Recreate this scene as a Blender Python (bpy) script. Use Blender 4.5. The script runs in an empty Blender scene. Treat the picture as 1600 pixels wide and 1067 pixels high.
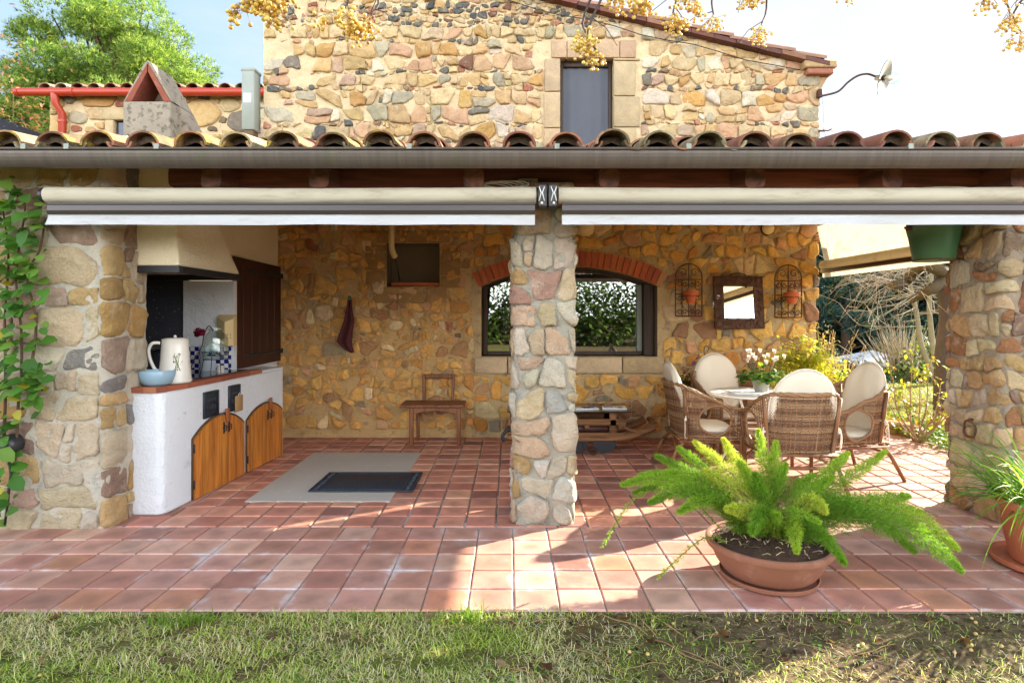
import bpy, bmesh, math, random
from mathutils import Vector, Matrix, noise
R = math.radians
rnd = random.Random(7)
scene = bpy.context.scene
COL = scene.collection

# ------------------------------------------------------------------ camera, sky, sun, exposure
H = 1.5                      # eye height
F = 935.0                    # focal length in photo pixels (1600 wide)
cam_d = bpy.data.cameras.new('camera'); cam = bpy.data.objects.new('camera', cam_d); COL.objects.link(cam)
cam_d.sensor_width = 36.0; cam_d.lens = 36.0 * F / 1600.0
cam.location = (0, 0, H); cam.rotation_euler = (R(90), 0, 0)
cam_d.shift_x = (800 - 797) / 1600.0
cam_d.shift_y = -(533.5 - 491) / 1600.0
cam_d.clip_end = 2000; cam_d.clip_start = 0.05
scene.camera = cam

SUN_EL = R(22.4); SUN_AZ = math.atan2(.495, .868)      # azimuth from +X towards +Y
sdir = Vector((math.cos(SUN_AZ) * math.cos(SUN_EL), math.sin(SUN_AZ) * math.cos(SUN_EL), math.sin(SUN_EL)))
sd = bpy.data.lights.new('sun', 'SUN'); so = bpy.data.objects.new('sun', sd); COL.objects.link(so)
sd.energy = 5.0; sd.angle = R(0.5); sd.color = (1.0, .92, .78)
so.rotation_euler = (-sdir).to_track_quat('-Z', 'Y').to_euler(); so.location = (20, 12, 15)

world = bpy.data.worlds.new('World'); scene.world = world; world.use_nodes = True
wt = world.node_tree; wt.nodes.clear()
def wn(t, **k):
    n = wt.nodes.new(t)
    for a, b in k.items(): setattr(n, a, b)
    return n
wout = wn('ShaderNodeOutputWorld'); wbg = wn('ShaderNodeBackground')
wsky = wn('ShaderNodeTexSky', sky_type='NISHITA', sun_disc=False, sun_elevation=SUN_EL, sun_rotation=R(90) - SUN_AZ, air_density=1.0, dust_density=1.0, ozone_density=1.0)
wtc = wn('ShaderNodeTexCoord'); wsep = wn('ShaderNodeSeparateXYZ')
wt.links.new(wtc.outputs['Generated'], wsep.inputs[0])
def wmath(op, a, b=None, clamp=False):
    n = wn('ShaderNodeMath', operation=op); n.use_clamp = clamp
    for i, v in enumerate((a, b)):
        if v is None: continue
        if isinstance(v, (int, float)): n.inputs[i].default_value = v
        else: wt.links.new(v, n.inputs[i])
    return n.outputs[0]
zz = wmath('ADD', wmath('MAXIMUM', wsep.outputs['Z'], 0.0), .22)
wcmb = wn('ShaderNodeCombineXYZ')
wt.links.new(wmath('DIVIDE', wsep.outputs['X'], zz), wcmb.inputs[0]); wt.links.new(wmath('DIVIDE', wsep.outputs['Y'], zz), wcmb.inputs[1])
wnz = wn('ShaderNodeTexNoise'); wnz.inputs['Scale'].default_value = 1.15; wnz.inputs['Detail'].default_value = 7; wnz.inputs['Roughness'].default_value = .58; wnz.inputs['Distortion'].default_value = .35
wmp = wn('ShaderNodeMapping'); wmp.inputs['Location'].default_value = (3.1, 7.7, 0); wmp.inputs['Scale'].default_value = (.8, 1.2, 1)
wt.links.new(wcmb.outputs[0], wmp.inputs[0]); wt.links.new(wmp.outputs[0], wnz.inputs['Vector'])
# more cloud towards the sun's side (right); low sky opposite the house brightened as added fill for the porch
def wstep(v, lo, hi):
    n = wn('ShaderNodeMapRange'); n.interpolation_type = 'SMOOTHSTEP'; n.inputs[1].default_value = lo; n.inputs[2].default_value = hi; wt.links.new(v, n.inputs[0]); return n.outputs[0]
def wmix(f, a, b, mode='MIX'):
    n = wn('ShaderNodeMix', data_type='RGBA', blend_type=mode)
    for s_, v in ((n.inputs['Factor'], f), (n.inputs[6], a), (n.inputs[7], b)):
        if isinstance(v, tuple): s_.default_value = (*v, 1)
        elif isinstance(v, (int, float)): s_.default_value = v
        else: wt.links.new(v, s_)
    return n.outputs[2]
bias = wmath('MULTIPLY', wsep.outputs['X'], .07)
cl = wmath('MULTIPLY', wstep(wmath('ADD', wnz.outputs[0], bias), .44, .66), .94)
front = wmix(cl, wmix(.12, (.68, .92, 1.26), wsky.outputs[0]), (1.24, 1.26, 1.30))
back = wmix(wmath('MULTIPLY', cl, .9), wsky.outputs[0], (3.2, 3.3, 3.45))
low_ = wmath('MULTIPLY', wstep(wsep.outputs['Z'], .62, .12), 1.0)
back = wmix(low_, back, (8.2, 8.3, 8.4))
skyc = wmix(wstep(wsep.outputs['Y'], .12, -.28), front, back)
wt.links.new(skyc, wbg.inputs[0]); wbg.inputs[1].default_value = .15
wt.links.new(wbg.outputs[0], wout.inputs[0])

scene.view_settings.view_transform = 'Standard'; scene.view_settings.look = 'None'
scene.view_settings.exposure = 2.45; scene.view_settings.gamma = 1.0
scene.cycles.max_bounces = 10; scene.cycles.diffuse_bounces = 7; scene.cycles.transparent_max_bounces = 16
scene.cycles.caustics_reflective = False; scene.cycles.caustics_refractive = False

# ------------------------------------------------------------------ helpers
def S(r, g, b, k=1.0):                      # 8-bit sRGB -> linear, scaled
    def f(c):
        c /= 255.0
        return (c / 12.92 if c <= .04045 else ((c + .055) / 1.055) ** 2.4) * k
    return (f(r), f(g), f(b))
def P(px, py, Y):                           # a point of the place seen at that spot of the photo, at depth Y
    return Vector(((px - 797) * Y / F, Y, H - (py - 491) * Y / F))
def tag(o, label=None, cat=None, group=None, kind=None):
    if label: o['label'] = label
    if cat: o['category'] = cat
    if group: o['group'] = group
    if kind: o['kind'] = kind
    return o
def thing(name, label, cat, loc=(0, 0, 0), group=None, rz=0):
    o = bpy.data.objects.new(name, None); COL.objects.link(o); o.empty_display_size = .1
    o.location = loc; o.rotation_euler = (0, 0, rz)
    return tag(o, label, cat, group)
def copy_tree(o, parent=None):
    c = o.copy(); COL.objects.link(c)
    if parent is not None: c.parent = parent
    for ch in list(o.children): copy_tree(ch, c)
    return c
def jit(c, a=.12, r=rnd):
    k = 1 + r.uniform(-a, a)
    return tuple(max(0.0, x * k * (1 + r.uniform(-a, a) * .3)) for x in c)

class MB:
    def __init__(s): s.v = []; s.f = []; s.c = []; s.m = []; s.uv = {}; s.col = (1, 1, 1); s.mi = 0; s.T = None
    def vert(s, p, c=None):
        p = Vector(p)
        if s.T is not None: p = s.T @ p
        s.v.append(p); s.c.append(c or s.col); return len(s.v) - 1
    def face(s, idx): s.f.append(tuple(idx)); s.m.append(s.mi)
    def quad(s, a, b, c, d, col=None): s.face([s.vert(p, col) for p in (a, b, c, d)])
    def tri(s, a, b, c, col=None): s.face([s.vert(p, col) for p in (a, b, c)])
    def poly(s, pts, col=None): s.face([s.vert(p, col) for p in pts])
    def add_bm(s, bm, M=None):
        base = len(s.v); bm.verts.index_update()
        for v in bm.verts: s.vert(M @ v.co if M else v.co)
        for f in bm.faces: s.face([base + v.index for v in f.verts])
        bm.free()
    def box(s, x0, x1, y0, y1, z0, z1, bev=0, seg=1, M=None):
        bm = bmesh.new()
        bmesh.ops.create_cube(bm, size=1)
        for v in bm.verts:
            v.co = Vector((x0 + (v.co.x + .5) * (x1 - x0), y0 + (v.co.y + .5) * (y1 - y0), z0 + (v.co.z + .5) * (z1 - z0)))
        if bev: bmesh.ops.bevel(bm, geom=bm.edges[:], offset=bev, segments=seg, affect='EDGES', profile=.5)
        s.add_bm(bm, M)
    def bar(s, a, b, w, h, bev=0, up=(0, 0, 1)):       # box beam from a to b
        a = Vector(a); b = Vector(b); d = b - a; L = d.length; d.normalize()
        u = Vector(up)
        if abs(d.dot(u)) > .97: u = Vector((1, 0, 0))
        x = d.cross(u).normalized(); z = x.cross(d)
        M = Matrix((x, d, z)).transposed().to_4x4(); M.translation = a
        s.box(-w / 2, w / 2, 0, L, -h / 2, h / 2, bev, 1, M)
    def tube(s, pts, r, n=8, cap=True, cols=None):
        pts = [Vector(p) for p in pts]
        if not hasattr(r, '__len__'): r = [r] * len(pts)
        rings = []; t0 = (pts[1] - pts[0]).normalized()
        u = t0.orthogonal().normalized()
        for i, p in enumerate(pts):
            t = (pts[min(i + 1, len(pts) - 1)] - pts[max(i - 1, 0)])
            if t.length < 1e-9: t = t0
            t = t.normalized(); u = (u - t * u.dot(t))
            u = u.normalized() if u.length > 1e-6 else t.orthogonal().normalized()
            w = t.cross(u); c = cols[i] if cols else None
            rings.append([s.vert(p + (u * math.cos(2 * math.pi * k / n) + w * math.sin(2 * math.pi * k / n)) * r[i], c) for k in range(n)])
        for a, b in zip(rings, rings[1:]):
            for k in range(n): s.face((a[k], a[(k + 1) % n], b[(k + 1) % n], b[k]))
        if cap:
            s.face(rings[0][::-1]); s.face(rings[-1])
    def lathe(s, prof, n=32, c=(0, 0, 0), M=None, caps=False):
        c = Vector(c); rings = []
        for r, z in prof:
            ring = []
            for k in range(n):
                a = 2 * math.pi * k / n; p = Vector((r * math.cos(a), r * math.sin(a), z))
                if M: p = M @ p
                ring.append(s.vert(p + c))
            rings.append(ring)
        for a, b in zip(rings, rings[1:]):
            for k in range(n): s.face((a[k], a[(k + 1) % n], b[(k + 1) % n], b[k]))
        if caps: s.face(rings[0][::-1]); s.face(rings[-1])
    def ball(s, c, r, sub=1, sc=(1, 1, 1)):
        bm = bmesh.new(); bmesh.ops.create_icosphere(bm, subdivisions=sub, radius=r)
        for v in bm.verts: v.co = Vector((v.co.x * sc[0], v.co.y * sc[1], v.co.z * sc[2]))
        s.add_bm(bm, Matrix.Translation(Vector(c)))
    def prism(s, poly, fa, fb):                         # poly: list of 2D, fa/fb map (u,v) -> 3D
        n = len(poly)
        A = [s.vert(fa(*p)) for p in poly]; B = [s.vert(fb(*p)) for p in poly]
        s.face(A[::-1]); s.face(B)
        for i in range(n): s.face((A[i], A[(i + 1) % n], B[(i + 1) % n], B[i]))
    def build(s, name, mats, parent=None, smooth=True, auto=None, fixn=True):
        me = bpy.data.meshes.new(name); me.from_pydata(s.v, [], s.f)
        mats = mats if isinstance(mats, (list, tuple)) else [mats]
        for m in mats: me.materials.append(m)
        if len(mats) > 1: me.polygons.foreach_set('material_index', s.m)
        ca = me.attributes.new('Col', 'FLOAT_COLOR', 'POINT')
        flat = []
        for c in s.c: flat.extend((c[0], c[1], c[2], 1.0))
        ca.data.foreach_set('color', flat)
        if s.uv:
            ul = me.uv_layers.new(name='UVMap')
            li = [0] * len(me.loops); me.loops.foreach_get('vertex_index', li)
            fl = []
            for i in li: fl.extend(s.uv.get(i, (.5, .5)))
            ul.data.foreach_set('uv', fl)
        if fixn:
            bm = bmesh.new(); bm.from_mesh(me); bmesh.ops.recalc_face_normals(bm, faces=bm.faces); bm.to_mesh(me); bm.free()
        me.polygons.foreach_set('use_smooth', [bool(smooth)] * len(me.polygons))
        if smooth and auto is not None:
            try: me.set_sharp_from_angle(angle=R(auto))
            except Exception: pass
        me.update()
        o = bpy.data.objects.new(name, me); COL.objects.link(o)
        if parent is not None: o.parent = parent
        return o

# ------------------------------------------------------------------ materials
class NT:
    def __init__(s, name):
        s.m = bpy.data.materials.new(name); s.m.use_nodes = True; s.t = s.m.node_tree; s.t.nodes.clear()
        s.out = s.n('ShaderNodeOutputMaterial'); s.b = s.n('ShaderNodeBsdfPrincipled'); s.l(s.b.outputs[0], s.out.inputs[0])
        s.tc = s.n('ShaderNodeTexCoord')
    def n(s, t, **k):
        x = s.t.nodes.new(t)
        for a, b in k.items(): setattr(x, a, b)
        return x
    def l(s, a, b): s.t.links.new(a, b)
    def set(s, sock, v):
        if isinstance(v, (int, float)): sock.default_value = v
        elif isinstance(v, (tuple, list)): sock.default_value = (*v[:3], 1.0) if len(sock.default_value) == 4 else v
        else: s.l(v, sock)
    def math(s, op, a, b=0.0, clamp=False):
        x = s.n('ShaderNodeMath', operation=op); x.use_clamp = clamp; s.set(x.inputs[0], a); s.set(x.inputs[1], b); return x.outputs[0]
    def mix(s, fac, a, b, mode='MIX'):
        x = s.n('ShaderNodeMix', data_type='RGBA', blend_type=mode); s.set(x.inputs[0], fac); s.set(x.inputs[6], a); s.set(x.inputs[7], b); return x.outputs[2]
    def noise(s, scale, detail=4, rough=.6, vec=None, dist=0):
        x = s.n('ShaderNodeTexNoise'); x.inputs['Scale'].default_value = scale; x.inputs['Detail'].default_value = detail; x.inputs['Roughness'].default_value = rough; x.inputs['Distortion'].default_value = dist
        s.l(vec if vec is not None else s.tc.outputs['Object'], x.inputs['Vector']); return x.outputs[0]
    def mapped(s, scale, rot=(0, 0, 0), src='Object'):
        x = s.n('ShaderNodeMapping'); x.inputs['Scale'].default_value = scale; x.inputs['Rotation'].default_value = rot; s.l(s.tc.outputs[src], x.inputs[0]); return x.outputs[0]
    def ramp(s, v, lo, hi):                    # smoothstep 0..1 between lo and hi
        x = s.n('ShaderNodeMapRange'); x.interpolation_type = 'SMOOTHSTEP'; x.inputs[1].default_value = lo; x.inputs[2].default_value = hi; s.l(v, x.inputs[0]); return x.outputs[0]
    def col(s): return s.n('ShaderNodeAttribute', attribute_name='Col').outputs['Color']
    def bump(s, h, strength, dist=.02):
        x = s.n('ShaderNodeBump'); x.inputs['Strength'].default_value = strength; x.inputs['Distance'].default_value = dist; s.l(h, x.inputs['Height']); s.l(x.outputs[0], s.b.inputs['Normal'])
        return x
    def base(s, c): s.set(s.b.inputs['Base Color'], c)
    def p(s, **k):
        for a, v in k.items(): s.set(s.b.inputs[a.replace('_', ' ')], v)
def vary(t, c, scale, amt, detail=5):
    n = t.noise(scale, detail)
    g = t.math('ADD', t.math('MULTIPLY', n, 2 * amt), 1 - amt)
    cmb = t.n('ShaderNodeCombineColor'); 
    for i in range(3): t.l(g, cmb.inputs[i])
    return t.mix(1.0, c, cmb.outputs[0], 'MULTIPLY')
def mat(name, c=None, rough=.8, metal=0.0, var=None, stains=(), bump=None, spec=None, coat=None):
    """c None = the vertex colour Col; var (scale, amount); stains [(colour, scale, lo, hi, amount)]; bump [(scale, strength, dist)]"""
    t = NT(name)
    cc = t.col() if c is None else t.mix(0.0, c, c)
    if var: cc = vary(t, cc, *var)
    for (sc, s_, lo, hi, am) in stains:
        cc = t.mix(t.math('MULTIPLY', t.ramp(t.noise(s_, 6, .65), lo, hi), am), cc, sc)
    t.base(cc); t.p(Roughness=rough, Metallic=metal)
    if spec is not None: t.p(Specular_IOR_Level=spec)
    if coat: t.p(Coat_Weight=coat)
    if bump:
        h = None
        for sc, st, ds in bump:
            q = t.math('MULTIPLY', t.noise(sc, 6, .65), st)
            h = q if h is None else t.math('ADD', h, q)
        t.bump(h, 1.0, bump[0][2])
    return t.m
def leafmat(name, trans=.45, rough=.5, var=(3, .25), spec=.3):
    t = NT(name); cc = vary(t, t.col(), *var); t.base(cc); t.p(Roughness=rough, Specular_IOR_Level=spec)
    tr = t.n('ShaderNodeBsdfTranslucent'); t.l(t.mix(1.0, cc, (1.0, 1.0, .55), 'MULTIPLY'), tr.inputs[0])
    mx = t.n('ShaderNodeMixShader'); mx.inputs[0].default_value = trans
    t.l(t.b.outputs[0], mx.inputs[1]); t.l(tr.outputs[0], mx.inputs[2]); t.l(mx.outputs[0], t.out.inputs[0])
    return t.m
def woodmat(name, c1, c2, rough=.6, axis='Z', scale=1.0, coat=0):
    t = NT(name); sc = {'Z': (14, 14, .9), 'X': (.9, 14, 14), 'Y': (14, .9, 14)}[axis]
    v = t.mapped(tuple(x * scale for x in sc)); n = t.noise(1.6, 6, .65, v, .8)
    cc = t.mix(t.ramp(n, .32, .68), c1, c2); cc = vary(t, cc, 2.2, .22); cc = t.mix(1.0, cc, t.col(), 'MULTIPLY')
    t.base(cc); t.p(Roughness=rough, Coat_Weight=coat); t.bump(n, .35, .004)
    return t.m

MAT = {}
MAT['stone'] = mat('stone', None, .92, var=(11, .42), stains=[(S(190, 140, 88, .6), 5.5, .56, .74, .4), (S(232, 220, 196, .74), 9, .54, .72, .45), (S(96, 82, 66, .6), 20, .60, .76, .5), (S(214, 186, 140, .78), 30, .56, .68, .45)], bump=[(11, 1.3, .03), (38, .8, .02), (130, .4, .02)])
MAT['stone_warm'] = mat('porch_stone', None, .92, var=(11, .42), stains=[(S(190, 124, 52, .66), 5.5, .54, .72, .5), (S(226, 196, 150, .7), 10, .57, .74, .4), (S(92, 74, 52, .6), 20, .60, .76, .5), (S(176, 150, 112, .66), 30, .56, .68, .4)], bump=[(11, 1.3, .03), (38, .8, .02), (130, .4, .02)])
MAT['mortar_tan'] = mat('sand_mortar', S(234, 208, 164, .88), .95, var=(5, .25), stains=[(S(176, 146, 112, .66), 9, .55, .72, .5), (S(235, 215, 180, .7), 16, .58, .7, .5), (S(90, 75, 60, .5), 34, .63, .75, .5)], bump=[(12, .8, .03), (60, .55, .02), (200, .3, .02)])
MAT['mortar_brown'] = mat('rubble_mortar', S(206, 170, 116, .98), .95, var=(5, .3), stains=[(S(185, 130, 60, .6), 6, .5, .68, .55), (S(100, 92, 82, .55), 10, .55, .7, .5), (S(70, 60, 48, .5), 30, .6, .74, .5)], bump=[(12, .9, .03), (60, .55, .02), (190, .3, .02)])
MAT['mortar_grey'] = mat('grey_mortar', S(210, 200, 180, .78), .95, var=(6, .22), stains=[(S(165, 165, 160, .64), 8, .52, .7, .5), (S(225, 220, 210, .7), 14, .58, .72, .5), (S(95, 88, 78, .5), 30, .62, .75, .5)], bump=[(14, .8, .025), (70, .5, .02), (200, .3, .02)])
MAT['brick'] = mat('brick', None, .85, var=(14, .25), stains=[(S(220, 190, 165, .6), 18, .6, .74, .4)], bump=[(30, .6, .01), (120, .3, .01)])
MAT['ashlar'] = mat('cut_stone', None, .92, var=(6, .36), stains=[(S(235, 205, 150, .7), 7, .5, .7, .4), (S(150, 120, 85, .5), 16, .6, .75, .4)], bump=[(12, 1.0, .02), (60, .6, .015)])
MAT['white_plaster'] = mat('white_render', (.70, .72, .74), .85, var=(2.5, .08), stains=[(S(180, 170, 155, .6), 5, .58, .78, .45), (S(120, 110, 100, .5), 17, .62, .74, .4), (S(96, 90, 84, .5), 2.3, .60, .80, .35)], bump=[(9, 1.6, .012), (45, .6, .008), (160, .3, .004)])
MAT['cream_plaster'] = mat('cream_render', S(246, 232, 198, .92), .9, var=(3, .08), bump=[(40, .9, .012), (120, .5, .008)])
MAT['grey_plaster'] = mat('grey_render', S(150, 130, 105, .6), .9, var=(4, .15), bump=[(40, .5, .006)])
MAT['soot'] = mat('sooty_render', S(66, 68, 78, .7), .7, var=(3, .4), stains=[(S(225, 225, 225, .7), 46, .64, .68, .9), (S(120, 118, 120, .5), 3.0, .62, .8, .35)], bump=[(25, .5, .01)])
MAT['concrete'] = mat('weathered_concrete', S(178, 164, 142, .74), .95, var=(6, .3), stains=[(S(70, 66, 58, .5), 18, .5, .66, .65), (S(205, 185, 140, .6), 4, .55, .7, .5)], bump=[(45, .8, .012), (160, .5, .01)])
MAT['slab'] = mat('pale_slab', S(205, 196, 182, .72), .8, var=(2.0, .12), stains=[(S(235, 230, 222, .8), 9, .6, .7, .6), (S(160, 145, 130, .6), 5, .6, .76, .4)], bump=[(30, .25, .004)])
MAT['grout'] = mat('tile_grout', S(160, 140, 120, .6), .95, var=(5, .3), stains=[(S(225, 215, 205, .7), 2.2, .5, .62, .7), (S(70, 58, 48, .6), 3.5, .55, .7, .7)], bump=[(60, .6, .01)])
MAT['iron'] = mat('black_iron', (.022, .022, .026), .5, .3, var=(20, .3), bump=[(60, .3, .003)])
MAT['rust'] = mat('rusty_iron', S(88, 58, 40, .8), .8, .2, var=(30, .4), stains=[(S(140, 85, 45, .7), 22, .5, .7, .6)], bump=[(80, .5, .003)])
MAT['terracotta'] = mat('terracotta', S(200, 112, 72, .68), .82, var=(4, .16), stains=[(S(215, 165, 140, .7), 7, .55, .72, .45), (S(120, 70, 48, .6), 3, .55, .75, .4)], bump=[(60, .3, .004)])
MAT['clay_orange'] = mat('orange_clay', S(214, 104, 52, .7), .7, var=(8, .12))
MAT['pot_clay'] = mat('pot_clay', S(172, 112, 84, .62), .8, var=(5, .16), stains=[(S(205, 150, 125, .7), 4, .52, .7, .5), (S(120, 100, 80, .55), 9, .55, .72, .4)], bump=[(120, .5, .003)])
MAT['soil'] = mat('potting_soil', S(92, 66, 46, .7), 1.0, var=(20, .5), bump=[(50, 1.0, .02)])
MAT['gutter_brown'] = None
MAT['red_gutter'] = mat('red_painted_metal', S(196, 66, 34, .72), .38, .0, var=(4, .15), bump=[(8, .1, .004)])
MAT['dark_alu'] = mat('dark_aluminium', S(92, 86, 84, .62), .38, .55, var=(3, .1))
MAT['black_plastic'] = mat('black_plastic', (.02, .02, .022), .4)
MAT['white_plastic'] = mat('white_plastic', (.75, .75, .72), .4)
MAT['cream_plastic'] = mat('cream_plastic', S(238, 210, 150, .8), .45)
MAT['grey_box'] = mat('grey_green_metal', S(176, 182, 168, .65), .6, .0, var=(5, .2), stains=[(S(110, 100, 80, .6), 6, .6, .75, .5)])
MAT['ceramic'] = mat('glazed_ceramic', S(232, 226, 214, .82), .18, var=(3, .06))
MAT['blue_ceramic'] = mat('pale_blue_ceramic', S(160, 192, 210, .75), .25, var=(4, .1))
MAT['cloth_red'] = mat('maroon_cloth', S(92, 40, 44, .7), .95, var=(12, .25), bump=[(300, .4, .002)])
MAT['cushion'] = mat('cream_cotton', S(240, 230, 208, .82), .95, var=(4, .05), bump=[(220, .35, .002), (6, .3, .006)])
MAT['wicker'] = mat('wicker', None, .6, var=(5, .34), bump=[(150, .4, .002)])
MAT['cane'] = woodmat('cane_wood', S(176, 122, 72, .56), S(128, 82, 48, .54), .5)
MAT['white_paint'] = mat('white_painted_metal', (.74, .73, .69), .4)
MAT['bark'] = mat('bark', None, .95, var=(9, .3), bump=[(14, .9, .03), (60, .5, .02)])
MAT['twig'] = mat('twig', None, .85, var=(6, .15))
MAT['leaf'] = leafmat('leaf', .42, .5)
MAT['needle'] = leafmat('needle_leaf', .4, .6)
MAT['berry'] = mat('berry_skin', None, .45, var=(40, .18), stains=[(S(170, 120, 50, .6), 60, .66, .74, .4)])
MAT['petal'] = leafmat('petal', .35, .6, (8, .08))
MAT['rock'] = mat('rock', None, .92, var=(4, .3), stains=[(S(180, 140, 60, .5), 5, .55, .7, .6)], bump=[(8, .8, .03), (40, .5, .02)])
MAT['paper'] = mat('kraft_paper', S(190, 150, 100, .7), .9, var=(10, .1))
MAT['any'] = mat('painted', None, .6, var=(10, .12))
MAT['cable'] = mat('cable_sheath', S(205, 195, 170, .7), .6)
MAT['black_glass'] = mat('black_hob_glass', (.012, .012, .014), .06)
MAT['old_wood'] = woodmat('old_cart_wood', S(170, 116, 66, .55), S(104, 66, 36, .55), .75, 'X')
MAT['chair_wood'] = woodmat('chair_wood', S(176, 112, 70, .6), S(128, 76, 46, .6), .6)
MAT['beam_wood'] = woodmat('beam_wood', S(150, 84, 58, .6), S(84, 46, 34, .55), .75, 'X', .5)
MAT['joist_wood'] = woodmat('joist_wood', S(140, 84, 58, .6), S(82, 48, 34, .55), .75, 'Y', .5)
MAT['door_wood'] = woodmat('pine_door_wood', S(224, 144, 60, .85), S(170, 96, 36, .78), .45)
MAT['dark_wood'] = woodmat('dark_red_wood', S(86, 34, 22, .55), S(46, 18, 12, .55), .5)
MAT['frame_wood'] = woodmat('frame_wood', S(92, 66, 44, .5), S(54, 38, 26, .5), .6)
def gm(name, rough, f0, tint=(1, 1, 1)):
    t = NT(name); t.t.nodes.remove(t.b)
    gl = t.n('ShaderNodeBsdfGlossy'); gl.inputs['Roughness'].default_value = rough; gl.inputs['Color'].default_value = (.95, .97, .96, 1)
    tp = t.n('ShaderNodeBsdfTransparent'); tp.inputs[0].default_value = (*tint, 1)
    fr = t.n('ShaderNodeLayerWeight'); fr.inputs[0].default_value = .5
    mx = t.n('ShaderNodeMixShader'); t.l(t.math('ADD', t.math('MULTIPLY', t.math('POWER', fr.outputs['Facing'], 3.0), .5), f0, True), mx.inputs[0]); t.l(tp.outputs[0], mx.inputs[1]); t.l(gl.outputs[0], mx.inputs[2]); t.l(mx.outputs[0], t.out.inputs[0])
    return t.m
MAT['glass'] = gm('clear_glass', .01, .08, (.93, .97, .96))
MAT['pane'] = gm('window_glass', .0, .33, (.8, .85, .83))
MAT['mirror'] = mat('mirror_glass', (.92, .93, .93), .02, 1.0)
def fabric(name, c, trans, tint=(1, .86, .6)):
    t = NT(name); cc = vary(t, t.mix(0.0, c, c), 1.6, .10); cc = t.mix(t.math('MULTIPLY', t.ramp(t.noise(1.0, 6, .7, t.mapped((2.2, 9, 9))), .5, .75), .45), cc, S(170, 150, 112, .5)); t.base(cc); t.p(Roughness=.9)
    w = t.math('ADD', t.noise(240, 2), t.math('MULTIPLY', t.noise(1.0, 3, .5, t.mapped((3, 14, 30))), 3.0)); t.bump(w, .35, .004)
    tr = t.n('ShaderNodeBsdfTranslucent'); t.set(tr.inputs[0], t.mix(1.0, cc, tint, 'MULTIPLY')); mx = t.n('ShaderNodeMixShader'); mx.inputs[0].default_value = trans
    t.l(t.b.outputs[0], mx.inputs[1]); t.l(tr.outputs[0], mx.inputs[2]); t.l(mx.outputs[0], t.out.inputs[0]); return t.m
MAT['awning'] = fabric('awning_fabric', S(240, 230, 204, .56), .0)
MAT['valance'] = fabric('valance_fabric', (.50, .51, .52), .08)
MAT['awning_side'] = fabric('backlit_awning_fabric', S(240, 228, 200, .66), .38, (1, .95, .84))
def gutter_mat():
    t = NT('brown_gutter_metal'); v = t.mapped((26, 1, 1)); n = t.noise(1.0, 5, .7, v, .6)
    c = t.mix(t.ramp(n, .2, .9), S(108, 98, 92, .6), S(132, 122, 112, .6)); c = t.mix(t.math('MULTIPLY', t.ramp(t.noise(5, 5), .55, .7), .5), c, S(110, 112, 84, .6))
    t.base(c); t.p(Roughness=.42, Metallic=.35); return t.m
MAT['gutter_brown'] = gutter_mat()
def floor_mat():
    t = NT('clay_floor_tile')
    uv = t.n('ShaderNodeSeparateXYZ'); t.l(t.tc.outputs['UV'], uv.inputs[0])
    ex = t.math('ABSOLUTE', t.math('SUBTRACT', uv.outputs[0], .5)); ey = t.math('ABSOLUTE', t.math('SUBTRACT', uv.outputs[1], .5))
    e = t.math('MAXIMUM', ex, ey)
    n1 = t.noise(5.5, 6, .65); n2 = t.noise(1.1, 3); n3 = t.noise(24, 6, .7)
    edge = t.math('ADD', e, t.math('ADD', t.math('MULTIPLY', t.math('SUBTRACT', n1, .5), .75), t.math('MULTIPLY', t.math('SUBTRACT', n2, .5), .5)))
    c = vary(t, vary(t, t.col(), 6, .36), .9, .3)
    c = t.mix(t.math('MULTIPLY', t.ramp(t.noise(1.7, 6, .7), .52, .72), .34), c, S(226, 196, 178, .74)); c = t.mix(t.math('MULTIPLY', t.ramp(t.noise(2.6, 6, .7), .56, .74), .4), c, S(120, 88, 76, .6))
    c = t.mix(t.math('MULTIPLY', t.ramp(edge, .40, .0), .34), c, S(120, 90, 80, .6))            # worn dark middles
    wf = t.math('MULTIPLY', t.ramp(edge, .40, .62), t.ramp(t.noise(2.3, 4), .42, .62))
    sep = t.n('ShaderNodeSeparateXYZ'); t.l(t.tc.outputs['Object'], sep.inputs[0])
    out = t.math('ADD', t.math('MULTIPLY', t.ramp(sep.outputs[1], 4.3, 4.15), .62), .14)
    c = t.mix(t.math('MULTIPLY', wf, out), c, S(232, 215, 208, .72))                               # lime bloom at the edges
    c = t.mix(t.math('MULTIPLY', t.ramp(n3, .6, .74), .35), c, S(58, 42, 34, .6))
    t.base(c); t.p(Roughness=.62, Specular_IOR_Level=.35)
    t.bump(t.math('ADD', t.math('MULTIPLY', n1, .6), t.math('MULTIPLY', n3, .3)), .5, .008)
    return t.m
MAT['floor_tile'] = floor_mat()
def roof_mat(name, ly, lo):
    t = NT(name); c = vary(t, t.col(), 9, .35)
    c = t.mix(t.math('MULTIPLY', t.ramp(t.noise(7, 6, .7), .52, .64), .6), c, S(92, 84, 66, .6))
    c = t.mix(t.math('MULTIPLY', t.ramp(t.noise(3.3, 6, .7), lo, lo + .09), .75), c, S(104, 100, 60, .5))
    sep = t.n('ShaderNodeSeparateXYZ'); t.l(t.tc.outputs['Object'], sep.inputs[0])
    yl = t.math('MULTIPLY', t.ramp(t.noise(6.5, 6, .72), .51, .60), t.ramp(sep.outputs[0], ly + 1.2, ly - .2))
    c = t.mix(t.math('MULTIPLY', yl, .8), c, S(206, 172, 60, .6))
    t.base(c); t.p(Roughness=.9); t.bump(t.noise(40, 6, .7), .6, .01); return t.m
MAT['roof_tile'] = roof_mat('roof_tile_clay', -1.2, .50)
MAT['roof_plain'] = roof_mat('roof_tile_weathered', -99, .55)
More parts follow.
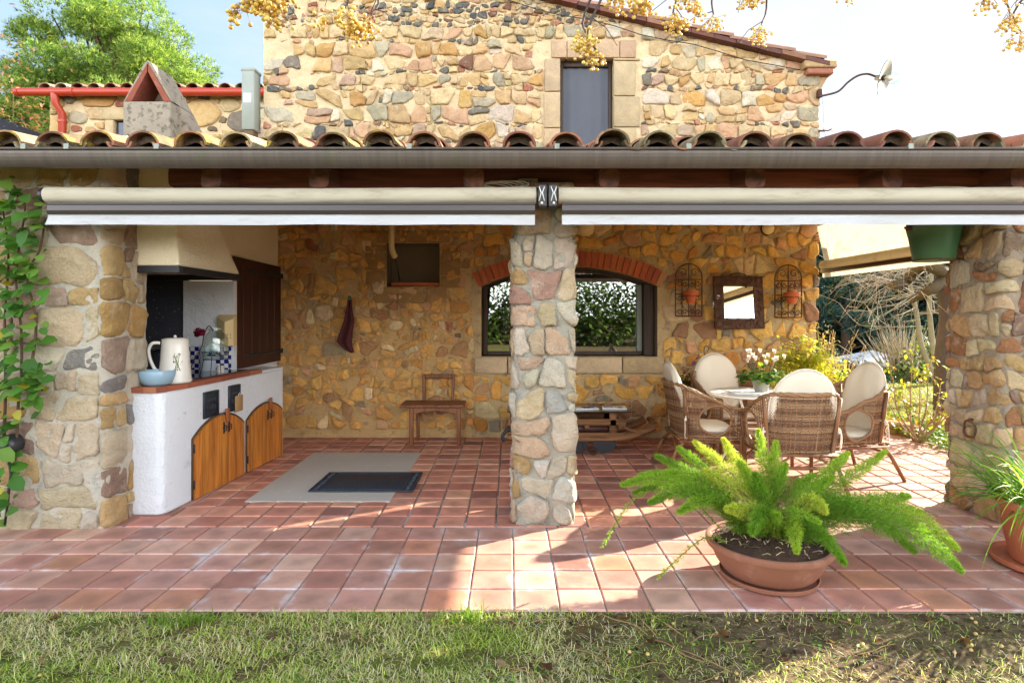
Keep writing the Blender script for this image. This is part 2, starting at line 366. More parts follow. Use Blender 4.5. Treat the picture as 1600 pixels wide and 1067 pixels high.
def checker_mat():
    t = NT('blue_white_tiles'); ck = t.n('ShaderNodeTexChecker'); t.l(t.mapped((1, 1, 1)), ck.inputs[0]); ck.inputs['Scale'].default_value = 1 / .042
    ck.inputs[1].default_value = (.82, .84, .86, 1); ck.inputs[2].default_value = (.012, .016, .22, 1)
    t.base(ck.outputs[0]); t.p(Roughness=.15); return t.m
MAT['checker'] = checker_mat()
def ground_mat():
    t = NT('lawn_soil'); c = t.mix(t.ramp(t.noise(.9, 5), .42, .62), S(128, 136, 60, .6), S(138, 112, 78, .62))
    c = t.mix(t.math('MULTIPLY', t.ramp(t.noise(14, 6, .7), .48, .64), .7), c, S(66, 52, 38, .6)); c = t.mix(t.math('MULTIPLY', t.ramp(t.noise(40, 4), .58, .7), .5), c, S(176, 156, 100, .6))
    sx_ = t.n('ShaderNodeSeparateXYZ'); t.l(t.tc.outputs['Object'], sx_.inputs[0]); f_ = t.math('MULTIPLY', t.ramp(t.math('ADD', sx_.outputs[0], t.math('MULTIPLY', t.noise(1.3, 5), 2.4)), 1.0, 2.2), t.ramp(sx_.outputs[1], 4.0, 3.2))
    c = t.mix(t.math('MULTIPLY', f_, .85), c, t.mix(t.ramp(t.noise(18, 6, .7), .35, .65), S(96, 76, 56, .62), S(150, 126, 96, .64)))
    t.base(c); t.p(Roughness=1.0, Specular_IOR_Level=.1); t.bump(t.noise(30, 6, .7), .9, .03); return t.m
MAT['ground'] = ground_mat()
def mat_rubber():
    t = NT('rubber_mat'); ck = t.n('ShaderNodeTexVoronoi'); ck.inputs['Scale'].default_value = 70; t.l(t.tc.outputs['Object'], ck.inputs[0])
    t.base(t.mix(t.ramp(ck.outputs[0], .2, .6), S(70, 82, 96, .6), S(38, 46, 56, .6))); t.p(Roughness=.6); t.bump(ck.outputs[0], .6, .004); return t.m
MAT['rubber'] = mat_rubber()
# ------------------------------------------------------------------ stone work: every stone a domed block set in mortar
def clip_poly(poly, nx, ny, d):
    out = []; n = len(poly)
    for i in range(n):
        a = poly[i]; b = poly[(i + 1) % n]
        da = nx * a[0] + ny * a[1] - d; db = nx * b[0] + ny * b[1] - d
        if da <= 0: out.append(a)
        if (da < 0 < db) or (db < 0 < da):
            t = da / (da - db); out.append((a[0] + (b[0] - a[0]) * t, a[1] + (b[1] - a[1]) * t))
    return out
def chaikin(p, t=.25):
    q = []
    for i in range(len(p)):
        a = p[i]; b = p[(i + 1) % len(p)]
        q.append((a[0] * (1 - t) + b[0] * t, a[1] * (1 - t) + b[1] * t)); q.append((a[0] * t + b[0] * (1 - t), a[1] * t + b[1] * (1 - t)))
    return q
def resample(p, k):
    n = len(p); L = [0]
    for i in range(n): L.append(L[-1] + math.hypot(p[(i + 1) % n][0] - p[i][0], p[(i + 1) % n][1] - p[i][1]))
    out = []; j = 0
    for i in range(k):
        t = L[-1] * i / k
        while L[j + 1] < t: j += 1
        f = (t - L[j]) / max(L[j + 1] - L[j], 1e-9); a = p[j]; b = p[(j + 1) % n]
        out.append((a[0] + (b[0] - a[0]) * f, a[1] + (b[1] - a[1]) * f))
    return out
def pick(pal, r):
    t = r.random() * sum(w for w, _ in pal)
    for w, c in pal:
        t -= w
        if t <= 0: return c
    return pal[-1][1]
def stones(mb, u0, u1, v0, v1, mapfn, classes, seed, aspect=1.35, gap=.010, hgt=.032, clips=None, pack=.86, boxy=2.8, rough=1.0, lim=1.16, rounds=2):
    """classes [(rmin, rmax, darts, palette, flat)], big ones first"""
    r = random.Random(seed); sd = []; grid = {}
    g = .3
    for ci, (ra, rb, n, pal, flat) in enumerate(classes):
        for _ in range(n):
            u = r.uniform(u0, u1); v = r.uniform(v0, v1); x = u / aspect; rr = r.uniform(ra, rb)
            if clips and clips(u, v, rr * .35) is None: continue
            gx, gy = int(x // g), int(v // g); ok = True
            for i in (-1, 0, 1):
                for j in (-1, 0, 1):
                    for (x2, v2, r2, *_r) in grid.get((gx + i, gy + j), ()):
                        if (x - x2) ** 2 + (v - v2) ** 2 < (pack * (rr + r2)) ** 2: ok = False; break
                    if not ok: break
                if not ok: break
            if ok:
                s = (x, v, rr, ci); sd.append(s); grid.setdefault((gx, gy), []).append(s)
    for (x, v, rr, ci) in sd:
        pal, flat = classes[ci][3], classes[ci][4]
        ex = r.uniform(1.0, 1.25) * (1.35 if flat else 1); ey = r.uniform(.86, 1.08) * (.55 if flat else 1)
        rot = r.uniform(-.3, .3); e = 2.0 / (boxy if not flat else 2.4); poly = []; nv = r.choice((7, 8, 9, 10))
        for k in range(nv):
            a = 2 * math.pi * (k + r.uniform(-.24, .24)) / nv; c, s_ = math.cos(a), math.sin(a)
            px = math.copysign(abs(c) ** e, c) * rr * lim * ex * r.uniform(.9, 1.12); py = math.copysign(abs(s_) ** e, s_) * rr * lim * ey * r.uniform(.9, 1.12)
            poly.append((x + px * math.cos(rot) - py * math.sin(rot), v + px * math.sin(rot) + py * math.cos(rot)))
        gx, gy = int(x // g), int(v // g)
        for i in (-1, 0, 1):
            for j in (-1, 0, 1):
                for (x2, v2, r2, _c) in grid.get((gx + i, gy + j), ()):
                    dx, dy = x2 - x, v2 - v; D = math.hypot(dx, dy)
                    if D < 1e-6: continue
                    t = (D * D + rr * rr - r2 * r2) / (2 * D)
                    poly = clip_poly(poly, dx / D, dy / D, dx / D * x + dy / D * v + t)
                    if len(poly) < 3: break
        if len(poly) < 3: continue
        poly = [(a * aspect, b) for a, b in poly]
        hp = clips(x * aspect, v, 0) if clips else []
        if hp is None: continue
        for (nx, ny, d) in list(hp) + [(1, 0, u1), (-1, 0, -u0), (0, 1, v1), (0, -1, -v0)]:
            poly = clip_poly(poly, nx, ny, d)
            if len(poly) < 3: break
        if len(poly) < 3: continue
        put_stone(mb, poly, mapfn, pal, r, gap, hgt, rough, rounds)
def put_stone(mb, poly, mapfn, pal, r, gap, hgt, rough=1.0, rounds=2, cut=.16):
    for q_ in range(rounds): poly = chaikin(poly, cut if q_ == 0 else .25)
    A = abs(sum(poly[i][0] * poly[(i + 1) % len(poly)][1] - poly[(i + 1) % len(poly)][0] * poly[i][1] for i in range(len(poly)))) / 2; rr = math.sqrt(A / math.pi)
    K = 24 if rr > .085 else (18 if rr > .05 else 12)
    poly = resample(poly, K)
    cx = sum(p[0] for p in poly) / K; cy = sum(p[1] for p in poly) / K
    gp = gap * r.uniform(.6, 1.4); pts = []; seed = r.uniform(0, 99)
    for (a, b) in poly:
        D = math.hypot(a - cx, b - cy); g2 = gp * (1 + .8 * noise.noise(Vector((a * 14, b * 14, seed)))); k = max(.3, 1 - g2 / max(D, 1e-4)); pts.append((cx + (a - cx) * k, cy + (b - cy) * k))
    mean = sum(math.hypot(a - cx, b - cy) for a, b in pts) / K
    if mean < .010: return
    h = min(hgt * r.uniform(.6, 1.35), mean * .75); col = jit(pick(pal, r), .14, r)
    tilt = (r.uniform(-.10, .10) * h / mean * 2.2, r.uniform(-.10, .10) * h / mean * 2.2); off = r.uniform(0, 99)
    rings = []
    for (sc, hh) in ((1.0, -.5), (.99, .42), (.95, .80), (.80, .98), (.45, 1.0)):
        ring = []
        for (a, b) in pts:
            ua = cx + (a - cx) * sc; va = cy + (b - cy) * sc
            nn = noise.noise(Vector((ua * 9, va * 9, off))) + .5 * noise.noise(Vector((ua * 24, va * 24, off)))
            d = h * hh + (h * .38 * rough * nn if hh > 0 else 0) + ((ua - cx) * tilt[0] + (va - cy) * tilt[1] if hh > 0 else 0)
            wob = 1 + .05 * rough * noise.noise(Vector((ua * 30, va * 30, off + 5)))
            ring.append(mb.vert(mapfn(cx + (ua - cx) * wob, cy + (va - cy) * wob, d), col))
        rings.append(ring)
    for A_, B_ in zip(rings, rings[1:]):
        for k in range(K): mb.face((A_[k], A_[(k + 1) % K], B_[(k + 1) % K], B_[k]))
    c0 = mb.vert(mapfn(cx, cy, h * 1.0 + h * .3 * rough * noise.noise(Vector((cx * 9, cy * 9, off)))), col)
    for k in range(K): mb.face((rings[-1][k], rings[-1][(k + 1) % K], c0))
def coursed(mb, u0, u1, v0, v1, mapfn, pal, seed, hr, wr, gap=.012, hgt=.03, rough=1.2, corner=.22, wav=.03, breaks=(), clips=None, thin=None, skip=0.0):
    """rough coursed blocks: wavy beds, slanting joints, some blocks split or filled with little stones"""
    r = random.Random(seed); bed = v0; rows = []
    while bed < v1 - .02:
        h = min(r.uniform(*hr), v1 - bed)
        if thin and r.random() < thin[0]: h = min(r.uniform(*thin[1]), v1 - bed)
        if v1 - bed - h < hr[0] * .5: h = v1 - bed
        rows.append((bed, bed + h)); bed += h
    ph = [r.uniform(0, 50) for _ in range(len(rows) + 1)]
    def by(i, u):
        z = rows[i][0] if i < len(rows) else v1
        return z if i in (0, len(rows)) else z + wav * noise.noise(Vector((u * 3.2, ph[i], 1))) + wav * .5 * noise.noise(Vector((u * 9, ph[i], 7)))
    for i, (a, b) in enumerate(rows):
        u = u0; h = b - a; sl = 0; cuts = [u0]
        while u < u1 - .02:
            w = (r.uniform(*thin[2]) if thin and h < hr[0] * .8 else r.uniform(*wr)) * (1.0 if r.random() > .2 else .55) * (.7 + .5 * max(0, h - hr[0]) / max(hr[1] - hr[0], .01)); u += w
            if u1 - u < wr[0] * .45: u = u1
            for bb in breaks:
                if abs(u - bb) < wr[0] * .5: u = bb
            cuts.append(min(u, u1))
        tilt = [0 if k in (0, len(cuts) - 1) else r.uniform(-.28, .28) * h for k in range(len(cuts))]
        for k in range(len(cuts) - 1):
            l, q = cuts[k], cuts[k + 1]; tl, tr = tilt[k], tilt[k + 1]; n = 4
            def side(f, base, t): return base + t * (f - .5)
            def cell(fa, fb, ga=0.0, gb=1.0):
                P_ = []
                for s in range(n + 1):
                    f = s / n; uu = side(fa, l, tl) + (side(fa, q, tr) - side(fa, l, tl)) * (ga + (gb - ga) * f); P_.append((uu, by(i, uu) + (by(i + 1, uu) - by(i, uu)) * fa))
                for s in range(1, 3):
                    f = fa + (fb - fa) * s / 3; P_.append((side(f, l, tl) + (side(f, q, tr) - side(f, l, tl)) * gb, by(i, q) + (by(i + 1, q) - by(i, q)) * f))
                for s in range(n + 1):
                    f = 1 - s / n; uu = side(fb, l, tl) + (side(fb, q, tr) - side(fb, l, tl)) * (ga + (gb - ga) * f); P_.append((uu, by(i, uu) + (by(i + 1, uu) - by(i, uu)) * fb))
                for s in range(1, 3):
                    f = fb - (fb - fa) * s / 3; P_.append((side(f, l, tl) + (side(f, q, tr) - side(f, l, tl)) * ga, by(i, l) + (by(i + 1, l) - by(i, l)) * f))
                # knock corners off
                for t in range(r.choice((1, 2, 2, 3))):
                    cx = (l + q) / 2; cy = (a + b) / 2; an = r.choice((.25, .75, 1.25, 1.75)) * math.pi + r.uniform(-.4, .4); nx, ny = math.cos(an), math.sin(an)
                    ext = max(nx * x_ + ny * y_ for x_, y_ in P_); mid = nx * sum(p[0] for p in P_) / len(P_) + ny * sum(p[1] for p in P_) / len(P_); P_ = clip_poly(P_, nx, ny, ext - (ext - mid) * r.uniform(.05, corner * 1.6))
                mx = sum(p[0] for p in P_) / len(P_); my = sum(p[1] for p in P_) / len(P_)
                if skip and r.random() < skip: return
                if clips:
                    hp_ = clips(mx, my, .0)
                    if hp_ is None: return
                    for (nx, ny, d) in hp_:
                        P_ = clip_poly(P_, nx, ny, d)
                        if len(P_) < 3: return
                put_stone(mb, P_, mapfn, thin[3] if thin and h < hr[0] * .8 else (pal if r.random() > .025 or not thin else thin[3]), r, gap, hgt, rough, 2, .12)
            z = r.random()
            if h > hr[0] * 1.5 and z < .16: f = r.uniform(.35, .65); cell(0, f); cell(f, 1)
            elif z > .9 and q - l > wr[0] * 1.2: f = r.uniform(.25, .4); cell(0, 1, f, 1); cell(0, .5, 0, f); cell(.5, 1, 0, f)
            else: cell(0, 1)
def mortar(mb, xs, spans, mapfn, step=.05, amp=.007, lift=0.0):
    """columns between successive xs; spans(x) -> [(z0, z1)] solid there"""
    cache = {}
    def vv(x, z):
        k = (round(x, 4), round(z, 4))
        if k not in cache:
            n = noise.noise(Vector((x * 7, z * 7, 3.3))) + .7 * noise.noise(Vector((x * 17, z * 17, 1.3))) + .5 * noise.noise(Vector((x * 37, z * 37, 6.3)))
            cache[k] = mb.vert(mapfn(x, z, lift + amp * n))
        return cache[k]
    for a, b in zip(xs, xs[1:]):
        SA = spans(a + 1e-5); SB = spans(b - 1e-5)
        for (p0, p1), (q0, q1) in zip(SA, SB):
            n = max(1, int(round((p1 - p0) / step)))
            for i in range(n):
                f0, f1 = i / n, (i + 1) / n
                mb.face((vv(a, p0 + (p1 - p0) * f0), vv(b, q0 + (q1 - q0) * f0), vv(b, q0 + (q1 - q0) * f1), vv(a, p0 + (p1 - p0) * f1)))
def frange(a, b, step, extra=()):
    n = max(1, int(round((b - a) / step))); L = [a + (b - a) * i / n for i in range(n + 1)]
    L = [x for x in L if all(abs(x - e) > step * .35 for e in extra)] + [e for e in extra if a < e < b]
    L = sorted(set(L)); return L
def rect_clip(u, v, m, x0, x1, z0, z1):
    if x0 - m < u < x1 + m and z0 - m < v < z1 + m: return None
    ds = [(x0 - u, (1, 0, x0)), (u - x1, (-1, 0, -x1)), (z0 - v, (0, 1, z0)), (v - z1, (0, -1, -z1))]
    return max(ds, key=lambda t: t[0])[1]
def multi_clip(items):
    def f(u, v, m):
        out = []
        for it in items:
            h = it(u, v, m)
            if h is None: return None
            if h is not True: out.append(h)
        return out
    return f

# palettes (albedo)
k_ = .76
PAL_UP = [(30, S(230, 200, 148, k_)), (20, S(224, 186, 128, k_)), (12, S(222, 178, 136, k_)), (12, S(236, 220, 190, k_)), (9, S(212, 166, 98, k_)), (5, S(214, 182, 150, k_)), (6, S(196, 182, 150, k_)), (.7, S(190, 134, 108, k_)), (4, S(140, 130, 112, k_))]
PAL_SM = [(16, S(216, 178, 124, k_)), (6, S(196, 130, 98, k_)), (10, S(120, 116, 106, k_)), (5, S(106, 106, 102, k_)), (4, S(176, 108, 82, k_)), (8, S(232, 214, 180, k_)), (6, S(150, 128, 98, k_))]
PAL_SLATE = [(10, S(122, 122, 114, .6)), (6, S(140, 132, 116, .6)), (4, S(104, 106, 106, .6)), (3, S(160, 112, 88, .6))]
PAL_BACK = [(24, S(216, 164, 92, 1.10)), (18, S(222, 172, 96, 1.10)), (12, S(206, 148, 80, 1.06)), (12, S(210, 162, 118, 1.06)), (8, S(228, 198, 150, 1.06)), (5, S(190, 142, 98, 0.98)), (4, S(180, 158, 126, 0.94)), (1, S(190, 124, 94, 0.89))]
PAL_BACKR = [(26, S(222, 166, 80, 0.98)), (22, S(226, 176, 94, 0.98)), (12, S(210, 144, 68, 0.94)), (10, S(212, 160, 112, 0.91)), (8, S(228, 198, 150, 0.91)), (5, S(180, 134, 96, 0.84)), (4, S(156, 142, 118, 0.79))]
PAL_PIL = [(26, S(218, 204, 178, .68)), (12, S(220, 198, 156, .68)), (10, S(210, 180, 148, .66)), (5, S(196, 152, 130, .62)), (10, S(224, 216, 198, .7)), (5, S(186, 178, 166, .62)), (3, S(206, 166, 108, .64))]
PAL_LEFT = [(24, S(218, 196, 160, .68)), (10, S(214, 178, 120, .68)), (16, S(222, 206, 178, .7)), (8, S(204, 170, 146, .66)), (5, S(206, 164, 100, .66)), (3, S(176, 142, 122, .62)), (2, S(160, 152, 142, .62)), (.4, S(176, 118, 94, .6))]

# ------------------------------------------------------------------ stone house
YW = 7.30; XL, XR = -3.0, 3.73
RIDGE = -1.5
def gable(x): return 4.53 + (XR - max(x, RIDGE)) * .24 - max(0, RIDGE - x) * .24
house = thing('stone_house', 'two storey stone farmhouse with gable, upper window and arched window under the porch', 'house', (0, YW, 0))
def hp(o):                                     # parent a mesh built in world coordinates
    o.location = (0, -YW, 0); o.parent = house; return o
W_UP = (.609, 1.257, 3.05, 4.607)
AC = (.7225, -.42); AR = 2.5
AX0, AX1, AZ0 = -.351, 1.796, .985
NX0, NX1, NZ0, NZ1 = -1.507, -.859, 1.836, 2.367
def archz(x): return AC[1] + math.sqrt(AR * AR - (x - AC[0]) ** 2)
wallmap = lambda u, v, d: (u, YW - d, v)
def arch_clip(u, v, m):
    dx, dz = u - AC[0], v - AC[1]; D = math.hypot(dx, dz); ang = math.atan2(dx, dz)
    if abs(ang) < R(28.5) and v > 1.6:
        if D < AR + .215 + m: return None
        return (-dx / D, -dz / D, -(dx / D * AC[0] + dz / D * AC[1] + AR + .215))
    if AX0 - .09 - m < u < AX1 + .07 + m and .775 - m < v < 2.0: return None
    if v > 1.85: return (1, 0, AX0 - .12) if u < .7 else (-1, 0, -(AX1 + .1))
    r_ = rect_clip(u, v, 0, AX0 - .06 if v > .99 else AX0 - .10, AX1 + .02 if v > .99 else AX1 + .07, .775, 1.85)
    return r_ if r_ else None
low = MB()
def low_spans(x):
    s = [(0.0, 3.3)]
    def cut(z0, z1):
        out = []
        for a, b in s:
            if z0 > a: out.append((a, min(b, z0)))
            if z1 < b: out.append((max(a, z1), b))
        return out
    if NX0 < x < NX1: s = cut(NZ0, NZ1)
    if AX0 < x < AX1: s = cut(AZ0, archz(x))
    return s
mortar(low, frange(XL, -.47, .028, (NX0, NX1)), low_spans, wallmap, .028, .012, .009)
hp(low.build('porch_wall_rubble', MAT['mortar_brown'], None))
low = MB(); mortar(low, frange(-.47, XR, .03, (AX0, AX1)), low_spans, wallmap, .03, .009, .006)
hp(low.build('porch_wall_pointing', MAT['mortar_grey'] if False else mat('ochre_grey_mortar', S(196, 168, 122, .86), .95, var=(5, .28), stains=[(S(120, 112, 100, .55), 7, .5, .66, .6), (S(205, 150, 80, .6), 5, .55, .7, .5)], bump=[(14, .8, .025), (70, .5, .02)]), None))
nich = lambda u, v, m: rect_clip(u, v, m, NX0 - .01, NX1 + .01, NZ0 - .0, NZ1 + .01)
mb = MB()
coursed(mb, -2.98, -.44, .10, 2.9, wallmap, PAL_BACK, 11, (.085, .165), (.09, .27), .007, .034, 2.3, .40, .10, (), multi_clip([nich, arch_clip]), (.28, (.045, .07), (.06, .15), PAL_BACK + [(6, S(150, 130, 108, .66)), (5, S(214, 196, 160, .74))]), .06)
coursed(mb, -.45, 3.765, .06, 2.9, wallmap, PAL_BACKR, 12, (.12, .235), (.13, .34), .010, .030, 1.9, .42, .09, (), multi_clip([arch_clip]))
hp(mb.build('porch_wall_stones', MAT['stone_warm'], None))
up = MB()
def up_spans(x):
    if W_UP[0] < x < W_UP[1]: return [(2.9, W_UP[2]), (W_UP[3], gable(x))]
    return [(2.9, gable(x))]
mortar(up, frange(XL, XR, .028, (W_UP[0], W_UP[1], RIDGE)), up_spans, lambda u, v, d: (u, YW - .012 - d, v), .028, .013, .006)
up.mi = 1
wclip = lambda u, v, m: rect_clip(u, v, m, .40, 1.59, 2.0, 4.84)
gclip = lambda u, v, m: (.2334, .9724, (4.53 + .24 * XR - .035) * .9724)
gclip2 = lambda u, v, m: (-.2334, .9724, (gable(RIDGE) - .24 * RIDGE - .035) * .9724) if u < RIDGE + .4 else True
umap = lambda u, v, d: (u, YW - .012 - d, v)
def worn(u, v, m):                               # the left part is half plastered over: fewer stones show
    f = max(0, min(1, (-1.55 - u) / .8)); n = noise.noise(Vector((u * 5.3, v * 6.1, 2))) * .5 + .5 + .35 * noise.noise(Vector((u * 17, v * 19, 5)))
    return None if n < f * .46 else True
coursed(up, XL, 3.765, 2.95, 5.78, umap, PAL_UP, 23, (.115, .215), (.12, .34), .004, .036, 1.9, .36, .06, (), multi_clip([wclip, gclip, gclip2, worn]), (.40, (.04, .075), (.07, .22), PAL_SLATE + PAL_SM + PAL_UP[:3]))
hp(up.build('upper_wall', [MAT['mortar_tan'], MAT['stone']], None))
# body of the house behind the facing (side, back, floors), and reveals
mb = MB()
D = 12.6
mb.quad((XR, YW, 0), (XR, D, 0), (XR, D, 4.5), (XR, YW, 4.5)); mb.quad((XL, YW, 0), (XL, D, 0), (XL, D, 5.4), (XL, YW, 5.4))
mb.poly([(XL, D, 0), (XR, D, 0), (XR, D, gable(XR)), (RIDGE, D, gable(RIDGE)), (XL, D, gable(XL))])
hp(mb.build('side_walls', MAT['mortar_tan'], None, smooth=False))
mb = MB()                                       # stone reveals of the arched window
N = 20; pts = [(AX0 + (AX1 - AX0) * i / N) for i in range(N + 1)]
for a, b in zip(pts, pts[1:]): mb.quad((a, YW, archz(a)), (b, YW, archz(b)), (b, YW + .3, archz(b)), (a, YW + .3, archz(a)))
for x in (AX0, AX1): mb.quad((x, YW, AZ0), (x, YW + .3, AZ0), (x, YW + .3, archz(x)), (x, YW, archz(x)))
hp(mb.build('window_reveal', MAT['grey_plaster'], None, smooth=False))
mb = MB()                                       # room seen through the window
r0, r1 = YW + .34, YW + 3.4
mb.quad((-1.2, r1, .2), (2.7, r1, .2), (2.7, r1, 2.7), (-1.2, r1, 2.7)); mb.quad((-1.2, r0, .2), (-1.2, r1, .2), (-1.2, r1, 2.7), (-1.2, r0, 2.7)); mb.quad((2.7, r0, .2), (2.7, r1, .2), (2.7, r1, 2.7), (2.7, r0, 2.7))
mb.quad((-1.2, r0, 2.7), (2.7, r0, 2.7), (2.7, r1, 2.7), (-1.2, r1, 2.7)); mb.quad((-1.2, r0, .2), (2.7, r0, .2), (2.7, r1, .2), (-1.2, r1, .2))
hp(mb.build('room', MAT['grey_plaster'], None, smooth=False))
# brick arch
mb = MB(); mb.col = S(150, 120, 95, .6); nb = 31; A0 = R(26.2)
def pol(r_, a): return (AC[0] + r_ * math.sin(a), AC[1] + r_ * math.cos(a))
mo = MB(); M_ = 40
for i in range(M_):
    a, b = -A0 + 2 * A0 * i / M_, -A0 + 2 * A0 * (i + 1) / M_
    q = [pol(AR + .002, a), pol(AR + .2, a), pol(AR + .2, b), pol(AR + .002, b)]
    mo.poly([(x, YW - .014, z) for x, z in q])
ring = mo.build('arch_mortar', MAT['mortar_brown'], None, smooth=False)
for i in range(nb):
    a, b = -A0 + 2 * A0 * (i + .09) / nb, -A0 + 2 * A0 * (i + .91) / nb
    mb.col = jit(pick([(5, S(206, 104, 62, .78)), (4, S(216, 120, 74, .78)), (2, S(184, 90, 62, .74)), (1, S(216, 150, 108, .74))], rnd), .12)
    j = rnd.uniform(-.006, .006)
    poly = [pol(AR + .004, a), pol(AR + .195 + j, a), pol(AR + .195 + j, b), pol(AR + .004, b)]
    yo = YW - .034 - rnd.uniform(0, .008)
    mb.prism(poly, lambda x, z: (x, YW + .12, z), lambda x, z: (x, yo, z))
o = hp(mb.build('brick_arch', MAT['brick'], None, smooth=False)); ring.parent = o; ring.name = 'arch_mortar'; ring.location = (0, 0, 0)
# sill of cut stone
mb = MB(); xs = [-.43, -.03, .17, .55, .74, 1.36, 1.87]
for a, b in zip(xs, xs[1:]):
    mb.col = jit(pick([(3, S(226, 200, 158, .66)), (2, S(210, 184, 140, .66)), (1, S(214, 172, 120, .64))], rnd), .06)
    mb.box(a + .006, b - .006, YW - .055 - rnd.uniform(0, .01), YW + .3, .785, AZ0 - rnd.uniform(.004, .012), .012, 2)
hp(mb.build('window_sill', MAT['ashlar'], None, auto=40))
# arched window: frame, panes, mullion
wf = thing('arched_window', None, None); hp(wf); wf.location = (0, .22, 0)
Yf = 0.0
def wp(o): o.parent = wf; return o
mb = MB()
mb.box(AX1 - .14, AX1 - .012, -.10, .06, AZ0 + .004, archz(AX1 - .012) + .03, .006)
for a, b in zip(pts, pts[1:]):
    mb.prism([(a, archz(a) - .05), (b, archz(b) - .05), (b, archz(b) + .02), (a, archz(a) + .02)], lambda x, z: (x, -.02, z), lambda x, z: (x, .05, z))
mb.box(AX0 + .012, AX0 + .07, -.03, .05, AZ0 + .004, archz(AX0) + .02, .005); mb.box(AX0 + .07, AX1 - .14, -.03, .05, AZ0 + .004, AZ0 + .05, .005)
wp(mb.build('window_frame', MAT['frame_wood'], None, auto=40))
mb = MB(); mb.box(AX1 - .21, AX1 - .145, -.03, .03, AZ0 + .055, archz(AX1 - .2) - .055, .004); mb.col = (.5, .55, .5)
wp(mb.build('sash_stile', mat('green_grey_paint', S(150, 158, 146, .6), .5), None, auto=40))
mb = MB(); poly = [(AX0 + .05, AZ0 + .03)] + [(AX1 - .1, AZ0 + .03)] + [(x, archz(x) - .03) for x in reversed(pts) if AX0 + .05 <= x <= AX1 - .1]
mb.poly([(x, .01, z) for x, z in poly]); wp(mb.build('pane', MAT['pane'], None, smooth=False))
mb = MB(); mb.box(AX0 + .25, AX0 + .33, .10, .15, AZ0 + .01, 1.76, .005); mb.box(AX0 + .02, AX0 + .62, .1, .15, 1.70, 1.76, .005); mb.box(AX0 + .54, AX0 + .62, .1, .15, AZ0 + .01, 1.70, .005); wp(mb.build('inner_sash', MAT['dark_wood'], None))
mb = MB()
for i in range(30):
    x = .32 + rnd.uniform(0, .28); mb.col = jit(S(120, 60, 50, .6), .4)
    mb.tube([(x, -.16 + rnd.uniform(-.02, .02), 1.27 + rnd.uniform(-.05, .05)), (x + rnd.uniform(-.06, .06), -.19, 1.15), (x + rnd.uniform(-.08, .1), -.19, 1.03 + rnd.uniform(-.03, .06))], [.004, .006, .002], 4)
for i in range(60):
    p = Vector((.45 + rnd.gauss(0, .09), -.17 + rnd.uniform(-.04, .03), 1.2 + rnd.gauss(0, .07))); mb.col = jit(pick([(3, S(130, 62, 52, .6)), (1, S(170, 160, 60, .6))], rnd), .3)
    d = Vector((rnd.uniform(-1, 1), rnd.uniform(-.5, .2), rnd.uniform(-1, .3))).normalized() * .09; s_ = d.cross(Vector((0, 1, 0))).normalized() * .012
    mb.quad(p, p + d * .5 + s_, p + d, p + d * .5 - s_)
sp = mb.build('houseplant', MAT['leaf'], None, smooth=False); sp.location = (0, YW + .2, 0); tag(sp, 'trailing reddish houseplant on the stone sill of the arched window', 'plant')
# niche
mb = MB(); d0, d1 = YW, YW + .30
mb.quad((NX0, d1, NZ0), (NX1, d1, NZ0), (NX1, d1, NZ1), (NX0, d1, NZ1))
for x in (NX0, NX1): mb.quad((x, d0, NZ0), (x, d1, NZ0), (x, d1, NZ1), (x, d0, NZ1))
for z in (NZ0, NZ1): mb.quad((NX0, d0, z), (NX1, d0, z), (NX1, d1, z), (NX0, d1, z))
nb_ = hp(mb.build('niche', MAT['grey_plaster'], None, smooth=False))
mb = MB(); mb.box(NX0 + .05, NX1 - .012, YW + .02, YW + .29, NZ0 + .006, NZ0 + .055, .008); t_ = mb.build('niche_tile', MAT['clay_orange'], None); t_.parent = nb_
mb = MB(); mb.col = (1, 1, 1)
for x0, x1, z0, z1 in ((NX0 - .28, NX0 - .004, NZ0 + .02, NZ1 - .03), (NX1 + .004, NX1 + .26, NZ0 - .02, NZ1 - .06)):
    z = z0
    while z < z1:
        h = min(rnd.uniform(.15, .24), z1 - z); mb.col = jit(S(196, 150, 92, .6), .1); mb.box(x0 + rnd.uniform(0, .03), x1 - rnd.uniform(0, .01), YW - .028, YW + .02, z + .005, z + h - .005, .014, 2); z += h
x = NX0 - .12
while x < NX1 + .1:
    w = rnd.uniform(.2, .34); mb.col = jit(S(200, 154, 96, .6), .1); mb.box(x + .005, x + w - .005, YW - .03, YW + .02, NZ1 + .008, NZ1 + .15, .014, 2)
    mb.col = jit(S(200, 154, 96, .6), .1); mb.box(x - .04, x + w - .05, YW - .028, YW + .02, NZ0 - .2, NZ0 - .008, .014, 2); x += w
hp(mb.build('niche_surround', MAT['ashlar'], None, auto=40))
# upper window
uw = thing('upper_window', None, None); hp(uw); uw.location = (0, 0, 0)
mb = MB()
for side in (0, 1):
    z = 3.0; k = 0
    while z < W_UP[3] - .02:
        h = min(rnd.uniform(.3, .5), W_UP[3] - z); wv = (.05 if k % 2 else 0) ; mb.col = jit(S(216, 188, 146, .66), .14)
        if side == 0: mb.box(.405 + rnd.uniform(0, .02), W_UP[0], YW - .05, YW + .16, z + .004, z + h - .004, .014, 2)
        else: mb.box(W_UP[1], 1.585 - wv - rnd.uniform(0, .02), YW - .05, YW + .16, z + .004, z + h - .004, .014, 2)
        z += h; k += 1
xs = [.50, .69, 1.33, 1.53]
for a, b in zip(xs, xs[1:]): mb.col = jit(S(210, 178, 142, .64), .12); mb.box(a + .003, b - .003, YW - .048, YW + .16, W_UP[3] + .002, 4.825, .014, 2)
o = mb.build('stone_surround', MAT['ashlar'], None, auto=40); o.location = (0, -YW, 0); o.parent = uw
mb = MB(); x0, x1 = W_UP[0], W_UP[1]
